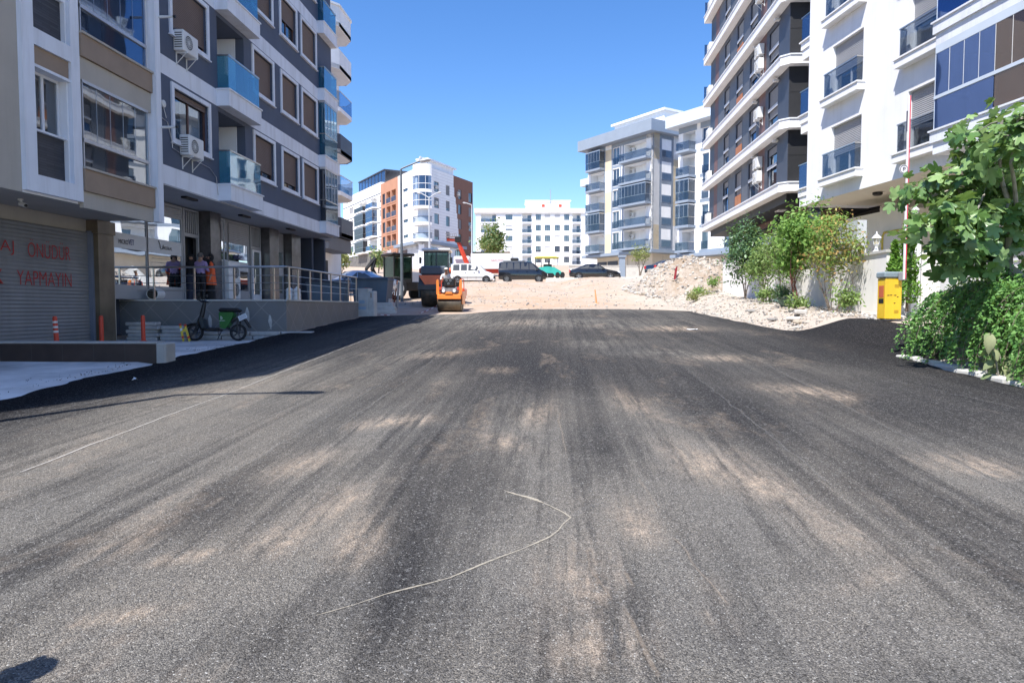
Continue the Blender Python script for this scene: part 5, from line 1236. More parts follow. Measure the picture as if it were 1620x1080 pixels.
SEDAN=[(-2.25,.42,.82,.82,.70,.55),(-2.18,.30,.92,.95,.80,.60),(-1.75,.24,.96,1.02,.86,.62),(-1.30,.22,.96,1.18,.88,.60),(-.75,.22,.95,1.42,.885,.56),(-.1,.22,.94,1.46,.89,.56),(.35,.22,.93,1.40,.89,.56),(.95,.22,.92,1.02,.885,.62),(1.35,.23,.86,.92,.87,.60),(1.95,.25,.74,.80,.82,.55),(2.22,.30,.62,.66,.72,.48),(2.30,.40,.52,.54,.60,.40)]
def G2(x,y): return G(x,y)
def gz(px,py,Y): return at(px,py,Y=Y)
p=gz(940,438,62.3)
car('parked_car','black saloon car in side view behind the pale kerb, facing right','car',(p.x,62.3,4.20),0,SEDAN,PBLK,[(-1.45,-.55,-.45,-.85),(-.50,.35,.20,-.42),(.40,.85,.42,.26)][:2]+[(.38,.80,.40,.24)],(-1.42,1.38),.33,None,((.97,.97,.66),(.42,1.40,.50)),((-1.32,1.10,.62),(-.80,1.40,.50)),extra=seams((-.52,.42)),group='parked cars')
p=gz(1040,433,60.6)
car('parked_car','dark saloon car half hidden behind the rubble heap, red tail lights toward us','car',(p.x+1.2,61.4,4.45),R(32),SEDAN,PNAVY,[(-1.45,-.55,-.45,-.85),(-.50,.35,.20,-.42)],(-1.42,1.38),.33,None,((.97,.97,.66),(.42,1.40,.50)),((-1.32,1.10,.62),(-.80,1.40,.50)),extra=seams((-.52,.42)),group='parked cars')
VAN=[(-2.35,.45,1.10,1.20,.78,.62),(-2.30,.30,1.15,1.84,.86,.68),(-2.1,.24,1.16,1.93,.90,.70),(-1.0,.24,1.16,1.96,.91,.70),(.3,.24,1.14,1.95,.91,.69),(.85,.24,1.12,1.86,.91,.67),(1.65,.24,1.08,1.22,.89,.70),(2.0,.25,.96,1.06,.85,.66),(2.30,.30,.78,.86,.76,.56),(2.38,.42,.60,.64,.62,.45)]
def roofbox(t,st,side,hw):
    seams((-.35,.55))(t,st,side,hw)
    q=MB(); q.box(-1.9,.2,-.60,.60,1.985,2.03); 
    for s in (-.6,.56): q.box(-2.0,.3,s,s+.04,1.96,2.04)
    q.build('roof_rails',[ALU],t)
    q=MB(); q.box(-1.25,-.45,-.3,.3,2.06,2.34,bev=.1); q.build('roof_crate',[BLACK],t)
p=gz(828,447,66)
car('parked_van','black passenger van with a crate on its roof rails, facing right','van',(p.x,66,4.16),0,VAN,PBLK,[(-2.15,-1.60,-1.62,-2.08),(-1.5,-.95,-.98,-1.48),(-.85,-.30,-.33,-.83),(-.2,.55,.50,-.18),(.62,1.42,.86,.60)],(-1.55,1.50),.34,None,((1.66,1.17,.74),(.90,1.84,.60)),None,extra=roofbox)
p=gz(748,448,65.5)
MIN=[(-2.05,.45,1.05,1.15,.78,.64),(-2.0,.30,1.10,1.74,.84,.68),(-1.8,.24,1.10,1.84,.88,.70),(-.8,.24,1.10,1.88,.89,.70),(.3,.24,1.08,1.84,.89,.68),(.75,.24,1.06,1.66,.89,.66),(1.30,.24,1.03,1.14,.88,.68),(1.7,.25,.94,1.02,.85,.64),(2.05,.30,.78,.84,.76,.54),(2.12,.42,.60,.64,.62,.45)]
def opend(t,st,side,hw):
    seams((-.42,.42),zs=BLACK)(t,st,side,hw); q=MB(); q.box(-1.85,1.5,-hw-.012,-hw+.02,.50,.56); q.build('side_rub_strip',[BLACK],t)
    q=MB(); q.box(1.75,2.14,-.72,.72,.30,.70,bev=.05); q.build('open_grille',[BLACK],t)
car('parked_van','white compact van with black grille parked beyond the rollers','van',(p.x,65.5,4.07),0,MIN,PWHT,[(-1.80,-1.15,-1.18,-1.78),(-1.05,-.45,-.47,-1.03),(-.35,.72,.50,-.33)],(-1.35,1.38),.32,None,((1.28,1.13,.70),(.76,1.66,.60)),None,extra=opend)
p=gz(548,445,38)
car('parked_car','silver-blue saloon car parked on the left behind the terrace railing','car',(-11.3,38.3,2.35),R(168),SEDAN,PSIL,[(-1.45,-.55,-.45,-.85),(-.50,.35,.20,-.42)],(-1.42,1.38),.33,None,((.97,.97,.66),(.42,1.40,.50)),((-1.32,1.10,.62),(-.80,1.40,.50)),extra=seams((-.52,.42)),group='parked cars')
bpy.data.objects  # --- black sedan lifted on the slope is one of the above
# ---- truck with red boom, white box body
p=gz(790,440,71)
TR=thing('box_truck','white box truck with red lettering behind the white van','truck',(-8.5,71.5,4.75),0)
q=MB(); q.box(-.2,4.1,-1.1,1.1,.95,2.55,bev=.04); q.build('box_body',[PWHT],TR)
text('NAKLİYAT',mat('faded_red_print',(.55,.22,.22),.6),TR,I,1.9,3.2,1.72,2.02,y=-1.11,name='lettering',depth=.004)
q=MB(); q.box(-1.7,4.3,-.9,.9,.60,.94); q.build('chassis',[REDP],TR)
q=MB(); q.box(-2.0,-.3,-1.05,1.05,.5,2.3,bev=.12); q.build('cab',[PWHT],TR)
tw,rw=wheel_meshes(.42,.28,ALU,8)
for x in (-1.2,3.2):
    for s in (-1,1): o=part('wheel',tw,TR,mtx=Matrix.Translation((x,s*.92,.42))@(Matrix() if s<0 else Matrix.Rotation(PI,4,'Z'))); part('rim',rw,o)
BM=thing('loading_boom','red telescopic boom with a basket raised in front of the corner block','boom',(-11.2,69.0,4.6),0)
b0=gz(742,425,69)-Vector(BM.location); b1=gz(724,380,69)-Vector(BM.location); b2=gz(707,379,69)-Vector(BM.location)
q=MB(); q.tube([b0+Vector((.6,0,-1.6)),b0],.24,4); q.tube([b0,b1],[.24,.19],4); q.build('main_boom',[REDP],BM)
text('KİRALIK',PVC,BM,Matrix.Translation((b0.lerp(b1,.25))+Vector((0,-.36,0)))@Matrix.Rotation(math.atan2(b1.z-b0.z,b1.x-b0.x)+0,4,'Y').inverted() if False else Matrix.Translation((0,0,0)),b1.x+.1,b1.x+.75,b1.z-1.0,b1.z-.8,y=-.5,name='lettering') if False else None
q=MB(); q.box(b1.x-.25,b1.x+.35,-.3,.3,b1.z-.25,b1.z+.35,bev=.05); q.build('knuckle',[BLACK],BM)
q=MB(); q.tube([b1,b2],.16,6); q.build('tip_arm',[REDP],BM)
q=MB(); q.box(b2.x-.1,b1.x-.2,-.3,.3,b1.z+.32,b1.z+.37); 
for i in range(6): x=b2.x+.0+i*.2; q.tube([(x,-.3,b1.z+.35),(x,-.3,b1.z+.62)],.02,4)
q.tube([(b2.x-.1,-.3,b1.z+.62),(b1.x-.1,-.3,b1.z+.62)],.025,4); q.build('basket',[mat('grey_steel',(.25,.25,.26),.5)],BM)
q=MB(); q.box(-1.5,1.5,-.9,.9,-.35,.55,bev=.08); q.build('turret_base',[REDP],BM)
# ---- asphalt paver: teal body, yellow canopy
PV=thing('asphalt_paver','turquoise asphalt paver with a yellow canopy parked behind the black van','paver',(gz(868,432,73).x,73.0,4.95),0); PV.scale=(.56,.75,.68)
TEAL=mat('turquoise_paint',(.03,.42,.36),.45,.15,2,coat=.3); YEL=mat('yellow_canvas',(.72,.62,.10),.6,.1,2)
q=MB(); q.prism([(-2.0,.5),(-1.9,1.45),(-.3,1.65),(1.1,1.5),(2.3,.9),(2.5,.45),(2.0,.25),(-1.6,.25)],-1.1,1.1); q.build('body',[TEAL],PV)
q=MB(); q.prism([(-2.6,.2),(-2.0,1.3),(-1.9,.4)],-1.2,1.2); q.build('hopper',[TEAL],PV)
q=MB(); q.box(-2.7,1.9,-1.15,1.15,2.95,3.10,bev=.05); q.box(-2.4,1.5,-.9,.9,3.11,3.20,bev=.03); q.build('canopy',[YEL],PV)
for x in (-1.4,1.0,-2.5,1.7): 
    for s in (-1,1): q=MB(); q.tube([(x,s*1.0,1.4 if abs(x)<1.5 else 1.9),(x,s*1.0,2.96)],.05,6); q.build('canopy_post',[BLACK],PV)
q=MB(); q.box(-1.0,.6,-.7,.7,1.66,2.0,bev=.05); q.box(-.1,.2,-.5,-.2,2.0,2.45); q.build('seat_console',[BLACK],PV)
tw,rw=wheel_meshes(.45,.35,BLACK,3)
for x in (1.7,2.6):
    for s in (-1,1): o=part('wheel',tw,PV,mtx=Matrix.Translation((x,s*.95,.32))@(Matrix() if s<0 else Matrix.Rotation(PI,4,'Z'))); part('rim',rw,o)
for y_ in (-1.15,.75): q=MB(); q.prism([(-1.8,.0),(-2.0,.3),(-1.7,.6),(.8,.6),(1.1,.3),(.9,0)],y_,y_+.4); q.build('crawler_track',[BLACK],PV)
GLCAB=glass('green_tinted_cab_glass',(.45,.55,.50),.05,.75,dark=(.02,.03,.03),gc=(.5,.6,.6))
# ---- big single drum roller seen from the front (drum toward us)
ORG=mat('roller_orange_red',(.75,.10,.02),.4,.12,3,coat=.4); ORG2=mat('roller_orange',(.80,.22,.03),.4,.12,3,coat=.4); CHAR=mat('charcoal_paint',(.045,.05,.06),.4,.15,3)
IRON=mat('worn_drum_iron',(.10,.085,.065),.45,.5,4,.3,60,metal=.6,streak=.4,dirt=(.25,.18,.11))
BR=thing('road_roller','large charcoal and orange-red road roller with a glazed cab','road roller',(-6.35,36.2,1.78),R(4)); BR.scale=(.78,.9,.97)
q=MB(); q.lathe([(.55,-.72),(.66,-.78),(.68,-.74),(.68,.74),(.66,.78),(.55,.72)],c=(0,-1.0,.68),axis='x',seg=40); q.build('drum',[IRON],BR,smooth=True)
q=MB(); q.box(-.98,-.80,-1.5,1.6,.45,1.1,bev=.04); q.box(.80,.98,-1.5,1.6,.45,1.1,bev=.04); q.box(-.98,.98,-1.72,-1.5,.85,1.15,bev=.03); q.build('drum_frame',[CHAR],BR)
q=MB(); q.prism([(-1.55,1.12),(-1.50,1.32),(-1.35,1.62),(.1,1.68),(.1,1.12)],-.95,.95,plane='yz'); q.build('front_hood',[CHAR],BR)
q=MB(); q.prism([(-.50,1.12),(.50,1.12),(.94,1.64),(-.94,1.64)],-1.66,-1.5); q.build('orange_nose',[ORG],BR)
q=MB(); q.box(-.85,.85,-1.3,.3,1.66,2.15,bev=.08); q.build('bonnet',[mat('bonnet_slate',(.07,.09,.12),.45)],BR)
for s in (-1,1):
    q=MB(); q.lathe([(.07,-1.65),(.085,-1.6),(.085,-1.5)],c=(s*.62,0,1.38),axis='y',seg=14); q.build('headlight',[PVC],BR)
    q=MB(); q.lathe([(.15,-.05),(.15,.05)],c=(s*1.02,-.3,1.95),axis='x',seg=16); q.build('side_reflector',[ORG],BR)
cw=.86
q=MB()
for x in (-cw,cw-.08):
    for y in (.35,1.75): q.box(x,x+.08,y,y+.08,1.3,3.05)
q.box(-cw,cw,.35,.43,2.95,3.05); q.box(-cw,cw,.35,.43,1.55,1.70); q.box(-.04,.04,.352,.42,1.7,2.95); q.box(-cw,cw,.3,1.85,1.2,1.5); q.build('cab_frame',[CHAR],BR)
q=MB(); q.box(-cw+.08,-.04,.37,.385,1.7,2.95); q.box(.04,cw-.08,.37,.385,1.7,2.95); q.box(-cw+.02,-cw+.03,.44,1.74,1.5,2.95); q.box(cw-.03,cw-.02,.44,1.74,1.5,2.95); q.box(-cw+.08,cw-.08,1.77,1.78,1.5,2.95); q.build('cab_glass',[GLCAB],BR)
q=MB(); q.box(-.98,.98,.15,1.95,3.06,3.20,bev=.05); q.build('cab_roof',[PWHT],BR)
q=MB(); q.box(-.28,.28,1.0,1.5,1.5,1.95,bev=.05); q.box(-.26,.26,1.42,1.55,1.9,2.5,bev=.05); q.build('seat',[BLACK],BR)
for s in (-1,1):
    q=MB(); q.box(s*1.05-.08,s*1.05+.08,.0,.06,2.35,2.7,bev=.02); q.tube([(s*.86,.4,2.6),(s*1.05,.05,2.6)],.015,5); q.build('wing_mirror',[BLACK],BR)
tw,rw=wheel_meshes(.66,.42,CHAR,6)
for s in (-1,1): o=part('rear_wheel',tw,BR,mtx=Matrix.Translation((s*.78,2.4,.66))@Matrix.Rotation(PI/2 if s>0 else -PI/2,4,'Z')); part('rim',rw,o)
q=MB(); q.box(-.7,.7,1.8,3.4,.7,1.6,bev=.06); q.build('engine_cover',[ORG],BR)
# ---- small tandem roller with operator, right in front
SR=thing('road_roller','small orange tandem roller with black rear wheel driven by a worker','road roller',(-4.74,30.9,1.53),R(-2)); SR.scale=(.88,.95,.97)
q=MB(); q.lathe([(.30,-.60),(.345,-.62),(.355,-.60),(.355,.60),(.345,.62),(.30,.60)],c=(.0,-.05,.355),axis='x',seg=40); q.build('front_drum',[IRON],SR,smooth=True)
q=MB(); q.lathe([(.30,-.60),(.345,-.62),(.355,-.60),(.355,.60),(.345,.62),(.30,.60)],c=(-.35,1.75,.355),axis='x',seg=40); q.build('rear_drum',[RUBBER],SR,smooth=True)
q=MB(); q.box(-.66,-.615,-.25,.55,.35,.95,bev=.01); q.box(.615,.66,-.25,.55,.35,.95,bev=.01); q.box(-.614,.614,-.46,-.36,.58,.80,bev=.02); q.box(-.55,.55,-.36,.3,.74,.82,bev=.02); q.build('drum_yoke',[ORG2],SR)
q=MB(); q.box(-.42,.42,-.38,.45,.83,1.15,bev=.06); q.build('engine_block',[mat('grey_engine',(.22,.22,.23),.5,.4,8)],SR)
q=MB(); q.box(-.30,.30,-.44,-.05,1.16,1.55,bev=.05); 
q.build('instrument_panel',[BLACK],SR)
q=MB(); 
for x,z in ((-.12,1.44),(.08,1.44),(-.02,1.3)): q.lathe([(.05,-.445),(.05,-.46),(.035,-.46),(.035,-.445)],c=(x,0,z),axis='y',seg=14)
q.build('gauges',[ALU],SR)
for s in (-1,1):
    q=MB(); q.prism([(s*.66,.80),(s*.66,1.45),(s*.60,1.50),(s*.54,1.45),(s*.50,.80)],-.42,-.34); q.build('guard_plate',[ORG2],SR)
    q=MB(); q.lathe([(.075,-.48),(.085,-.44),(.085,-.40)],c=(s*.28,0,.97),axis='y',seg=16); q.build('headlight',[PVC],SR)
    q=MB(); q.box(s*.47-.05,s*.47+.05,-.45,-.38,1.00,1.14,bev=.01); q.build('indicator',[REDP],SR)
q=MB(); q.prism([(-.2,.82),(.2,.82),(.12,.92),(-.12,.92)],-.50,-.36); q.build('tow_bracket',[ORG2],SR)
q=MB(); q.box(-.50,.50,.60,1.75,.62,.80,bev=.03); q.box(-.60,.45,1.45,2.3,.75,1.15,bev=.06); q.build('rear_frame',[ORG],SR)
q=MB(); q.box(-.22,.22,1.0,1.42,.81,1.0,bev=.05); q.box(-.22,.22,1.40,1.48,1.0,1.45,bev=.03); q.build('seat',[BLACK],SR)
q=MB(); q.tube([(0,.05,1.5),(0,.35,1.42)],.02,6); q.lathe([(.17,0),(.19,.012),(.17,.024)],c=(0,.42,1.40),axis='z',seg=20); q.build('steering_wheel',[BLACK],SR)
q=MB(); q.tube([(.52,.1,1.0),(.52,.2,1.55),(.52,.9,1.55),(.52,1.0,.8)],.022,6); q.tube([(-.52,.1,1.0),(-.52,.2,1.45),(-.52,.9,1.45),(-.52,1.0,.8)],.022,6); q.build('hand_rail',[REDP],SR)
# ---- backhoe loader behind the lamp post
BL=thing('backhoe_loader','white and black backhoe loader behind the street lamp','excavator',(-9.7,43.2,2.2),R(40))
q=MB(); q.box(-1.6,1.6,-.6,.6,.6,1.15,bev=.05); q.build('chassis',[BLACK],BL)
q=MB(); q.prism([(.3,1.1),(1.9,1.1),(1.95,1.5),(1.6,1.75),(.3,1.8)],-.5,.5); q.build('engine_hood',[PWHT],BL)
q=MB()
for x in (-1.0,.22):
    for y in (-.72,.66): q.box(x,x+.07,y,y+.07,1.1,2.75)
q.box(-1.0,.29,-.72,.73,1.08,1.3); q.build('cab_frame',[BLACK],BL)
q=MB(); q.box(-.93,.22,-.70,-.69,1.3,2.7); q.box(-.93,.22,.69,.70,1.3,2.7); q.box(.24,.25,-.65,.66,1.3,2.7); q.box(-.97,-.96,-.65,.66,1.3,2.7); q.build('cab_glass',[GLCAB],BL)
q=MB(); q.box(-1.15,.45,-.82,.82,2.76,2.92,bev=.05); q.build('cab_roof',[BLACK],BL)
tw,rw=wheel_meshes(.72,.42,PWHT,6); t2,r2=wheel_meshes(.5,.34,PWHT,6)
for s in (-1,1):
    M_=(Matrix() if s<0 else Matrix.Rotation(PI,4,'Z'))
    o=part('rear_wheel',tw,BL,mtx=Matrix.Translation((-1.0,s*.95,.72))@M_); part('rim',rw,o); o=part('front_wheel',t2,BL,mtx=Matrix.Translation((1.4,s*.85,.5))@M_); part('rim',r2,o)
q=MB(); q.prism([(2.4,.1),(3.2,.1),(3.05,.35),(2.75,.5),(2.55,1.0),(2.35,1.0)],-1.05,1.05); q.build('front_bucket',[PWHT],BL)
q=MB(); q.tube([(.9,-.62,1.5),(1.8,-.62,1.2),(2.5,-.62,.6)],.09,6); q.tube([(.9,.62,1.5),(1.8,.62,1.2),(2.5,.62,.6)],.09,6); q.build('loader_arm',[BLACK],BL)
q=MB(); q.tube([(-1.6,0,.9),(-2.1,0,1.9),(-1.9,0,2.6)],[.16,.13,.12],6); q.tube([(-1.9,0,2.6),(-2.5,0,1.9),(-2.5,0,1.3)],[.12,.10,.08],6); q.build('backhoe_arm',[BLACK],BL)
q=MB(); q.prism([(-3.1,.8),(-2.5,.8),(-2.5,1.3),(-2.8,1.4)],-.3,.3); q.build('rear_bucket',[BLACK],BL)
# ================================================================ STREET FURNITURE
GALV=mat('galvanised_pole',(.13,.15,.17),.5,.15,3,.05,metal=.2)
def lamp(name,label,loc,h,reach,double=False,m=GALV,rise=.5,rz=0,r=.085):
    t=thing(name,label,'street lamp',loc,rz)
    q=MB(); q.tube([(0,0,0),(0,0,.9),(0,0,h)],[r*1.25,r*1.15,r*.72],12); q.lathe([(r*2.2,0),(r*2.2,.03),(r*1.4,.05)],seg=16); q.build('pole',[m],t,smooth=True)
    for s in ((1,-1) if double else (1,)):
        q=MB(); q.tube([(0,0,h),(s*.12,0,h+.06),(s*reach*.72,0,h+rise)],r*.6,8); q.build('arm',[m],t,smooth=True)
        q=MB(); x0=s*reach*.68; x1=s*(reach+.12); xm=(x0+x1)/2
        vs=[];
        q.tube([(x0,0,h+rise*.97),(x0+s*.1,0,h+rise*.98),(xm,0,h+rise+.03),(x1-s*.08,0,h+rise+.06),(x1,0,h+rise+.04)],[.05,.10,.135,.12,.05],10); 
        q.v=[(a,b,c_ if c_<h+rise+.03 else h+rise+.03+(c_-h-rise-.03)*.6) for a,b,c_ in q.v]
        o=q.build('lamp_head',[mat('lamp_head_grey',(.55,.56,.57),.4)],t,smooth=True)
    return t
p=at(636,478,Y=41.6); lamp('street_lamp','tall grey street lamp with one bent arm beside the backhoe loader',(p.x,41.6,1.95),8.2,1.72)
p=at(660,420,Y=62); 
LP=lamp('street_lamp','pale double armed street lamp standing in front of the rounded glazed bay',(at(679,340,Y=80).x,80,5.6),9.0,1.35,True,mat('pale_pole',(.5,.53,.56),.5),.55,R(-4),.10)
p=at(746.5,380,Y=110); q_=lamp('street_lamp','thin pale street lamp at the right end of the brown building wing',(at(746.5,380,Y=100).x,100,7.2),9.5,1.2,False,MATS['pale_pole'],.3,PI,.09)
# the lamp outside the left edge whose shadow crosses the road
k=8.2*math.tan(R(90)-SUN_EL); sx_,sy_=-math.sin(SUN_AZ),-math.cos(SUN_AZ)
lamp('street_lamp','grey street lamp on the near left pavement that casts its bent shadow over the asphalt',(-5.22-k*sx_,9.42-k*sy_,.2),8.2,1.72)
# parking barrier
PB=thing('parking_barrier','yellow parking barrier cabinet with red and white arm raised upright','barrier',(8.58,18.2,1.42),R(8))
YP=mat('yellow_paint',(.78,.50,.02),.4,.08,3,coat=.3,streak=.15,dirt=(.3,.2,.05)); 
q=MB(); q.box(-.20,.24,-.17,.17,.0,1.04,bev=.012); q.build('cabinet',[YP],PB)
q=MB(); q.box(-.24,.27,-.20,.20,1.045,1.20,bev=.03); q.build('lid',[mat('blue_grey_lid',(.22,.28,.31),.45)],PB)
q=MB(); q.box(-.206,-.2005,-.10,.10,.55,.85); q.build('side_label',[mat('red_label',(.5,.12,.05),.6)],PB)
q=MB(); q.box(-.206,-.2005,-.10,.10,.40,.52); q.build('lower_label',[BLACK],PB)
q=MB(); 
for z in (.80,.83,.86,.15,.18,.21): q.box(.04,.16,-.174,-.1705,z,z+.012)
q.build('air_slots',[mat('slot_shadow',(.30,.18,.01),.6)],PB)
for x,z,w_ in ((-.12,.60,.05),(-.05,.605,.04),(.06,.60,.05),(.13,.56,.03),(.05,.40,.035)): q=MB(); q.prism([(x-w_,z),(x,z+.014),(x+w_,z+.004),(x,z-.012)],-.1735,-.169); q.build('scratch',[BLACK],PB)
q=MB(); q.box(.10,.30,-.26,-.205,.98,1.18,bev=.01); q.build('arm_bracket',[mat('grey_steel',(.25,.25,.26))],PB)
WHP=mat('white_arm_paint',(.75,.74,.74),.4); PKR=mat('red_arm_paint',(.62,.05,.09),.4)
q=MB(); q.box(.18,.225,-.30,-.27,1.0,5.58); ar=q.build('arm',[WHP],PB)
q=MB(); q.box(.226,.252,-.302,-.268,1.02,5.58); q.build('red_edge',[PKR],ar)
q=MB(); q.lathe([(.115,-.31),(.115,-.325)],c=(.10,0,3.75),axis='y',seg=24); sg=q.build('round_sign',[WHP],ar); q=MB(); q.lathe([(.105,-.326),(.105,-.330),(.090,-.330),(.090,-.326)],c=(.10,0,3.75),axis='y',seg=24); q.box(.07,.085,-.330,-.326,3.70,3.80); q.lathe([(.032,-.326),(.032,-.330),(.015,-.330),(.015,-.326)],c=(.11,0,3.77),axis='y',seg=14); q.build('sign_symbol',[mat('dark_symbol',(.08,.08,.12))],sg)
for i in range(2): q=MB(); q.box(.16,.178,-.30,-.27,4.7-i*1.9,5.2-i*1.9); q.build('dark_mark',[mat('dark_symbol',(.08,.08,.12))],ar)
# cabinets, containers, kerb steps on the left
UC=thing('utility_cabinet','white concrete utility cabinet with blue stickers at the end of the terrace wall','cabinet',(-7.70,27.75,1.33),R(-6))
q=MB(); q.box(-.34,.10,-.22,.22,0,1.12,bev=.015); q.box(.101,.33,-.20,.20,0,1.06,bev=.015); q.box(-.36,.12,-.24,.24,1.12,1.17,bev=.02); q.build('body',[mat('aged_white_paint',(.50,.51,.50),.7,.15,3,streak=.3,dirt=(.3,.28,.25))],UC)
q=MB(); q.box(-.30,-.05,-.226,-.2205,.55,.68); q.box(-.32,.0,-.226,-.2205,.30,.42); q.build('blue_sticker',[mat('pale_blue_sticker',(.30,.42,.55),.5)],UC)
q=MB(); q.box(.20,.24,-.206,-.2005,.78,.98); q.build('vent',[mat('brown_rust',(.25,.16,.08),.8)],UC)
ST=mat('pale_limestone',(.52,.51,.48),.9,.15,3,.4,30)
for i in range(4):
    q=MB(); L_=[1.35,1.15,.9,.6][i]; q.box(0,L_,0,.5,0,.20,bev=.02); o=q.build('stone_step',[ST],None,mtx=rot3(-8.35+.05*i,29.6+.5*i,1.38+.18*i,R(6-3*i))); tag(o,['lowest','second','third','topmost'][i]+' pale stone step beside the white utility cabinet','step',group='stone steps')
for i,(px,py,nm) in enumerate(((562,452,'left'),(590,455,'right'))):
    t=thing('waste_container','%s grey-blue metal waste container behind the railing'%['plain','red lettered'][i],'container',(at(px-[42,0][i],470,Y=[29.6,31.2][i]).x,[29.6,31.2][i],[1.55,1.75][i]),R([4,-3][i]),'waste containers')
    m_=mat('blue_grey_container',(.10,.14,.18),.5,.2,1.5,.1,streak=.35,dirt=(.2,.18,.16))
    q=MB(); q.prism([(-.75,.2),(.75,.2),(.85,1.2),(-.85,1.2)],-.45,.45); q.build('bin_body',[m_],t); q=MB(); q.box(-.88,.88,-.5,.5,1.2,1.27,bev=.02); q.build('rim',[m_],t)
    q=MB(); q.prism([(-.52,1.27),(-.42,1.34),(.3,1.38),(.52,1.27)],-.86,.86,plane='yz'); q.build('lid',[CHAR],t)
    for a in (-.65,.65):
        for b in (-.3,.3): q=MB(); q.lathe([(.09,-.03),(.09,.03)],c=(a,b,.1),axis='x',seg=12); q.build('castor',[RUBBER],t)
    if i==1: text('ATIK',REDP,t,I,-.35,.05,.72,.86,y=-.50,name='lettering'); text('KUTUSU',REDP,t,I,-.35,.25,.55,.66,y=-.49,name='lettering')
BD=thing('leaning_board','grey metal sheet standing beside the waste container','board',(at(611,462,Y=32.3).x,32.3,1.62),R(5)); q=MB(); q.box(-.17,.17,-.02,.02,0,1.25); q.build('sheet',[mat('blue_grey_sheet',(.28,.33,.37),.6)],BD)
for i,(dx,ln,tl,c_) in enumerate(((.0,1.3,.16,CONC),(-.18,1.0,.3,mat('reddish_wood',(.30,.10,.06),.8)),(-.32,.8,.4,MATS['reddish_wood']))):
    x=at(628,470,Y=33.6).x+dx; q=MB(); q.tube([(0,0,0),(tl*ln*.5,0,ln)],.055 if i==0 else .035,4); o=q.build('leaning_plank',[c_],None,mtx=Matrix.Translation((x,33.6,1.68))); tag(o,['thick grey post leaning beside the street lamp','short reddish plank leaning left of the grey post','shortest reddish plank leaning beside the container'][i],'plank',group='leaning planks')
RP=thing('rope','thin striped safety rope sagging from the small roller to the kerb','rope',(0,0,0)); 
a=Vector((-5.15,31.4,2.0)); b=Vector((-7.2,27.9,1.42)); pts=[a.lerp(b,t)-Vector((0,0,.35*math.sin(PI*t)*(1-.3*t))) for t in lin(0,1,24)]
q=MB(); 
for i in range(23): q.tube([pts[i],pts[i+1]],.014,5,i%2)
q.build('cord',[PVC,mat('violet_red',(.35,.05,.08),.6)],RP)
# marker stake in the dirt
p=at(943,484,Y=40); MS=thing('marker_stake','thin orange marker stake standing in the pale dirt','stake',(p.x,39.6,G(p.x,39.6)-.05),0)
OM=mat('faded_orange',(.75,.33,.14),.7); q=MB(); q.tube([(0,0,0),(-.09,0,.80)],[.05,.035],8); q.lathe([(.17,0),(.16,.03),(.05,.06)],seg=14); q.build('stake',[OM],MS)
# low kerb in front of the parked cars
KB=thing('concrete_kerb','pale concrete kerb wall in front of the black saloon','kerb',(-.6,60.2,3.9),0)
q=MB(); q.box(-0.2,8.3,0,.5,-.4,.42,bev=.03); q.build('kerb',[CONCW],KB); q=MB(); q.box(2.3,2.32,-.004,0,-.3,.40); q.build('joint',[CONC],KB)
# garden wall of C with blue-grey posts
GW=thing('garden_wall','pale stone garden wall with blue-grey posts in front of the cream ground floor','wall',(at(900,430,Y=75).x,75,5.0),R(3))
q=MB(); q.box(0,20,0,.3,0,1.25); q.box(0,20,-.04,.34,1.25,1.33); q.build('wall',[mat('pale_rubble_wall',(.56,.53,.48),.9,.15,3,.5,12)],GW)
for x in (5.5,12.5): q=MB(); q.box(x,x+.6,-.15,.45,0,2.2); q.box(x-.1,x+.7,-.25,.55,2.2,2.4); q.build('post',[BLUEG if x<10 else CONC],GW)
q=MB(); q.tube([(12,.1,2.3),(20,.1,2.3)],.03,5); q.tube([(12,.1,1.85),(20,.1,1.85)],.03,5); q.build('fence_rail',[FRB],GW)
# retaining wall and shed low on the left end of the white block
RW=thing('retaining_wall','brown retaining wall between the brown wing and the far white block','wall',(at(742,430,Y=150).x,150,10.4),0)
q=MB(); q.box(-1,9,0,3,-2,3.6); q.build('wall',[mat('brown_earth_wall',(.20,.15,.10),.9,.3,1)],RW)
# ---- scooter
SC=thing('electric_scooter','black electric scooter with a green battery box parked in front of the terrace','scooter',(at(333,540,Z=.775).x,18.65,.775),R(3))
GRN=mat('green_panel',(.012,.13,.02),.35,.08,3,coat=.4)
def moto_wheel(x,nm):
    q=MB(); q.lathe([(.185,-.045),(.215,-.05),(.235,-.02),(.235,.02),(.215,.05),(.185,.045)],c=(0,0,0),axis='y',seg=32,cap=False); w_=q.build(nm,[RUBBER],SC,smooth=True,mtx=Matrix.Translation((x,0,.235)))
    q=MB(); q.lathe([(.187,-.03),(.187,.03),(.172,.03),(.172,-.03)],axis='y',seg=28); q.lathe([(.05,-.05),(.05,.05)],axis='y',seg=16)
    for i in range(5):
        for s in (-.12,.12): a=2*PI*i/5; q.tube([(.04*math.cos(a),0,.04*math.sin(a)),(.178*math.cos(a+s),0,.178*math.sin(a+s))],.011,5)
    q.build('rim',[mat('dark_alloy',(.10,.10,.11),.4,metal=.5)],w_)
moto_wheel(-.62,'front_wheel'); moto_wheel(.60,'rear_wheel')
q=MB(); q.tube([(-.62,-.07,.24),(-.50,-.07,.62),(-.46,0,.78)],.022,8); q.tube([(-.62,.07,.24),(-.50,.07,.62),(-.46,0,.78)],.022,8); q.build('front_fork',[BLACK],SC)
q=MB(); q.tube([(-.47,0,.60),(-.40,0,.95),(-.38,0,1.08)],[.065,.06,.045],10); q.tube([(-.50,0,.55),(-.42,0,.42),(-.32,0,.33),(.05,0,.31)],[.06,.065,.06,.06],10); q.build('steering_column',[BLACK],SC,smooth=True)
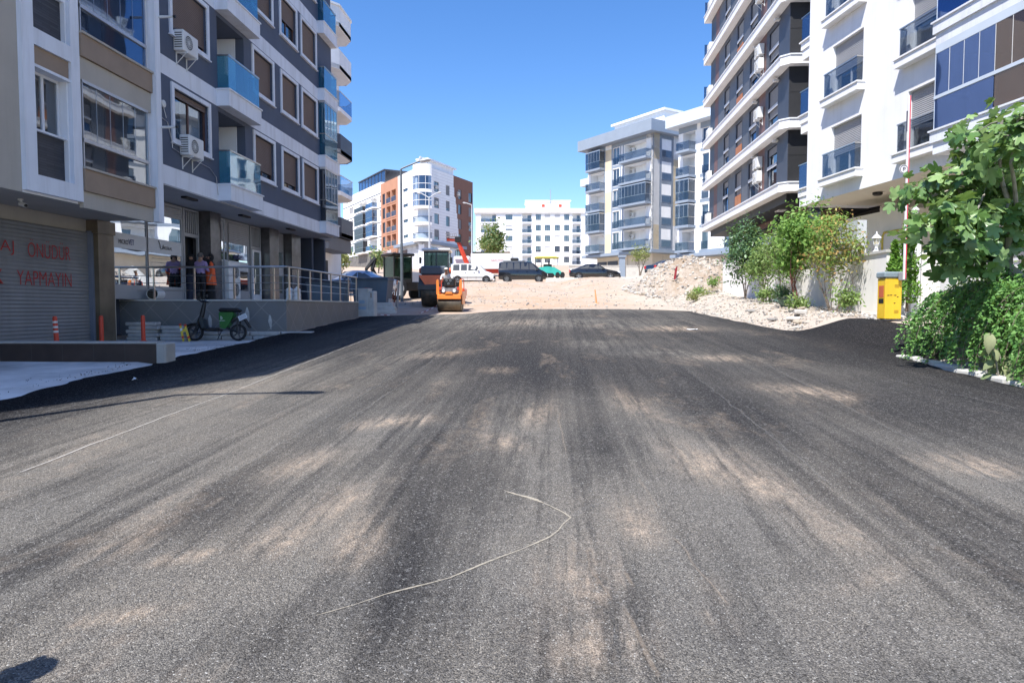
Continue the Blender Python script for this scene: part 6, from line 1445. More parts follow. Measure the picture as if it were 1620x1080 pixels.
q=MB(); q.box(-.34,.12,-.13,.13,.27,.33,bev=.02); q.build('foot_board',[BLACK],SC)
q=MB(); q.prism([(-.30,.36),(-.36,.62),(-.44,.66),(-.46,.55),(-.38,.34)],-.14,.14); q.build('leg_shield',[mat('dark_green_grey',(.03,.04,.045),.4)],SC)
q=MB(); q.prism([(-.92,.36),(-.86,.44),(-.70,.50),(-.50,.50),(-.42,.44),(-.50,.47),(-.70,.475),(-.84,.41)],-.07,.07); q.build('front_mudguard',[BLACK],SC)
q=MB(); q.tube([(-.42,-.32,1.13),(-.40,-.16,1.10),(-.38,0,1.07),(-.40,.16,1.10),(-.42,.32,1.13)],.016,8); q.tube([(-.42,-.34,1.13),(-.40,-.22,1.12)],.024,8); q.tube([(-.42,.34,1.13),(-.40,.22,1.12)],.024,8); q.build('handlebar',[BLACK],SC)
q=MB(); q.lathe([(.09,0),(.10,.02),(.06,.06)],c=(-.40,0,1.09),seg=16); q.tube([(-.45,-.12,1.12),(-.50,-.16,1.28)],.01,5); q.box(-.54,-.44,-.20,-.14,1.24,1.34,bev=.02); q.tube([(-.45,.12,1.12),(-.44,.18,1.28)],.01,5); q.box(-.48,-.38,.15,.21,1.24,1.34,bev=.02); q.build('dashboard_mirror',[BLACK],SC)
q=MB(); q.prism([(.08,.80),(.12,.36),(.27,.33),(.38,.46),(.50,.74),(.48,.80)],-.115,.115); q.build('battery_box',[GRN],SC)
text('b',PVC,SC,I,.14,.19,.60,.69,y=-.118,name='emblem'); text('green',PVC,SC,I,.11,.26,.54,.57,y=-.118,name='emblem')
q=MB(); q.box(.06,.66,-.14,.14,.81,.92,bev=.045); q.build('saddle',[BLACK],SC,smooth=False)
q=MB(); q.tube([(.30,.09,.35),(.60,.09,.24)],.028,6); q.tube([(.30,-.09,.35),(.60,-.09,.24)],.028,6); q.tube([(.62,-.09,.78),(.60,-.10,.28)],.024,6); q.tube([(.62,.09,.78),(.60,.10,.28)],.024,6); q.build('rear_suspension',[BLACK],SC)
q=MB(); q.prism([(.40,.50),(.52,.58),(.78,.56),(.92,.36),(.94,.40),(.80,.62),(.50,.66)],-.08,.08); q.build('rear_mudguard',[BLACK],SC)
q=MB(); q.X=rot3(.76,-.0,.66,0,0,R(-25)); q.box(-.12,.12,-.13,-.12,-.07,.07); q.box(-.10,.10,-.131,-.1301,-.05,.05,1); q.build('number_plate',[PVC,mat('plate_grey',(.55,.58,.62))],SC)
q=MB(); q.tube([(.18,-.10,.30),(.10,-.20,.02)],.014,6); q.build('kick_stand',[BLACK],SC)
SC.rotation_euler=(R(-6),0,R(3))
# folded caution stand
CS=thing('caution_stand','small yellow caution stand with red and white bands beside the scooter front wheel','stand',(at(281,541,Z=.775).x,18.35,.775),R(10)); CS.scale=(.62,.8,.88)
YB=mat('yellow_board',(.72,.52,.05),.5,.1,4)
for s in (-1,1):
    q=MB(); q.X=rot3(s*.02,0,0,0,0,R(-17 if s<0 else -17)); q.X=Matrix.Translation((s*.13,0,0))@Matrix.Rotation(R(-14 if s<0 else -20),4,'Y')
    q.box(-.045,.045,-.012,.012,0,.50); q.box(-.046,.046,-.014,.014,.10,.17,1); q.box(-.046,.046,-.014,.014,.34,.42,2); q.box(-.047,.047,-.016,.016,.50,.57,1); q.build('leg_board',[YB,REDP,PVC],CS)
q=MB(); q.X=Matrix.Translation((-.05,0,.30)); q.box(-.11,.10,-.02,-.013,0,.10); q.build('cross_board',[YB],CS)
# off-frame right row that the left windows mirror is the real right row itself
# ================================================================ PEOPLE
SKIN=mat('skin',(.42,.24,.16),.6,.05,5,0)
def person(label,loc,rz,J,mats,tags,hair=None,group=None,face=True,extra=None,scale=1):
    """J: joint name -> (x,y,z,r); body faces -y. one continuous skinned surface; faces coloured by nearest joint group"""
    t=thing('person',label,'person',loc,rz,group)
    E=[('pelvis','waist'),('waist','chest'),('chest','neck'),('neck','headlow'),('headlow','headtop')]
    for s in 'LR': E+=[('chest','sh'+s),('sh'+s,'el'+s),('el'+s,'wr'+s),('wr'+s,'palm'+s),('pelvis','hip'+s),('hip'+s,'kn'+s),('kn'+s,'an'+s),('an'+s,'toe'+s)]
    J=dict(J)
    for s,sg in (('L',-1),('R',1)):
        w_,p_=Vector(J['wr'+s][:3]),Vector(J['el'+s][:3]); d=(w_-p_).normalized(); side=Vector((1,0,0)) if abs(d.x)<.8 else Vector((0,1,0))
        side=(side-d*side.dot(d)).normalized(); palm=w_+d*.07; J['palm'+s]=(*palm,.032)
        nrm=d.cross(side)
        for i in range(4):
            b=palm+side*(i-1.5)*.018+d*.01; L_=[.062,.074,.070,.054][i]
            m_=b+d*L_*.55+nrm*.006; e_=b+d*L_*.9+nrm*.022
            J['f%d%s'%(i,s)]=(*m_,.0105); J['g%d%s'%(i,s)]=(*e_,.009); E+=[('palm'+s,'f%d%s'%(i,s)),('f%d%s'%(i,s),'g%d%s'%(i,s))]
        th=w_+d*.03-side*.035*sg; te=th+d*.035-side*.012*sg; J['t'+s]=(*th,.013); J['u'+s]=(*te,.010); E+=[('wr'+s,'t'+s),('t'+s,'u'+s)]
    names=list(J); idx={n:i for i,n in enumerate(names)}
    me=bpy.data.meshes.new('sk'); me.from_pydata([J[n][:3] for n in names],[(idx[a],idx[b]) for a,b in E],[])
    o=bpy.data.objects.new('tmp',me); C.objects.link(o); sk=o.modifiers.new('s','SKIN'); sk.use_smooth_shade=True; sk.branch_smoothing=.4
    lay=me.skin_vertices[0].data if me.skin_vertices else None
    if lay is None:
        bm=bmesh.new(); bm.from_mesh(me); bm.verts.layers.skin.verify(); bm.to_mesh(me); bm.free(); lay=me.skin_vertices[0].data
    for n in names:
        r=J[n][3]; rx,ry=(r if isinstance(r,tuple) else (r,r)); lay[idx[n]].radius=(rx,ry); lay[idx[n]].use_root=(n=='pelvis')
    sb=o.modifiers.new('b','SUBSURF'); sb.levels=2; sb.render_levels=2
    bpy.context.view_layer.update(); dg=bpy.context.evaluated_depsgraph_get(); bm_=bpy.data.meshes.new_from_object(o.evaluated_get(dg)); bpy.data.objects.remove(o)
    bm_.name='body'; bm_.materials.clear()
    for m in mats: bm_.materials.append(m)
    P=np.array([J[n][:3] for n in names]); tg=[]
    def tagof(n): 
        for k,v in tags.items():
            if n.startswith(k): return v
        return 0
    T=[tagof(n) for n in names]
    for p in bm_.polygons:
        c=np.array(p.center); best=None;bd=9
        for a,b in E:
            A,B=P[idx[a]],P[idx[b]]; ab=B-A; tt=max(0,min(1,float((c-A)@ab/(ab@ab+1e-9)))); d=np.linalg.norm(c-A-ab*tt)
            if d<bd: bd=d;best=(a,b,tt)
        a,b,tt=best; p.material_index=T[idx[b]] if tt>.45 else T[idx[a]]; p.use_smooth=True
    part('body',bm_,t)
    h=Vector(J['headlow'][:3]); ht=Vector(J['headtop'][:3]); hc=h.lerp(ht,.5)
    if face:
        q=MB(); q.tube([hc+Vector((0,-.095,.015)),hc+Vector((0,-.118,-.022))],[.009,.016],8); q.build('nose',[SKIN],t,smooth=True)
        for s in (-1,1):
            q=MB(); q.lathe([(.001,-.012),(.010,-.008),(.012,0)],c=hc+Vector((s*.032,-.088,.018)),axis='y',seg=10); q.build('eye',[BLACK],t)
            q=MB(); q.tube([hc+Vector((s*.090,-.0,.02)),hc+Vector((s*.093,.008,-.02))],[.016,.010],6); q.build('ear',[SKIN],t)
        q=MB(); q.box(hc.x-.022,hc.x+.022,hc.y-.1,hc.y-.088,hc.z-.052,hc.z-.044); q.build('mouth',[mat('lips',(.35,.10,.09))],t)
    if hair: hair(t,hc)
    if extra: extra(t,J)
    t.scale=(scale,)*3
    return t
def blob(name,m,t,c,rx,ry,rz_,cut=None,seed=0,amp=.02):
    q=MB(); n=14
    vs=[];fs=[]
    for i in range(n+1):
        th=PI*i/n
        for k in range(20):
            ph=2*PI*k/20; d=Vector((math.sin(th)*math.cos(ph),math.sin(th)*math.sin(ph),math.cos(th))); r=1+amp*nz(d.x*4+seed,d.y*4,1,d.z*4)
            p=Vector((d.x*rx,d.y*ry,d.z*rz_))*r
            if cut: p=cut(p)
            vs.append(tuple(Vector(c)+p))
    for i in range(n):
        for k in range(20): fs.append((i*20+k,i*20+(k+1)%20,(i+1)*20+(k+1)%20,(i+1)*20+k))
    q.add(vs,fs); return q.build(name,[m],t,smooth=True)
def base_J(H=1.7,w=1.0,lean=0.0,armL=None,armR=None,legs=(0,0)):
    k=H/1.72; J={}
    def j(n,x,y,z,r): 
        yy=y-lean*max(0,z-.95)*1.0
        J[n]=(x*k,yy*k,z*k,(r[0]*k,r[1]*k) if isinstance(r,tuple) else r*k)
    j('pelvis',0,0,.95,(.145*w,.105*w)); j('waist',0,0,1.10,(.125*w,.095*w)); j('chest',0,.0,1.33,(.165*w,.115*w)); j('neck',0,-.005,1.49,.055); j('headlow',0,-.015,1.565,(.072,.082)); j('headtop',0,-.01,1.645,(.080,.092))
    for s,sg in (('L',-1),('R',1)):
        j('sh'+s,sg*.185*w,0,1.39,.062*w)
        a=armL if s=='L' else armR
        el,wr=a if a else ((sg*.235,.02,1.12),(sg*.235,-.06,.88))
        j('el'+s,*el,.043*w); j('wr'+s,*wr,.029)
        j('hip'+s,sg*.095*w,0,.88,.088*w); ly=legs[0 if s=='L' else 1]
        j('kn'+s,sg*.10,-.02+ly*.5,.50,.058*w); j('an'+s,sg*.105,.02+ly,.10,.040); j('toe'+s,sg*.12,-.13+ly,.035,.038)
    return J
HAIRG=mat('grey_hair',(.10,.095,.09),.8,.3,40); HAIRB=mat('black_hair',(.012,.010,.010),.6,.3,40)
BLKC=mat('black_cloth',(.012,.012,.014),.9,.3,12,.3,150); PURP=mat('lilac_shirt',(.36,.26,.46),.85,.12,6,.3,120); ORC=mat('orange_jacket',(.80,.13,.035),.8,.15,5,.3,90); DKB=mat('dark_blue_cloth',(.03,.035,.06),.9,.2,9,.3,120); TROU=mat('dark_trousers',(.02,.02,.025),.9,.2,9,.3,120)
WCL=mat('white_work_shirt',(.62,.62,.62),.85,.1,6,.3,90)
TZ=1.87
def hair_cap(m):
    def f(t,hc):
        blob('hair',m,t,hc+Vector((0,.02,.025)),.092,.105,.105,lambda p:Vector((p.x,max(p.y,-.075-.5*min(0,p.z)),p.z if p.z>-.06 else -.06)),1,.06)
    return f
def scarf(m):
    def f(t,hc):
        # headscarf: hood plus shoulder drape, open at the face
        blob('head_scarf',m,t,hc+Vector((0,.028,.0)),.108,.110,.135,lambda p:Vector((p.x,max(p.y,-.045-abs(p.x)*.1),p.z)),2,.05)
        q=MB(); q.lathe([(.07,.0),(.10,-.05),(.16,-.13),(.20,-.20),(.17,-.21)],c=hc+Vector((0,.01,-.07)),seg=18); q.v=[(x,y*1.0 if y<0 else y*.8,z) for x,y,z in q.v]; q.build('scarf_drape',[m],t,smooth=True)
    return f
def skirt(m,z0=.14,z1=1.05,r0=.27,r1=.17):
    def f(t,J):
        q=MB(); n=28; vs=[];fs=[];rows=6
        for i in range(rows):
            u=i/(rows-1); z=z1+(z0-z1)*u; r=r1+(r0-r1)*u**1.3
            for k_ in range(n): a=2*PI*k_/n; rr=r*(1+.07*u*math.sin(a*6+.7)); vs.append((rr*math.cos(a),rr*.72*math.sin(a),z))
        for i in range(rows-1):
            for k_ in range(n): fs.append((i*n+k_,i*n+(k_+1)%n,(i+1)*n+(k_+1)%n,(i+1)*n+k_))
        q.add(vs,fs); q.build('long_skirt' if z0<.5 else 'jacket_hem',[m],t,smooth=True)
    return f
def tp(px,X_,Y_): return (at(px,440,Y=Y_).x,Y_,TZ)
# man in lilac shirt, seen from behind, at the doorway
J=base_J(1.70,1.12,armL=((-.26,-.03,1.12),(-.17,-.24,1.08)),armR=((.27,-.03,1.12),(.20,-.22,1.05)))
person('man in a lilac shirt and dark trousers seen from behind at the shop door',tp(318,0,22.6),R(150+14),J,[PURP,TROU,SKIN,BLACK],{'pelvis':1,'hip':1,'kn':1,'an':3,'toe':3,'neck':2,'head':2,'wr':2,'palm':2,'f':2,'g':2,'t':2,'u':2,'waist':0,'chest':0,'sh':0,'el':0},hair=hair_cap(HAIRG),extra=None)
J=base_J(1.68,1.12,armL=((-.25,-.08,1.13),(-.12,-.26,1.12)),armR=((.26,.02,1.12),(.24,-.05,.88)))
person('woman in a loose orange jacket and black headscarf by the outdoor unit',tp(333,0,22.9),R(-52),J,[ORC,BLKC,SKIN,BLACK],{'pelvis':1,'hip':1,'kn':1,'an':1,'toe':3,'neck':1,'head':2,'wr':2,'palm':2,'f':2,'g':2,'t':2,'u':2},hair=scarf(BLKC),extra=lambda t,J:(skirt(ORC,.62,1.18,.26,.20)(t,J),skirt(BLKC,.10,.95,.22,.17)(t,J)))
J=base_J(1.66,1.0)
person('woman with black headscarf and black coat standing in the doorway facing the street',tp(302.5,0,22.7),R(35),J,[BLKC,DKB,SKIN,BLACK],{'pelvis':1,'hip':1,'kn':1,'an':1,'toe':3,'neck':0,'head':2,'wr':2,'palm':2,'f':2,'g':2,'t':2,'u':2},hair=scarf(BLKC),extra=skirt(DKB,.12,1.0,.22,.16))
# roller driver: seated, leaning forward to the right, white shirt and cap
J={'pelvis':(0,0,.0,(.15,.11)),'waist':(0,-.03,.16,(.135,.10)),'chest':(.0,-.12,.40,(.17,.12)),'neck':(0,-.19,.53,.055),'headlow':(-.01,-.25,.60,(.072,.082)),'headtop':(-.02,-.27,.68,(.08,.092)),
 'shL':(-.19,-.12,.44,.062),'elL':(-.27,-.26,.22,.045),'wrL':(-.15,-.45,.20,.03),'shR':(.19,-.12,.44,.062),'elR':(.28,-.24,.22,.045),'wrR':(.16,-.45,.20,.03),
 'hipL':(-.1,-.05,-.02,.09),'knL':(-.14,-.42,.02,.062),'anL':(-.15,-.45,-.34,.042),'toeL':(-.16,-.58,-.38,.038),'hipR':(.1,-.05,-.02,.09),'knR':(.14,-.42,.02,.062),'anR':(.15,-.45,-.34,.042),'toeR':(.16,-.58,-.38,.038)}
def cap(t,hc):
    blob('cap',mat('off_white_cap',(.6,.58,.54),.8),t,hc+Vector((0,.0,.05)),.100,.112,.075,lambda p:Vector((p.x,p.y,max(p.z,-.02))),3,.03)
    q=MB(); q.prism([(-.07,-.09),(.07,-.09),(.05,-.17),(-.05,-.17)],hc.z+.03,hc.z+.042,0,'xy'); q.v=[(x+hc.x,y+hc.y,z) for x,y,z in q.v]; q.build('cap_brim',[MATS['off_white_cap']],t)
person('worker in white shirt and cap sitting on the small orange roller',(-5.05,31.7,2.80),R(8),J,[WCL,DKB,SKIN,BLACK],{'pelvis':1,'hip':1,'kn':1,'an':3,'toe':3,'neck':2,'head':2,'wr':2,'palm':2,'f':2,'g':2,'t':2,'u':2,'waist':0},hair=cap)
# person beside the camera, outside the frame, whose head shadow falls into the lower left corner
J=base_J(1.74,1.05); kk=1.70*math.tan(R(90)-SUN_EL)
person('person in dark clothes standing just left of the viewpoint, out of the frame',(-2.20-kk*sx_,2.80-kk*sy_,.05),R(180),J,[DKB,TROU,SKIN,BLACK],{'pelvis':1,'hip':1,'kn':1,'an':3,'toe':3,'neck':2,'head':2,'wr':2,'palm':2,'f':2,'g':2,'t':2,'u':2},hair=hair_cap(HAIRB))
# ================================================================ PLANTS AND RUBBLE
BARK=mat('grey_brown_bark',(.17,.135,.105),.9,.3,8,.6,60); BARKR=mat('reddish_bark',(.26,.11,.085),.85,.35,9,.5,60); BARKF=mat('pale_fig_bark',(.30,.28,.24),.85,.2,8,.5,50)
def leaf_t(kind):
    if kind=='oval':
        P=[(0,0,0),(.22,.30,.03),(.24,.60,.02),(0,1,-.06),(-.24,.60,.02),(-.22,.30,.03),(0,.5,-.03)]
        return np.array(P,float),[(0,1,6),(1,2,6),(2,3,6),(3,4,6),(4,5,6),(5,0,6)]
    if kind=='small':
        P=[(0,0,0),(.28,.5,.04),(0,1,-.03),(-.28,.5,.04)]; return np.array(P,float),[(0,1,2),(0,2,3)]
    if kind=='fig':   # five lobes
        ang=[(-155,.34),(-135,.62),(-118,.72),(-100,.66),(-86,.50),(-72,.74),(-56,.92),(-42,.86),(-27,.58),(-16,.88),(-6,1.06),(6,1.06),(16,.88),(27,.58),(42,.86),(56,.92),(72,.74),(86,.50),(100,.66),(118,.72),(135,.62),(155,.34)]
        P=[(0,0.0,0)]+[(r*.62*math.sin(R(a)),.30+r*.66*math.cos(R(a)),.05*math.cos(R(a*3))-.10*r*r) for a,r in ang]+[(0,-.14,0)]
        n=len(ang); F=[(0,i,i+1) for i in range(1,n)]
        return np.array(P,float),F
    if kind=='wilt':
        P=[(0,0,0),(.2,.2,-.02),(.30,.5,-.10),(.16,.8,-.30),(0,1,-.5),(-.16,.8,-.28),(-.30,.5,-.12),(-.2,.2,-.02),(0,.45,.05)]
        return np.array(P,float),[(0,1,8),(1,2,8),(2,3,8),(3,4,8),(4,5,8),(5,6,8),(6,7,8),(7,0,8)]
def leaves(name,kind,pts,nrm,size,m,parent=None,jitter=.7,down=0.0,rs=.35):
    """pts (n,3) positions, nrm (n,3) outward directions; one mesh of leaves"""
    T,Fc=leaf_t(kind); n=len(pts); k=len(T)
    pts=np.asarray(pts,float); nrm=np.asarray(nrm,float)
    g=rng.normal(size=(n,3))*jitter; N=nrm+g; N[:,2]+=.35; N/=np.linalg.norm(N,axis=1,keepdims=True)+1e-9
    a=rng.normal(size=(n,3)); a[:,2]-=down*2; a+=nrm*.6; Y=a-N*(a*N).sum(1,keepdims=True); Y/=np.linalg.norm(Y,axis=1,keepdims=True)+1e-9
    X=np.cross(Y,N); s=size*(1+rs*rng.normal(size=n)).clip(.45,1.8)
    V=pts[:,None,:]+s[:,None,None]*(T[None,:,0:1]*X[:,None,:]+T[None,:,1:2]*Y[:,None,:]+T[None,:,2:3]*N[:,None,:])
    V=V.reshape(-1,3); tri=np.array(Fc,dtype=np.int64); Fa=(tri[None]+(np.arange(n)*k)[:,None,None]).reshape(-1,3)
    me=bpy.data.meshes.new(name); me.vertices.add(len(V)); me.vertices.foreach_set('co',V.ravel().astype(np.float32))
    me.loops.add(Fa.size); me.loops.foreach_set('vertex_index',Fa.ravel().astype(np.int32)); me.polygons.add(len(Fa)); me.polygons.foreach_set('loop_start',(np.arange(len(Fa))*3).astype(np.int32)); me.polygons.foreach_set('loop_total',np.full(len(Fa),3,np.int32))
    me.materials.append(m); me.update(); me.validate()
    o=bpy.data.objects.new(name,me); link(o,parent); return o
def branch(q,p,d,L,r,depth,tips,rnd,up=.25,segs=4,spread=.6,mi=0,minr=.004):
    pts=[Vector(p)];rr=[r]; d=Vector(d).normalized()
    for i in range(segs):
        d=(d+Vector((rnd.uniform(-.22,.22),rnd.uniform(-.22,.22),up*.25))).normalized(); pts.append(pts[-1]+d*L/segs); rr.append(max(minr,r*(1-.55*(i+1)/segs)))
    q.tube(pts,rr,6 if r>.02 else 4,mi)
    if depth==0: tips.append((pts[-1],d)); tips.append((pts[-2],d)); return
    nb=3 if depth>1 else 3
    for i in range(nb):
        a=Vector((rnd.uniform(-1,1),rnd.uniform(-1,1),rnd.uniform(-.1,1)*up*2.2)).normalized(); dd=(d+a*spread).normalized()
        st=pts[rnd.choice([-1,-1,-2,-3])]; branch(q,st,dd,L*rnd.uniform(.55,.8),rr[-1]*.8,depth-1,tips,rnd,up,segs,spread,mi,minr)
def shrub(name,label,cat,loc,h,stems,bark,lm,kind,size,nleaf,crown,seed,group=None,trunk_r=.03,depth=3,spread=.7,clump=.20,up=.35,down=0,first=.38):
    rnd=random.Random(seed); t=thing(name,label,cat,loc,0,group); q=MB(); tips=[]
    for i in range(stems):
        a=rnd.uniform(0,2*PI); d=Vector((math.cos(a)*.30,math.sin(a)*.22,1)); branch(q,(math.cos(a)*.06,math.sin(a)*.06,-.1),d,h*first*rnd.uniform(.85,1.1),trunk_r*rnd.uniform(.8,1.2),depth,tips,rnd,up,4,spread)
    q.build('trunk',[bark],t,smooth=False,fix=False)
    cx,cy,cz,rx,ry,rz_=crown
    P=[];N=[]
    tips=[(p,d) for p,d in tips]
    # clumps: pick tips; pull them into the crown ellipsoid
    cl=[]
    for p,d in tips:
        v=Vector(((p.x-cx)/rx,(p.y-cy)/ry,(p.z-cz)/rz_)); L=v.length
        if L>1: v=v/L*rnd.uniform(.8,1.02); p=Vector((cx+v.x*rx,cy+v.y*ry,cz+v.z*rz_))
        cl.append(p)
    for i in range(max(0,int(len(cl)*.5))):
        v=Vector((rnd.gauss(0,1),rnd.gauss(0,1),rnd.gauss(0,1))).normalized()*rnd.uniform(.45,1.0); cl.append(Vector((cx+v.x*rx,cy+v.y*ry,cz+v.z*rz_)))
    per=max(3,nleaf//len(cl))
    for c in cl:
        k_=int(per*rnd.uniform(.4,1.6)); s=clump*rnd.uniform(.6,1.3)
        for _ in range(k_):
            g_=Vector((rnd.gauss(0,s),rnd.gauss(0,s),rnd.gauss(0,s*.8))); p=c+g_; P.append(p); o_=(p-Vector((cx,cy,cz))); N.append(o_.normalized() if o_.length>0 else Vector((0,0,1)))
    leaves('crown',kind,[tuple(p) for p in P],[tuple(n) for n in N],size,lm,t,down=down)
    return t
LG1=leafmat('dark_green_leaves',[(0.053,0.112,0.053),(0.094,0.188,0.085),(0.160,0.281,0.112)],.4,.2,.5)
LG2=leafmat('olive_green_leaves',[(0.125,0.208,0.062),(0.229,0.354,0.104),(0.354,0.458,0.166)])
LG3=leafmat('fresh_green_leaves',[(0.092,0.202,0.037),(0.183,0.348,0.073),(0.312,0.495,0.128)])
LG4=leafmat('autumn_leaves',[(0.168,0.288,0.060),(0.288,0.384,0.096),(0.504,0.384,0.120),(0.456,0.216,0.096),(0.240,0.360,0.084),(0.192,0.312,0.072)])
LFIG=leafmat('fig_leaves',[(0.061,0.142,0.040),(0.121,0.243,0.066),(0.202,0.344,0.112),(0.304,0.445,0.182)],.35,.28,.6)
LCAS=leafmat('cascade_leaves',[(0.064,0.179,0.045),(0.141,0.320,0.077),(0.256,0.486,0.141),(0.166,0.358,0.097)],.45,.35)
LCON=leafmat('conifer_sprays',[(0.065,0.169,0.019),(0.130,0.286,0.039),(0.208,0.390,0.065)],.6,.3)
LWILT=leafmat('wilted_leaves',[(.16,.22,.10),(.25,.30,.15),(.34,.36,.20)],.7,.2)
LFAR=leafmat('far_tree_leaves',[(0.085,0.153,0.051),(0.153,0.238,0.085),(0.221,0.289,0.119),(0.374,0.306,0.136)])
LYEL=leafmat('pale_yellow_green_leaves',[(.20,.24,.08),(.30,.32,.12),(.38,.38,.18)])
def gp(x,y): return (x,y,G(x,y)-.02)
g_='shrubs and small trees along the white garden wall'
shrub('small_tree','dark leaved small tree, leftmost of the row before the garden wall','tree',gp(9.0,32.9),3.9,3,BARK,LG1,'oval',.13,5200,(0,0,2.3,1.0,.9,1.75),3,g_,.035,3,clump=.20)
shrub('small_tree','bushy olive green shrub between the dark small tree and the fresh green tree','shrub',gp(8.8,29.6),2.6,4,BARK,LG2,'oval',.10,2300,(0,0,1.55,.75,.7,1.15),5,g_,.028,3,clump=.20)
shrub('small_tree','pale olive shrub with tall thin shoots left of the fresh green tree','shrub',gp(8.9,27.6),3.2,4,BARK,LG2,'oval',.10,2300,(0,0,1.95,.65,.65,1.35),8,g_,.026,3,clump=.22)
shrub('small_tree','fresh green tree with reddish bare trunk before the garden wall','tree',gp(8.75,24.9),3.7,2,BARKR,LG3,'oval',.125,5200,(0,-.1,2.55,1.15,1.1,1.30),12,g_,.045,3,clump=.23)
shrub('small_tree','yellow and orange leaved small tree, nearest the parking barrier','tree',gp(8.85,22.4),3.2,5,BARK,LG4,'oval',.095,3000,(0.05,0,2.05,.72,.85,1.40),17,g_,.020,3,clump=.20)
for i,(x,y,h,lab) in enumerate(((8.5,26.0,.9,'low dark green bush beneath the fresh green tree'),(8.6,28.4,.8,'low strappy green plant left of the reddish trunk'),(8.9,21.6,.9,'thin green sapling at the foot of the yellow tree'),(8.3,23.9,.5,'tiny grey-green weed beneath the fresh green tree'))):
    shrub('bush',lab,'bush',gp(x,y),h,5,BARK,LG1 if i==0 else LG2,'oval',.09,700,(0,0,h*.55,.35,.35,h*.5),30+i,'low plants along the garden wall',.012,2,clump=.12)
# agave
AG=thing('agave','blue-grey spiky agave under the fresh green tree','plant',gp(8.35,25.7)); q=MB()
AGM=mat('agave_green',(.16,.24,.19),.5)
for i in range(22):
    a=i*2.4; e=R(25+50*((i*.37)%1)); d=Vector((math.cos(a)*math.cos(e),math.sin(a)*math.cos(e),math.sin(e))); s=Vector((-math.sin(a),math.cos(a),0))*.035; L_=.5; m_=d*L_*.5+Vector((0,0,.04)); e_=d*L_+Vector((0,0,-.02)); u_=d.cross(s).normalized()*.02
    q.add([-s,s,m_+s*.9,m_-s*.9,e_,m_+u_],[(0,1,2,5),(1,0,3,5),(2,4,5),(4,3,5)])
q.build('leaves',[AGM],AG,fix=False)
for i,(px,py,Y_,s) in enumerate(((1118,472,38,.8),(1105,465,40,.6),(1096,470,37,.45),(1128,450,41,.7))):
    x=at(px,py,Y=Y_).x; shrub('weed',['pale green weed clump at the foot of the rubble heap, largest','green weed tuft higher on the rubble slope','small weed tuft left of the largest clump','weed tuft growing near the end of the garden wall'][i],'weed',(x,Y_,at(px,py,Y=Y_).z-.1),s,6,BARK,LG3 if i%2 else LYEL,'oval',.10,420,(0,0,s*.5,s*.55,s*.5,s*.5),60+i,'weeds on the rubble',.01,1,clump=.13)
# far trees
p=at(779,437,Y=79.7); shrub('tree','round green street tree with autumn tinge in front of the far white block','tree',(p.x,79.7,5.3),6.3,1,BARK,LFAR,'oval',.27,3600,(0,0,4.3,1.55,1.4,2.2),41,None,.10,3,clump=.42,first=.42)
p=at(1012,430,Y=66); shrub('tree','thin pale yellow-green tree before the cream ground floor','tree',(p.x,66,4.9),2.9,2,BARK,LYEL,'oval',.16,900,(0,0,2.2,.9,.9,.8),43,None,.10,3,clump=.22)
for i,(px,Y_,h,lab,m_) in enumerate(((598,95,4.0,'dark green tree low on the left in front of the black balconies',LFAR),(536,80,4.2,'yellow-green tree glimpsed past the white corner balconies',LYEL),(760,118,3.0,'dusty bush at the foot of the brown retaining wall',LFAR))):
    x=at(px,430,Y=Y_).x; shrub('tree',lab,'tree',(x,Y_,prof(Y_)-.2),h,2,BARK,m_,'oval',.32,900,(0,0,h*.6,h*.42,h*.42,h*.42),70+i,'far street trees',.08,2,clump=.35)
# conifer by the barrier
def conifer(lab,x,y,z,h,r,seed):
    rnd=random.Random(seed); t=thing('conifer',lab,'conifer',(x,y,z),0,'conifers in the white planter'); q=MB(); q.tube([(0,0,0),(0,0,h*.95)],[.04,.01],6); q.build('trunk',[BARK],t); P=[];N=[]
    for _ in range(4200):
        u=rnd.random()**.8; zz=.08*h+u*h*.92; rr=r*(1-u)**.65*(.55+.5*rnd.random())*(1+.2*math.sin(zz*9+seed)); a=rnd.uniform(0,2*PI); P.append((rr*math.cos(a),rr*math.sin(a),zz)); N.append((math.cos(a),math.sin(a),.4))
    leaves('crown','small',P,N,.085,LCON,t,jitter=.6,down=-.8)
p=at(1436,440,Y=19.3); conifer('tall bright green conifer right behind the raised barrier arm',p.x,19.3,1.6,2.6,.34,3)
p=at(1415,440,Y=20.4); conifer('shorter conifer left of the barrier arm',p.x,20.4,1.6,2.0,.26,9)
# ---- fig tree, near right
FT=thing('fig_tree','large fig tree with big lobed leaves leaning in from the right edge','tree',(9.1,12.6,1.0)); rnd=random.Random(5); q=MB()
L0=Vector(FT.location); tips=[]
def W3(px,py,Y_): return at(px,py,Y=Y_)-L0
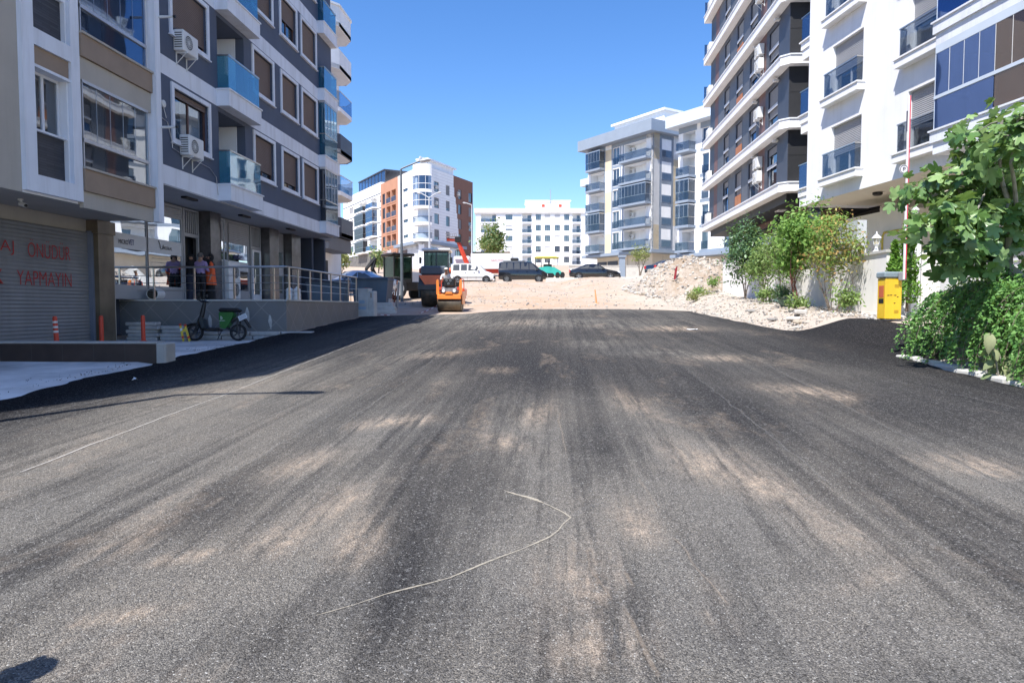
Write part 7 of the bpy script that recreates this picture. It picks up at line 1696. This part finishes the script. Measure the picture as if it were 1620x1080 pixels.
# limbs drawn through measured places, each at its own depth
limbs=[([W3(1650,470,12.6),W3(1592,420,12.5),W3(1605,330,12.4),W3(1640,270,12.4)],.10),([W3(1592,420,12.5),W3(1600,345,12.0),W3(1580,260,11.8),W3(1585,190,11.7)],.055),([W3(1600,360,12.4),W3(1560,330,12.8),W3(1510,300,13.1),W3(1462,315,13.3)],.040),
 ([W3(1605,330,12.2),W3(1570,280,12.6),W3(1530,225,12.9)],.032),([W3(1592,400,12.2),W3(1545,390,11.7),W3(1500,370,11.5),W3(1470,350,11.6)],.030),([W3(1610,330,12.0),W3(1600,260,11.3),W3(1610,190,11.1)],.035),([W3(1592,420,12.4),W3(1550,410,12.6),W3(1520,405,12.8)],.026),([W3(1640,300,12.4),W3(1680,230,12.6),W3(1720,180,12.8)],.05),([W3(1640,330,12.4),W3(1720,330,12.0),W3(1790,320,12.2)],.05),([W3(1560,300,12.3),W3(1540,350,11.9),W3(1515,420,11.7)],.02)]
for pts,r in limbs:
    Q=[]; 
    for a,b in zip(pts[:-1],pts[1:]):
        for k_ in range(3): Q.append(a.lerp(b,k_/3)+Vector((nz(a.x+k_,a.z,3)*.05,0,nz(a.z+k_,b.x,3)*.05)))
    Q.append(pts[-1]); q.tube(Q,[r*(1-.6*i/(len(Q)-1)) for i in range(len(Q))],8)
    for i in range(3,len(Q)):
        for _ in range(2):
            d=Vector((rnd.uniform(-1,1),rnd.uniform(-1,1),rnd.uniform(-.5,1))).normalized(); L_=rnd.uniform(.2,.48); e=Q[i]+d*L_; q.tube([Q[i],Q[i].lerp(e,.5)+Vector((0,0,.03)),e],[.012,.009,.006],5); tips+=[(e,d),(Q[i].lerp(e,.55),d)]
    tips.append((Q[-1],(Q[-1]-Q[-2]).normalized()))
q.build('trunk',[BARKF],FT,smooth=False,fix=False)
P=[];N=[]
for p,d in tips:
    for _ in range(rnd.randint(4,9)):
        g2=Vector((rnd.gauss(0,.14),rnd.gauss(0,.14),rnd.gauss(0,.12))); P.append(tuple(p+g2)); v=(g2.normalized()+d*.5+Vector((0,-.25,.35))); N.append(tuple(v.normalized()))
leaves('crown','fig',P,N,.21,LFIG,FT,jitter=.7,down=.45,rs=.42)
# ---- cascading shrub over the bank
CB=thing('cascading_shrub','mound of fine leaved shoots hanging down over the right kerb','shrub',(8.72,12.3,.5)); rnd=random.Random(21); q=MB(); P=[];N=[]
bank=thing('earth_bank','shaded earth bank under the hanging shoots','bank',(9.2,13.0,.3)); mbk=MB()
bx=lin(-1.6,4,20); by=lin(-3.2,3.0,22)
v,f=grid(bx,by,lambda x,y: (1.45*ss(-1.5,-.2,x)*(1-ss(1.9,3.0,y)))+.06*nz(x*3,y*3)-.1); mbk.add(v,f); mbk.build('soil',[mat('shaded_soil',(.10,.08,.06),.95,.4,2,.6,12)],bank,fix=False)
cents=[(-2.7+5.0*i/37+rnd.gauss(0,.04),rnd.uniform(-.2,.2)) for i in range(38)]
for s in range(500):
    cc=rnd.choice(cents); y0=cc[0]+rnd.gauss(0,.035); back=rnd.random()**1.3; top=Vector((-1.0+back*1.6+.22*nz(y0*2,1)+(.25 if y0>1.6 else 0),y0,1.45+.45*back+.22*nz(y0*1.7,4)-.25*max(0,y0-1.2)))
    L_=rnd.uniform(.9,2.2); a=Vector((-rnd.uniform(.25,.70)-cc[1],rnd.gauss(0,.18),rnd.uniform(.1,.5))); p=Vector(top); pts=[p.copy()]
    d=a.normalized(); n_=int(L_/.09)
    for i in range(n_):
        d=(d+Vector((-.01,rnd.gauss(0,.05),-.19))).normalized(); p=p+d*.09
        if p.z<.08: break
        pts.append(p.copy())
    if len(pts)<3: continue
    if s%3==0: q.tube(pts,[.006]*len(pts),3)
    for i,pt in enumerate(pts):
        for _ in range(4): P.append(tuple(pt+Vector((rnd.gauss(0,.022),rnd.gauss(0,.022),rnd.gauss(0,.03))))); N.append((-.6,rnd.uniform(-.5,.3),.35))
q.build('stems',[BARK],CB,fix=False)
leaves('foliage','small',P,N,.066,LCAS,CB,jitter=.6,down=.5,rs=.35)
# leggy bush at the left end of the mound
shrub('bush','loose grey-green bush between the barrier cabinet and the hanging shoots','bush',(9.1,15.4,1.1),1.4,6,BARK,LG2,'small',.075,2600,(0,0,.75,.55,.7,.7),91,None,.016,2,clump=.2)
# wilted big leaf branch on the kerb
WB=thing('wilted_branch','cut branch of wilted pale fig leaves lying against the hanging shoots','branch',(7.22,11.35,.50)); q=MB(); P=[];N=[]; rnd=random.Random(33)
for i in range(9):
    a=Vector((rnd.uniform(-.25,.35),rnd.uniform(-.5,.6),rnd.uniform(0,.12))); e=a+Vector((rnd.uniform(-.35,.2),rnd.uniform(-.3,.3),rnd.uniform(.25,.75))); q.tube([a,a.lerp(e,.5)+Vector((0,0,.08)),e],[.014,.011,.008],5)
    for k_ in range(9): p=a.lerp(e,rnd.uniform(.2,1.05))+Vector((rnd.gauss(0,.07),rnd.gauss(0,.07),rnd.gauss(0,.05))); P.append(tuple(p)); N.append((-.5,-.5,.3))
q.build('twigs',[BARKF],WB,fix=False); leaves('leaves','wilt',P,N,.20,LWILT,WB,jitter=.5,down=1.0)
WB2=thing('dry_branch','dry bare twigs with pale leaves at the right end of the kerb','branch',(7.75,10.7,.5)); q=MB(); P=[];N=[]
for i in range(14):
    a=Vector((rnd.uniform(-.4,.5),rnd.uniform(-.4,.4),0)); e=a+Vector((rnd.uniform(-.5,.5),rnd.uniform(-.2,.2),rnd.uniform(.0,.45))); q.tube([a,a.lerp(e,.5)+Vector((0,0,.06)),e],[.010,.007,.004],4)
    for k_ in range(3): P.append(tuple(a.lerp(e,rnd.uniform(.3,1)))); N.append((-.3,-.6,.4))
q.build('twigs',[mat('dry_twig',(.42,.36,.26),.8)],WB2,fix=False); leaves('leaves','wilt',P,N,.15,LYEL,WB2,jitter=.6,down=.5)
# kerb stones on the right
kerb_white=slab(.9,.3,.10,9); kerb_white.materials.clear(); kerb_white.materials.append(CONCW)
for i in range(9):
    y=8.3+i*.66; o=part('kerb_slab',sm[i%4],None,(7.08+.03*nz(i,0,1),y,prof(y)-.03),R(90+random.uniform(-4,4))); o.scale=(.70,.62,1.15); o.data=kerb_white; tag(o,'worn pale kerb stone on the right edge of the asphalt, '+['outside the frame nearest the viewer','just outside the frame','at the right edge of the picture','under the dry twigs','below the wilted branch','left of the wilted branch','in front of the hanging shoots','under the left part of the shoots','at the far left end of the row'][i],'kerb stone',group='right kerb stones')
# ---- rubble
def rocks(name,pts,m,kind='stuff',label=None,cat=None):
    q=MB()
    ico=[(0,0,1),(.894,0,.447),(.276,.851,.447),(-.724,.526,.447),(-.724,-.526,.447),(.276,-.851,.447),(.724,.526,-.447),(-.276,.851,-.447),(-.894,0,-.447),(-.276,-.851,-.447),(.724,-.526,-.447),(0,0,-1)]
    fc=[(0,1,2),(0,2,3),(0,3,4),(0,4,5),(0,5,1),(1,6,2),(2,7,3),(3,8,4),(4,9,5),(5,10,1),(6,7,2),(7,8,3),(8,9,4),(9,10,5),(10,6,1),(11,7,6),(11,8,7),(11,9,8),(11,10,9),(11,6,10)]
    for (x,y,z,s) in pts:
        a=random.uniform(0,6.28); c_,s_=math.cos(a),math.sin(a); sx_2,sy_2,sz_=s*random.uniform(.7,1.4),s*random.uniform(.6,1.1),s*random.uniform(.4,.9)
        vs=[]
        for u in ico:
            k_=random.uniform(.75,1.2); X_,Y_,Z_=u[0]*sx_2*k_,u[1]*sy_2*k_,u[2]*sz_*k_; vs.append((x+X_*c_-Y_*s_,y+X_*s_+Y_*c_,z+Z_))
        q.add(vs,fc,random.choice([0,0,0,1,2]))
    o=q.build(name,m,None,fix=False); return tag(o,label,cat,kind=kind)
RK=[mat('pale_stone',(.50,.475,.44),.95,.2,3,.4,20),mat('tan_stone',(.40,.34,.27),.95,.2,3,.4,20),mat('grey_stone',(.27,.26,.25),.95,.2,3,.4,20)]
pts=[]
for _ in range(4200):      # verge
    y=20.5+random.random()**1.2*22; x=random.uniform(xr(min(y,31))+.05,9.55); s=.010+.045*random.random()**4; pts.append((x,y,G(x,y)+s*.2,s))
rocks('verge_stones',pts,RK)
pts=[]
for _ in range(2400):      # fill beyond the asphalt
    y=32+random.random()**.8*27; x=random.uniform(-9 if y>36 else -3,8.5); s=.018+.055*random.random()**6; pts.append((x,y,G(x,y)+s*.1,s))
rocks('fill_stones',pts,RK)
pts=[]
for _ in range(900):
    y=random.uniform(9,13.2); x=7.15+random.random()**1.5*.9; s=.015+.04*random.random()**3; pts.append((x,y,G(x,y)+.02,s))
for _ in range(500):
    y=random.uniform(18.3,20.5); x=random.uniform(8.3,9.6); s=.012+.05*random.random()**3; pts.append((x,y,G(x,y)+.02,s))
rocks('kerb_side_stones',pts,RK)
# crumbs of loose asphalt along the left edge
pts=[]
for _ in range(420):
    y=random.uniform(9.0,19.3); x=-7.80-abs(random.gauss(0,.30)); s=random.uniform(.004,.012)*(1 if nz(x*2,y*1.3,1)>-.05 else .3); z=(.77 if y>12.75 else prof(y)+.03)+s*.3; pts.append((x,y,z,s))
rocks('loose_asphalt_crumbs',pts,[mat('asphalt_crumb',(.02,.02,.022),.8,.2,20)]*3)
# heap: gravel cone + rubble mound as things
def heap(name,label,cx,cy,base,shape,m,rngx,rngy,nx=70,ny=60):
    t=thing(name,label,'heap',(cx,cy,base)); q=MB(); v,f=grid(lin(-rngx,rngx,nx),lin(-rngy,rngy,ny),shape); q.add(v,f); q.build('soil',[m],t,fix=False,smooth=False); return t
def hs_(x,y):
    e=max(0,1-(x/4.3)**2-(y/5.6)**2); 
    return -1.3+ (3.5*e**.5 if e>0 else 0)+ (.34*nz(x,y,1.0,2)+.22*nz(x,y,2.6,5)+.12*abs(nz(x,y,6,8)))*(1 if e>0.02 else .0)
heap('rubble_heap','tall heap of broken concrete and soil at the right side of the street',9.2,47.0,2.75,hs_,RUBM,4.6,6.0,95,95)
def gs_(x,y):
    r=math.sqrt((x/3.6)**2+(y/3.6)**2); return -1.0+2.75*max(0,1-r)+.05*nz(x,y,3)
heap('gravel_heap','smooth pale grey cone of gravel behind the rubble heap',8.6,52.5,3.35,gs_,GRAV,3.8,3.8)
pts=[]
for _ in range(3400):
    x=random.uniform(-4.6,4.2); y=-abs(random.gauss(0,3.2)) if random.random()<.85 else random.uniform(0,4); 
    if (x/4.6)**2+(y/6)**2>1.05: continue
    s=.025+.11*random.random()**3; z=max(2.75+hs_(x,y),G(9.2+x,47+y)); pts.append((9.2+x,47+y,z+s*.15,s))
rocks('heap_rubble',pts,RK)
def chunk(i,x,y,z,s,lab,m=0):
    q=MB(); q.box(-s,s,-s*.6,s*.6,-s*.2,s*.25,bev=s*.12); q.v=[(a+.15*s*nz(a*9,b*9,1,i),b+.15*s*nz(b*9,c_*9,1,i+4),c_+.12*s*nz(a*7,c_*9,1,i+8)) for a,b,c_ in q.v]
    o=q.build('concrete_chunk',[RK[m]],None,mtx=Matrix.Translation((x,y,z))@Matrix.Rotation(i*1.3,4,'Z')@Matrix.Rotation(R(18*(i%3)-14),4,'X')); tag(o,lab,'chunk',group='broken concrete chunks')
chunk(1,8.0,22.9,G(8.0,22.9)+.05,.30,'large pale flat concrete chunk under the yellow tree')
chunk(2,7.6,22.3,G(7.6,22.3)+.03,.22,'pale chunk in front of the large flat one')
chunk(3,7.5,21.6,G(7.5,21.6)+.03,.18,'reddish tan chunk nearest the asphalt corner',1)
chunk(4,7.35,23.6,G(7.35,23.6)+.04,.16,'dark grey chunk left of the asphalt corner',2)
chunk(5,7.6,27.0,G(7.6,27)+.04,.17,'grey chunk in the middle of the stony verge',2)
chunk(6,8.3,23.7,G(8.3,23.7)+.04,.2,'tan chunk at the foot of the fresh green tree',1)
FL=thing('red_flag_strip','dark red cloth strip stuck upright in the rubble heap','cloth',(at(1068,435,Y=43).x,43.1,3.3)); q=MB(); q.prism([(-.12,-.2),(.02,-.15),(.10,.45),(.16,1.0),(.02,.85),(-.06,.3)],-.02,.02); q.build('cloth',[mat('dark_red_cloth',(.28,.03,.04),.9,.2,6)],FL)

for i,(px,py,w_,lab) in enumerate(((1094,523,.16,'crumpled white paper scrap on the asphalt near its right edge'),(1292,522,.07,'small white litter scrap beside the rubble verge'),(213,603,.05,'tiny pale litter scrap on the shaded edge of the road'))):
    r=ray(px,py); t_=-CAMH/(r.z-.05*r.y); q=MB(); v,f=grid(lin(-w_,w_,5),lin(-w_*.6,w_*.6,4),lambda x,y:.03+.05*nz(x*20,y*20,1,i)); q.add(v,f); o=q.build('paper_scrap',[PVC],None,fix=False,mtx=Matrix.Translation((r.x*t_,r.y*t_,az(r.x*t_,r.y*t_)))@Matrix.Rotation(i*.9,4,'Z')); tag(o,lab,'litter')
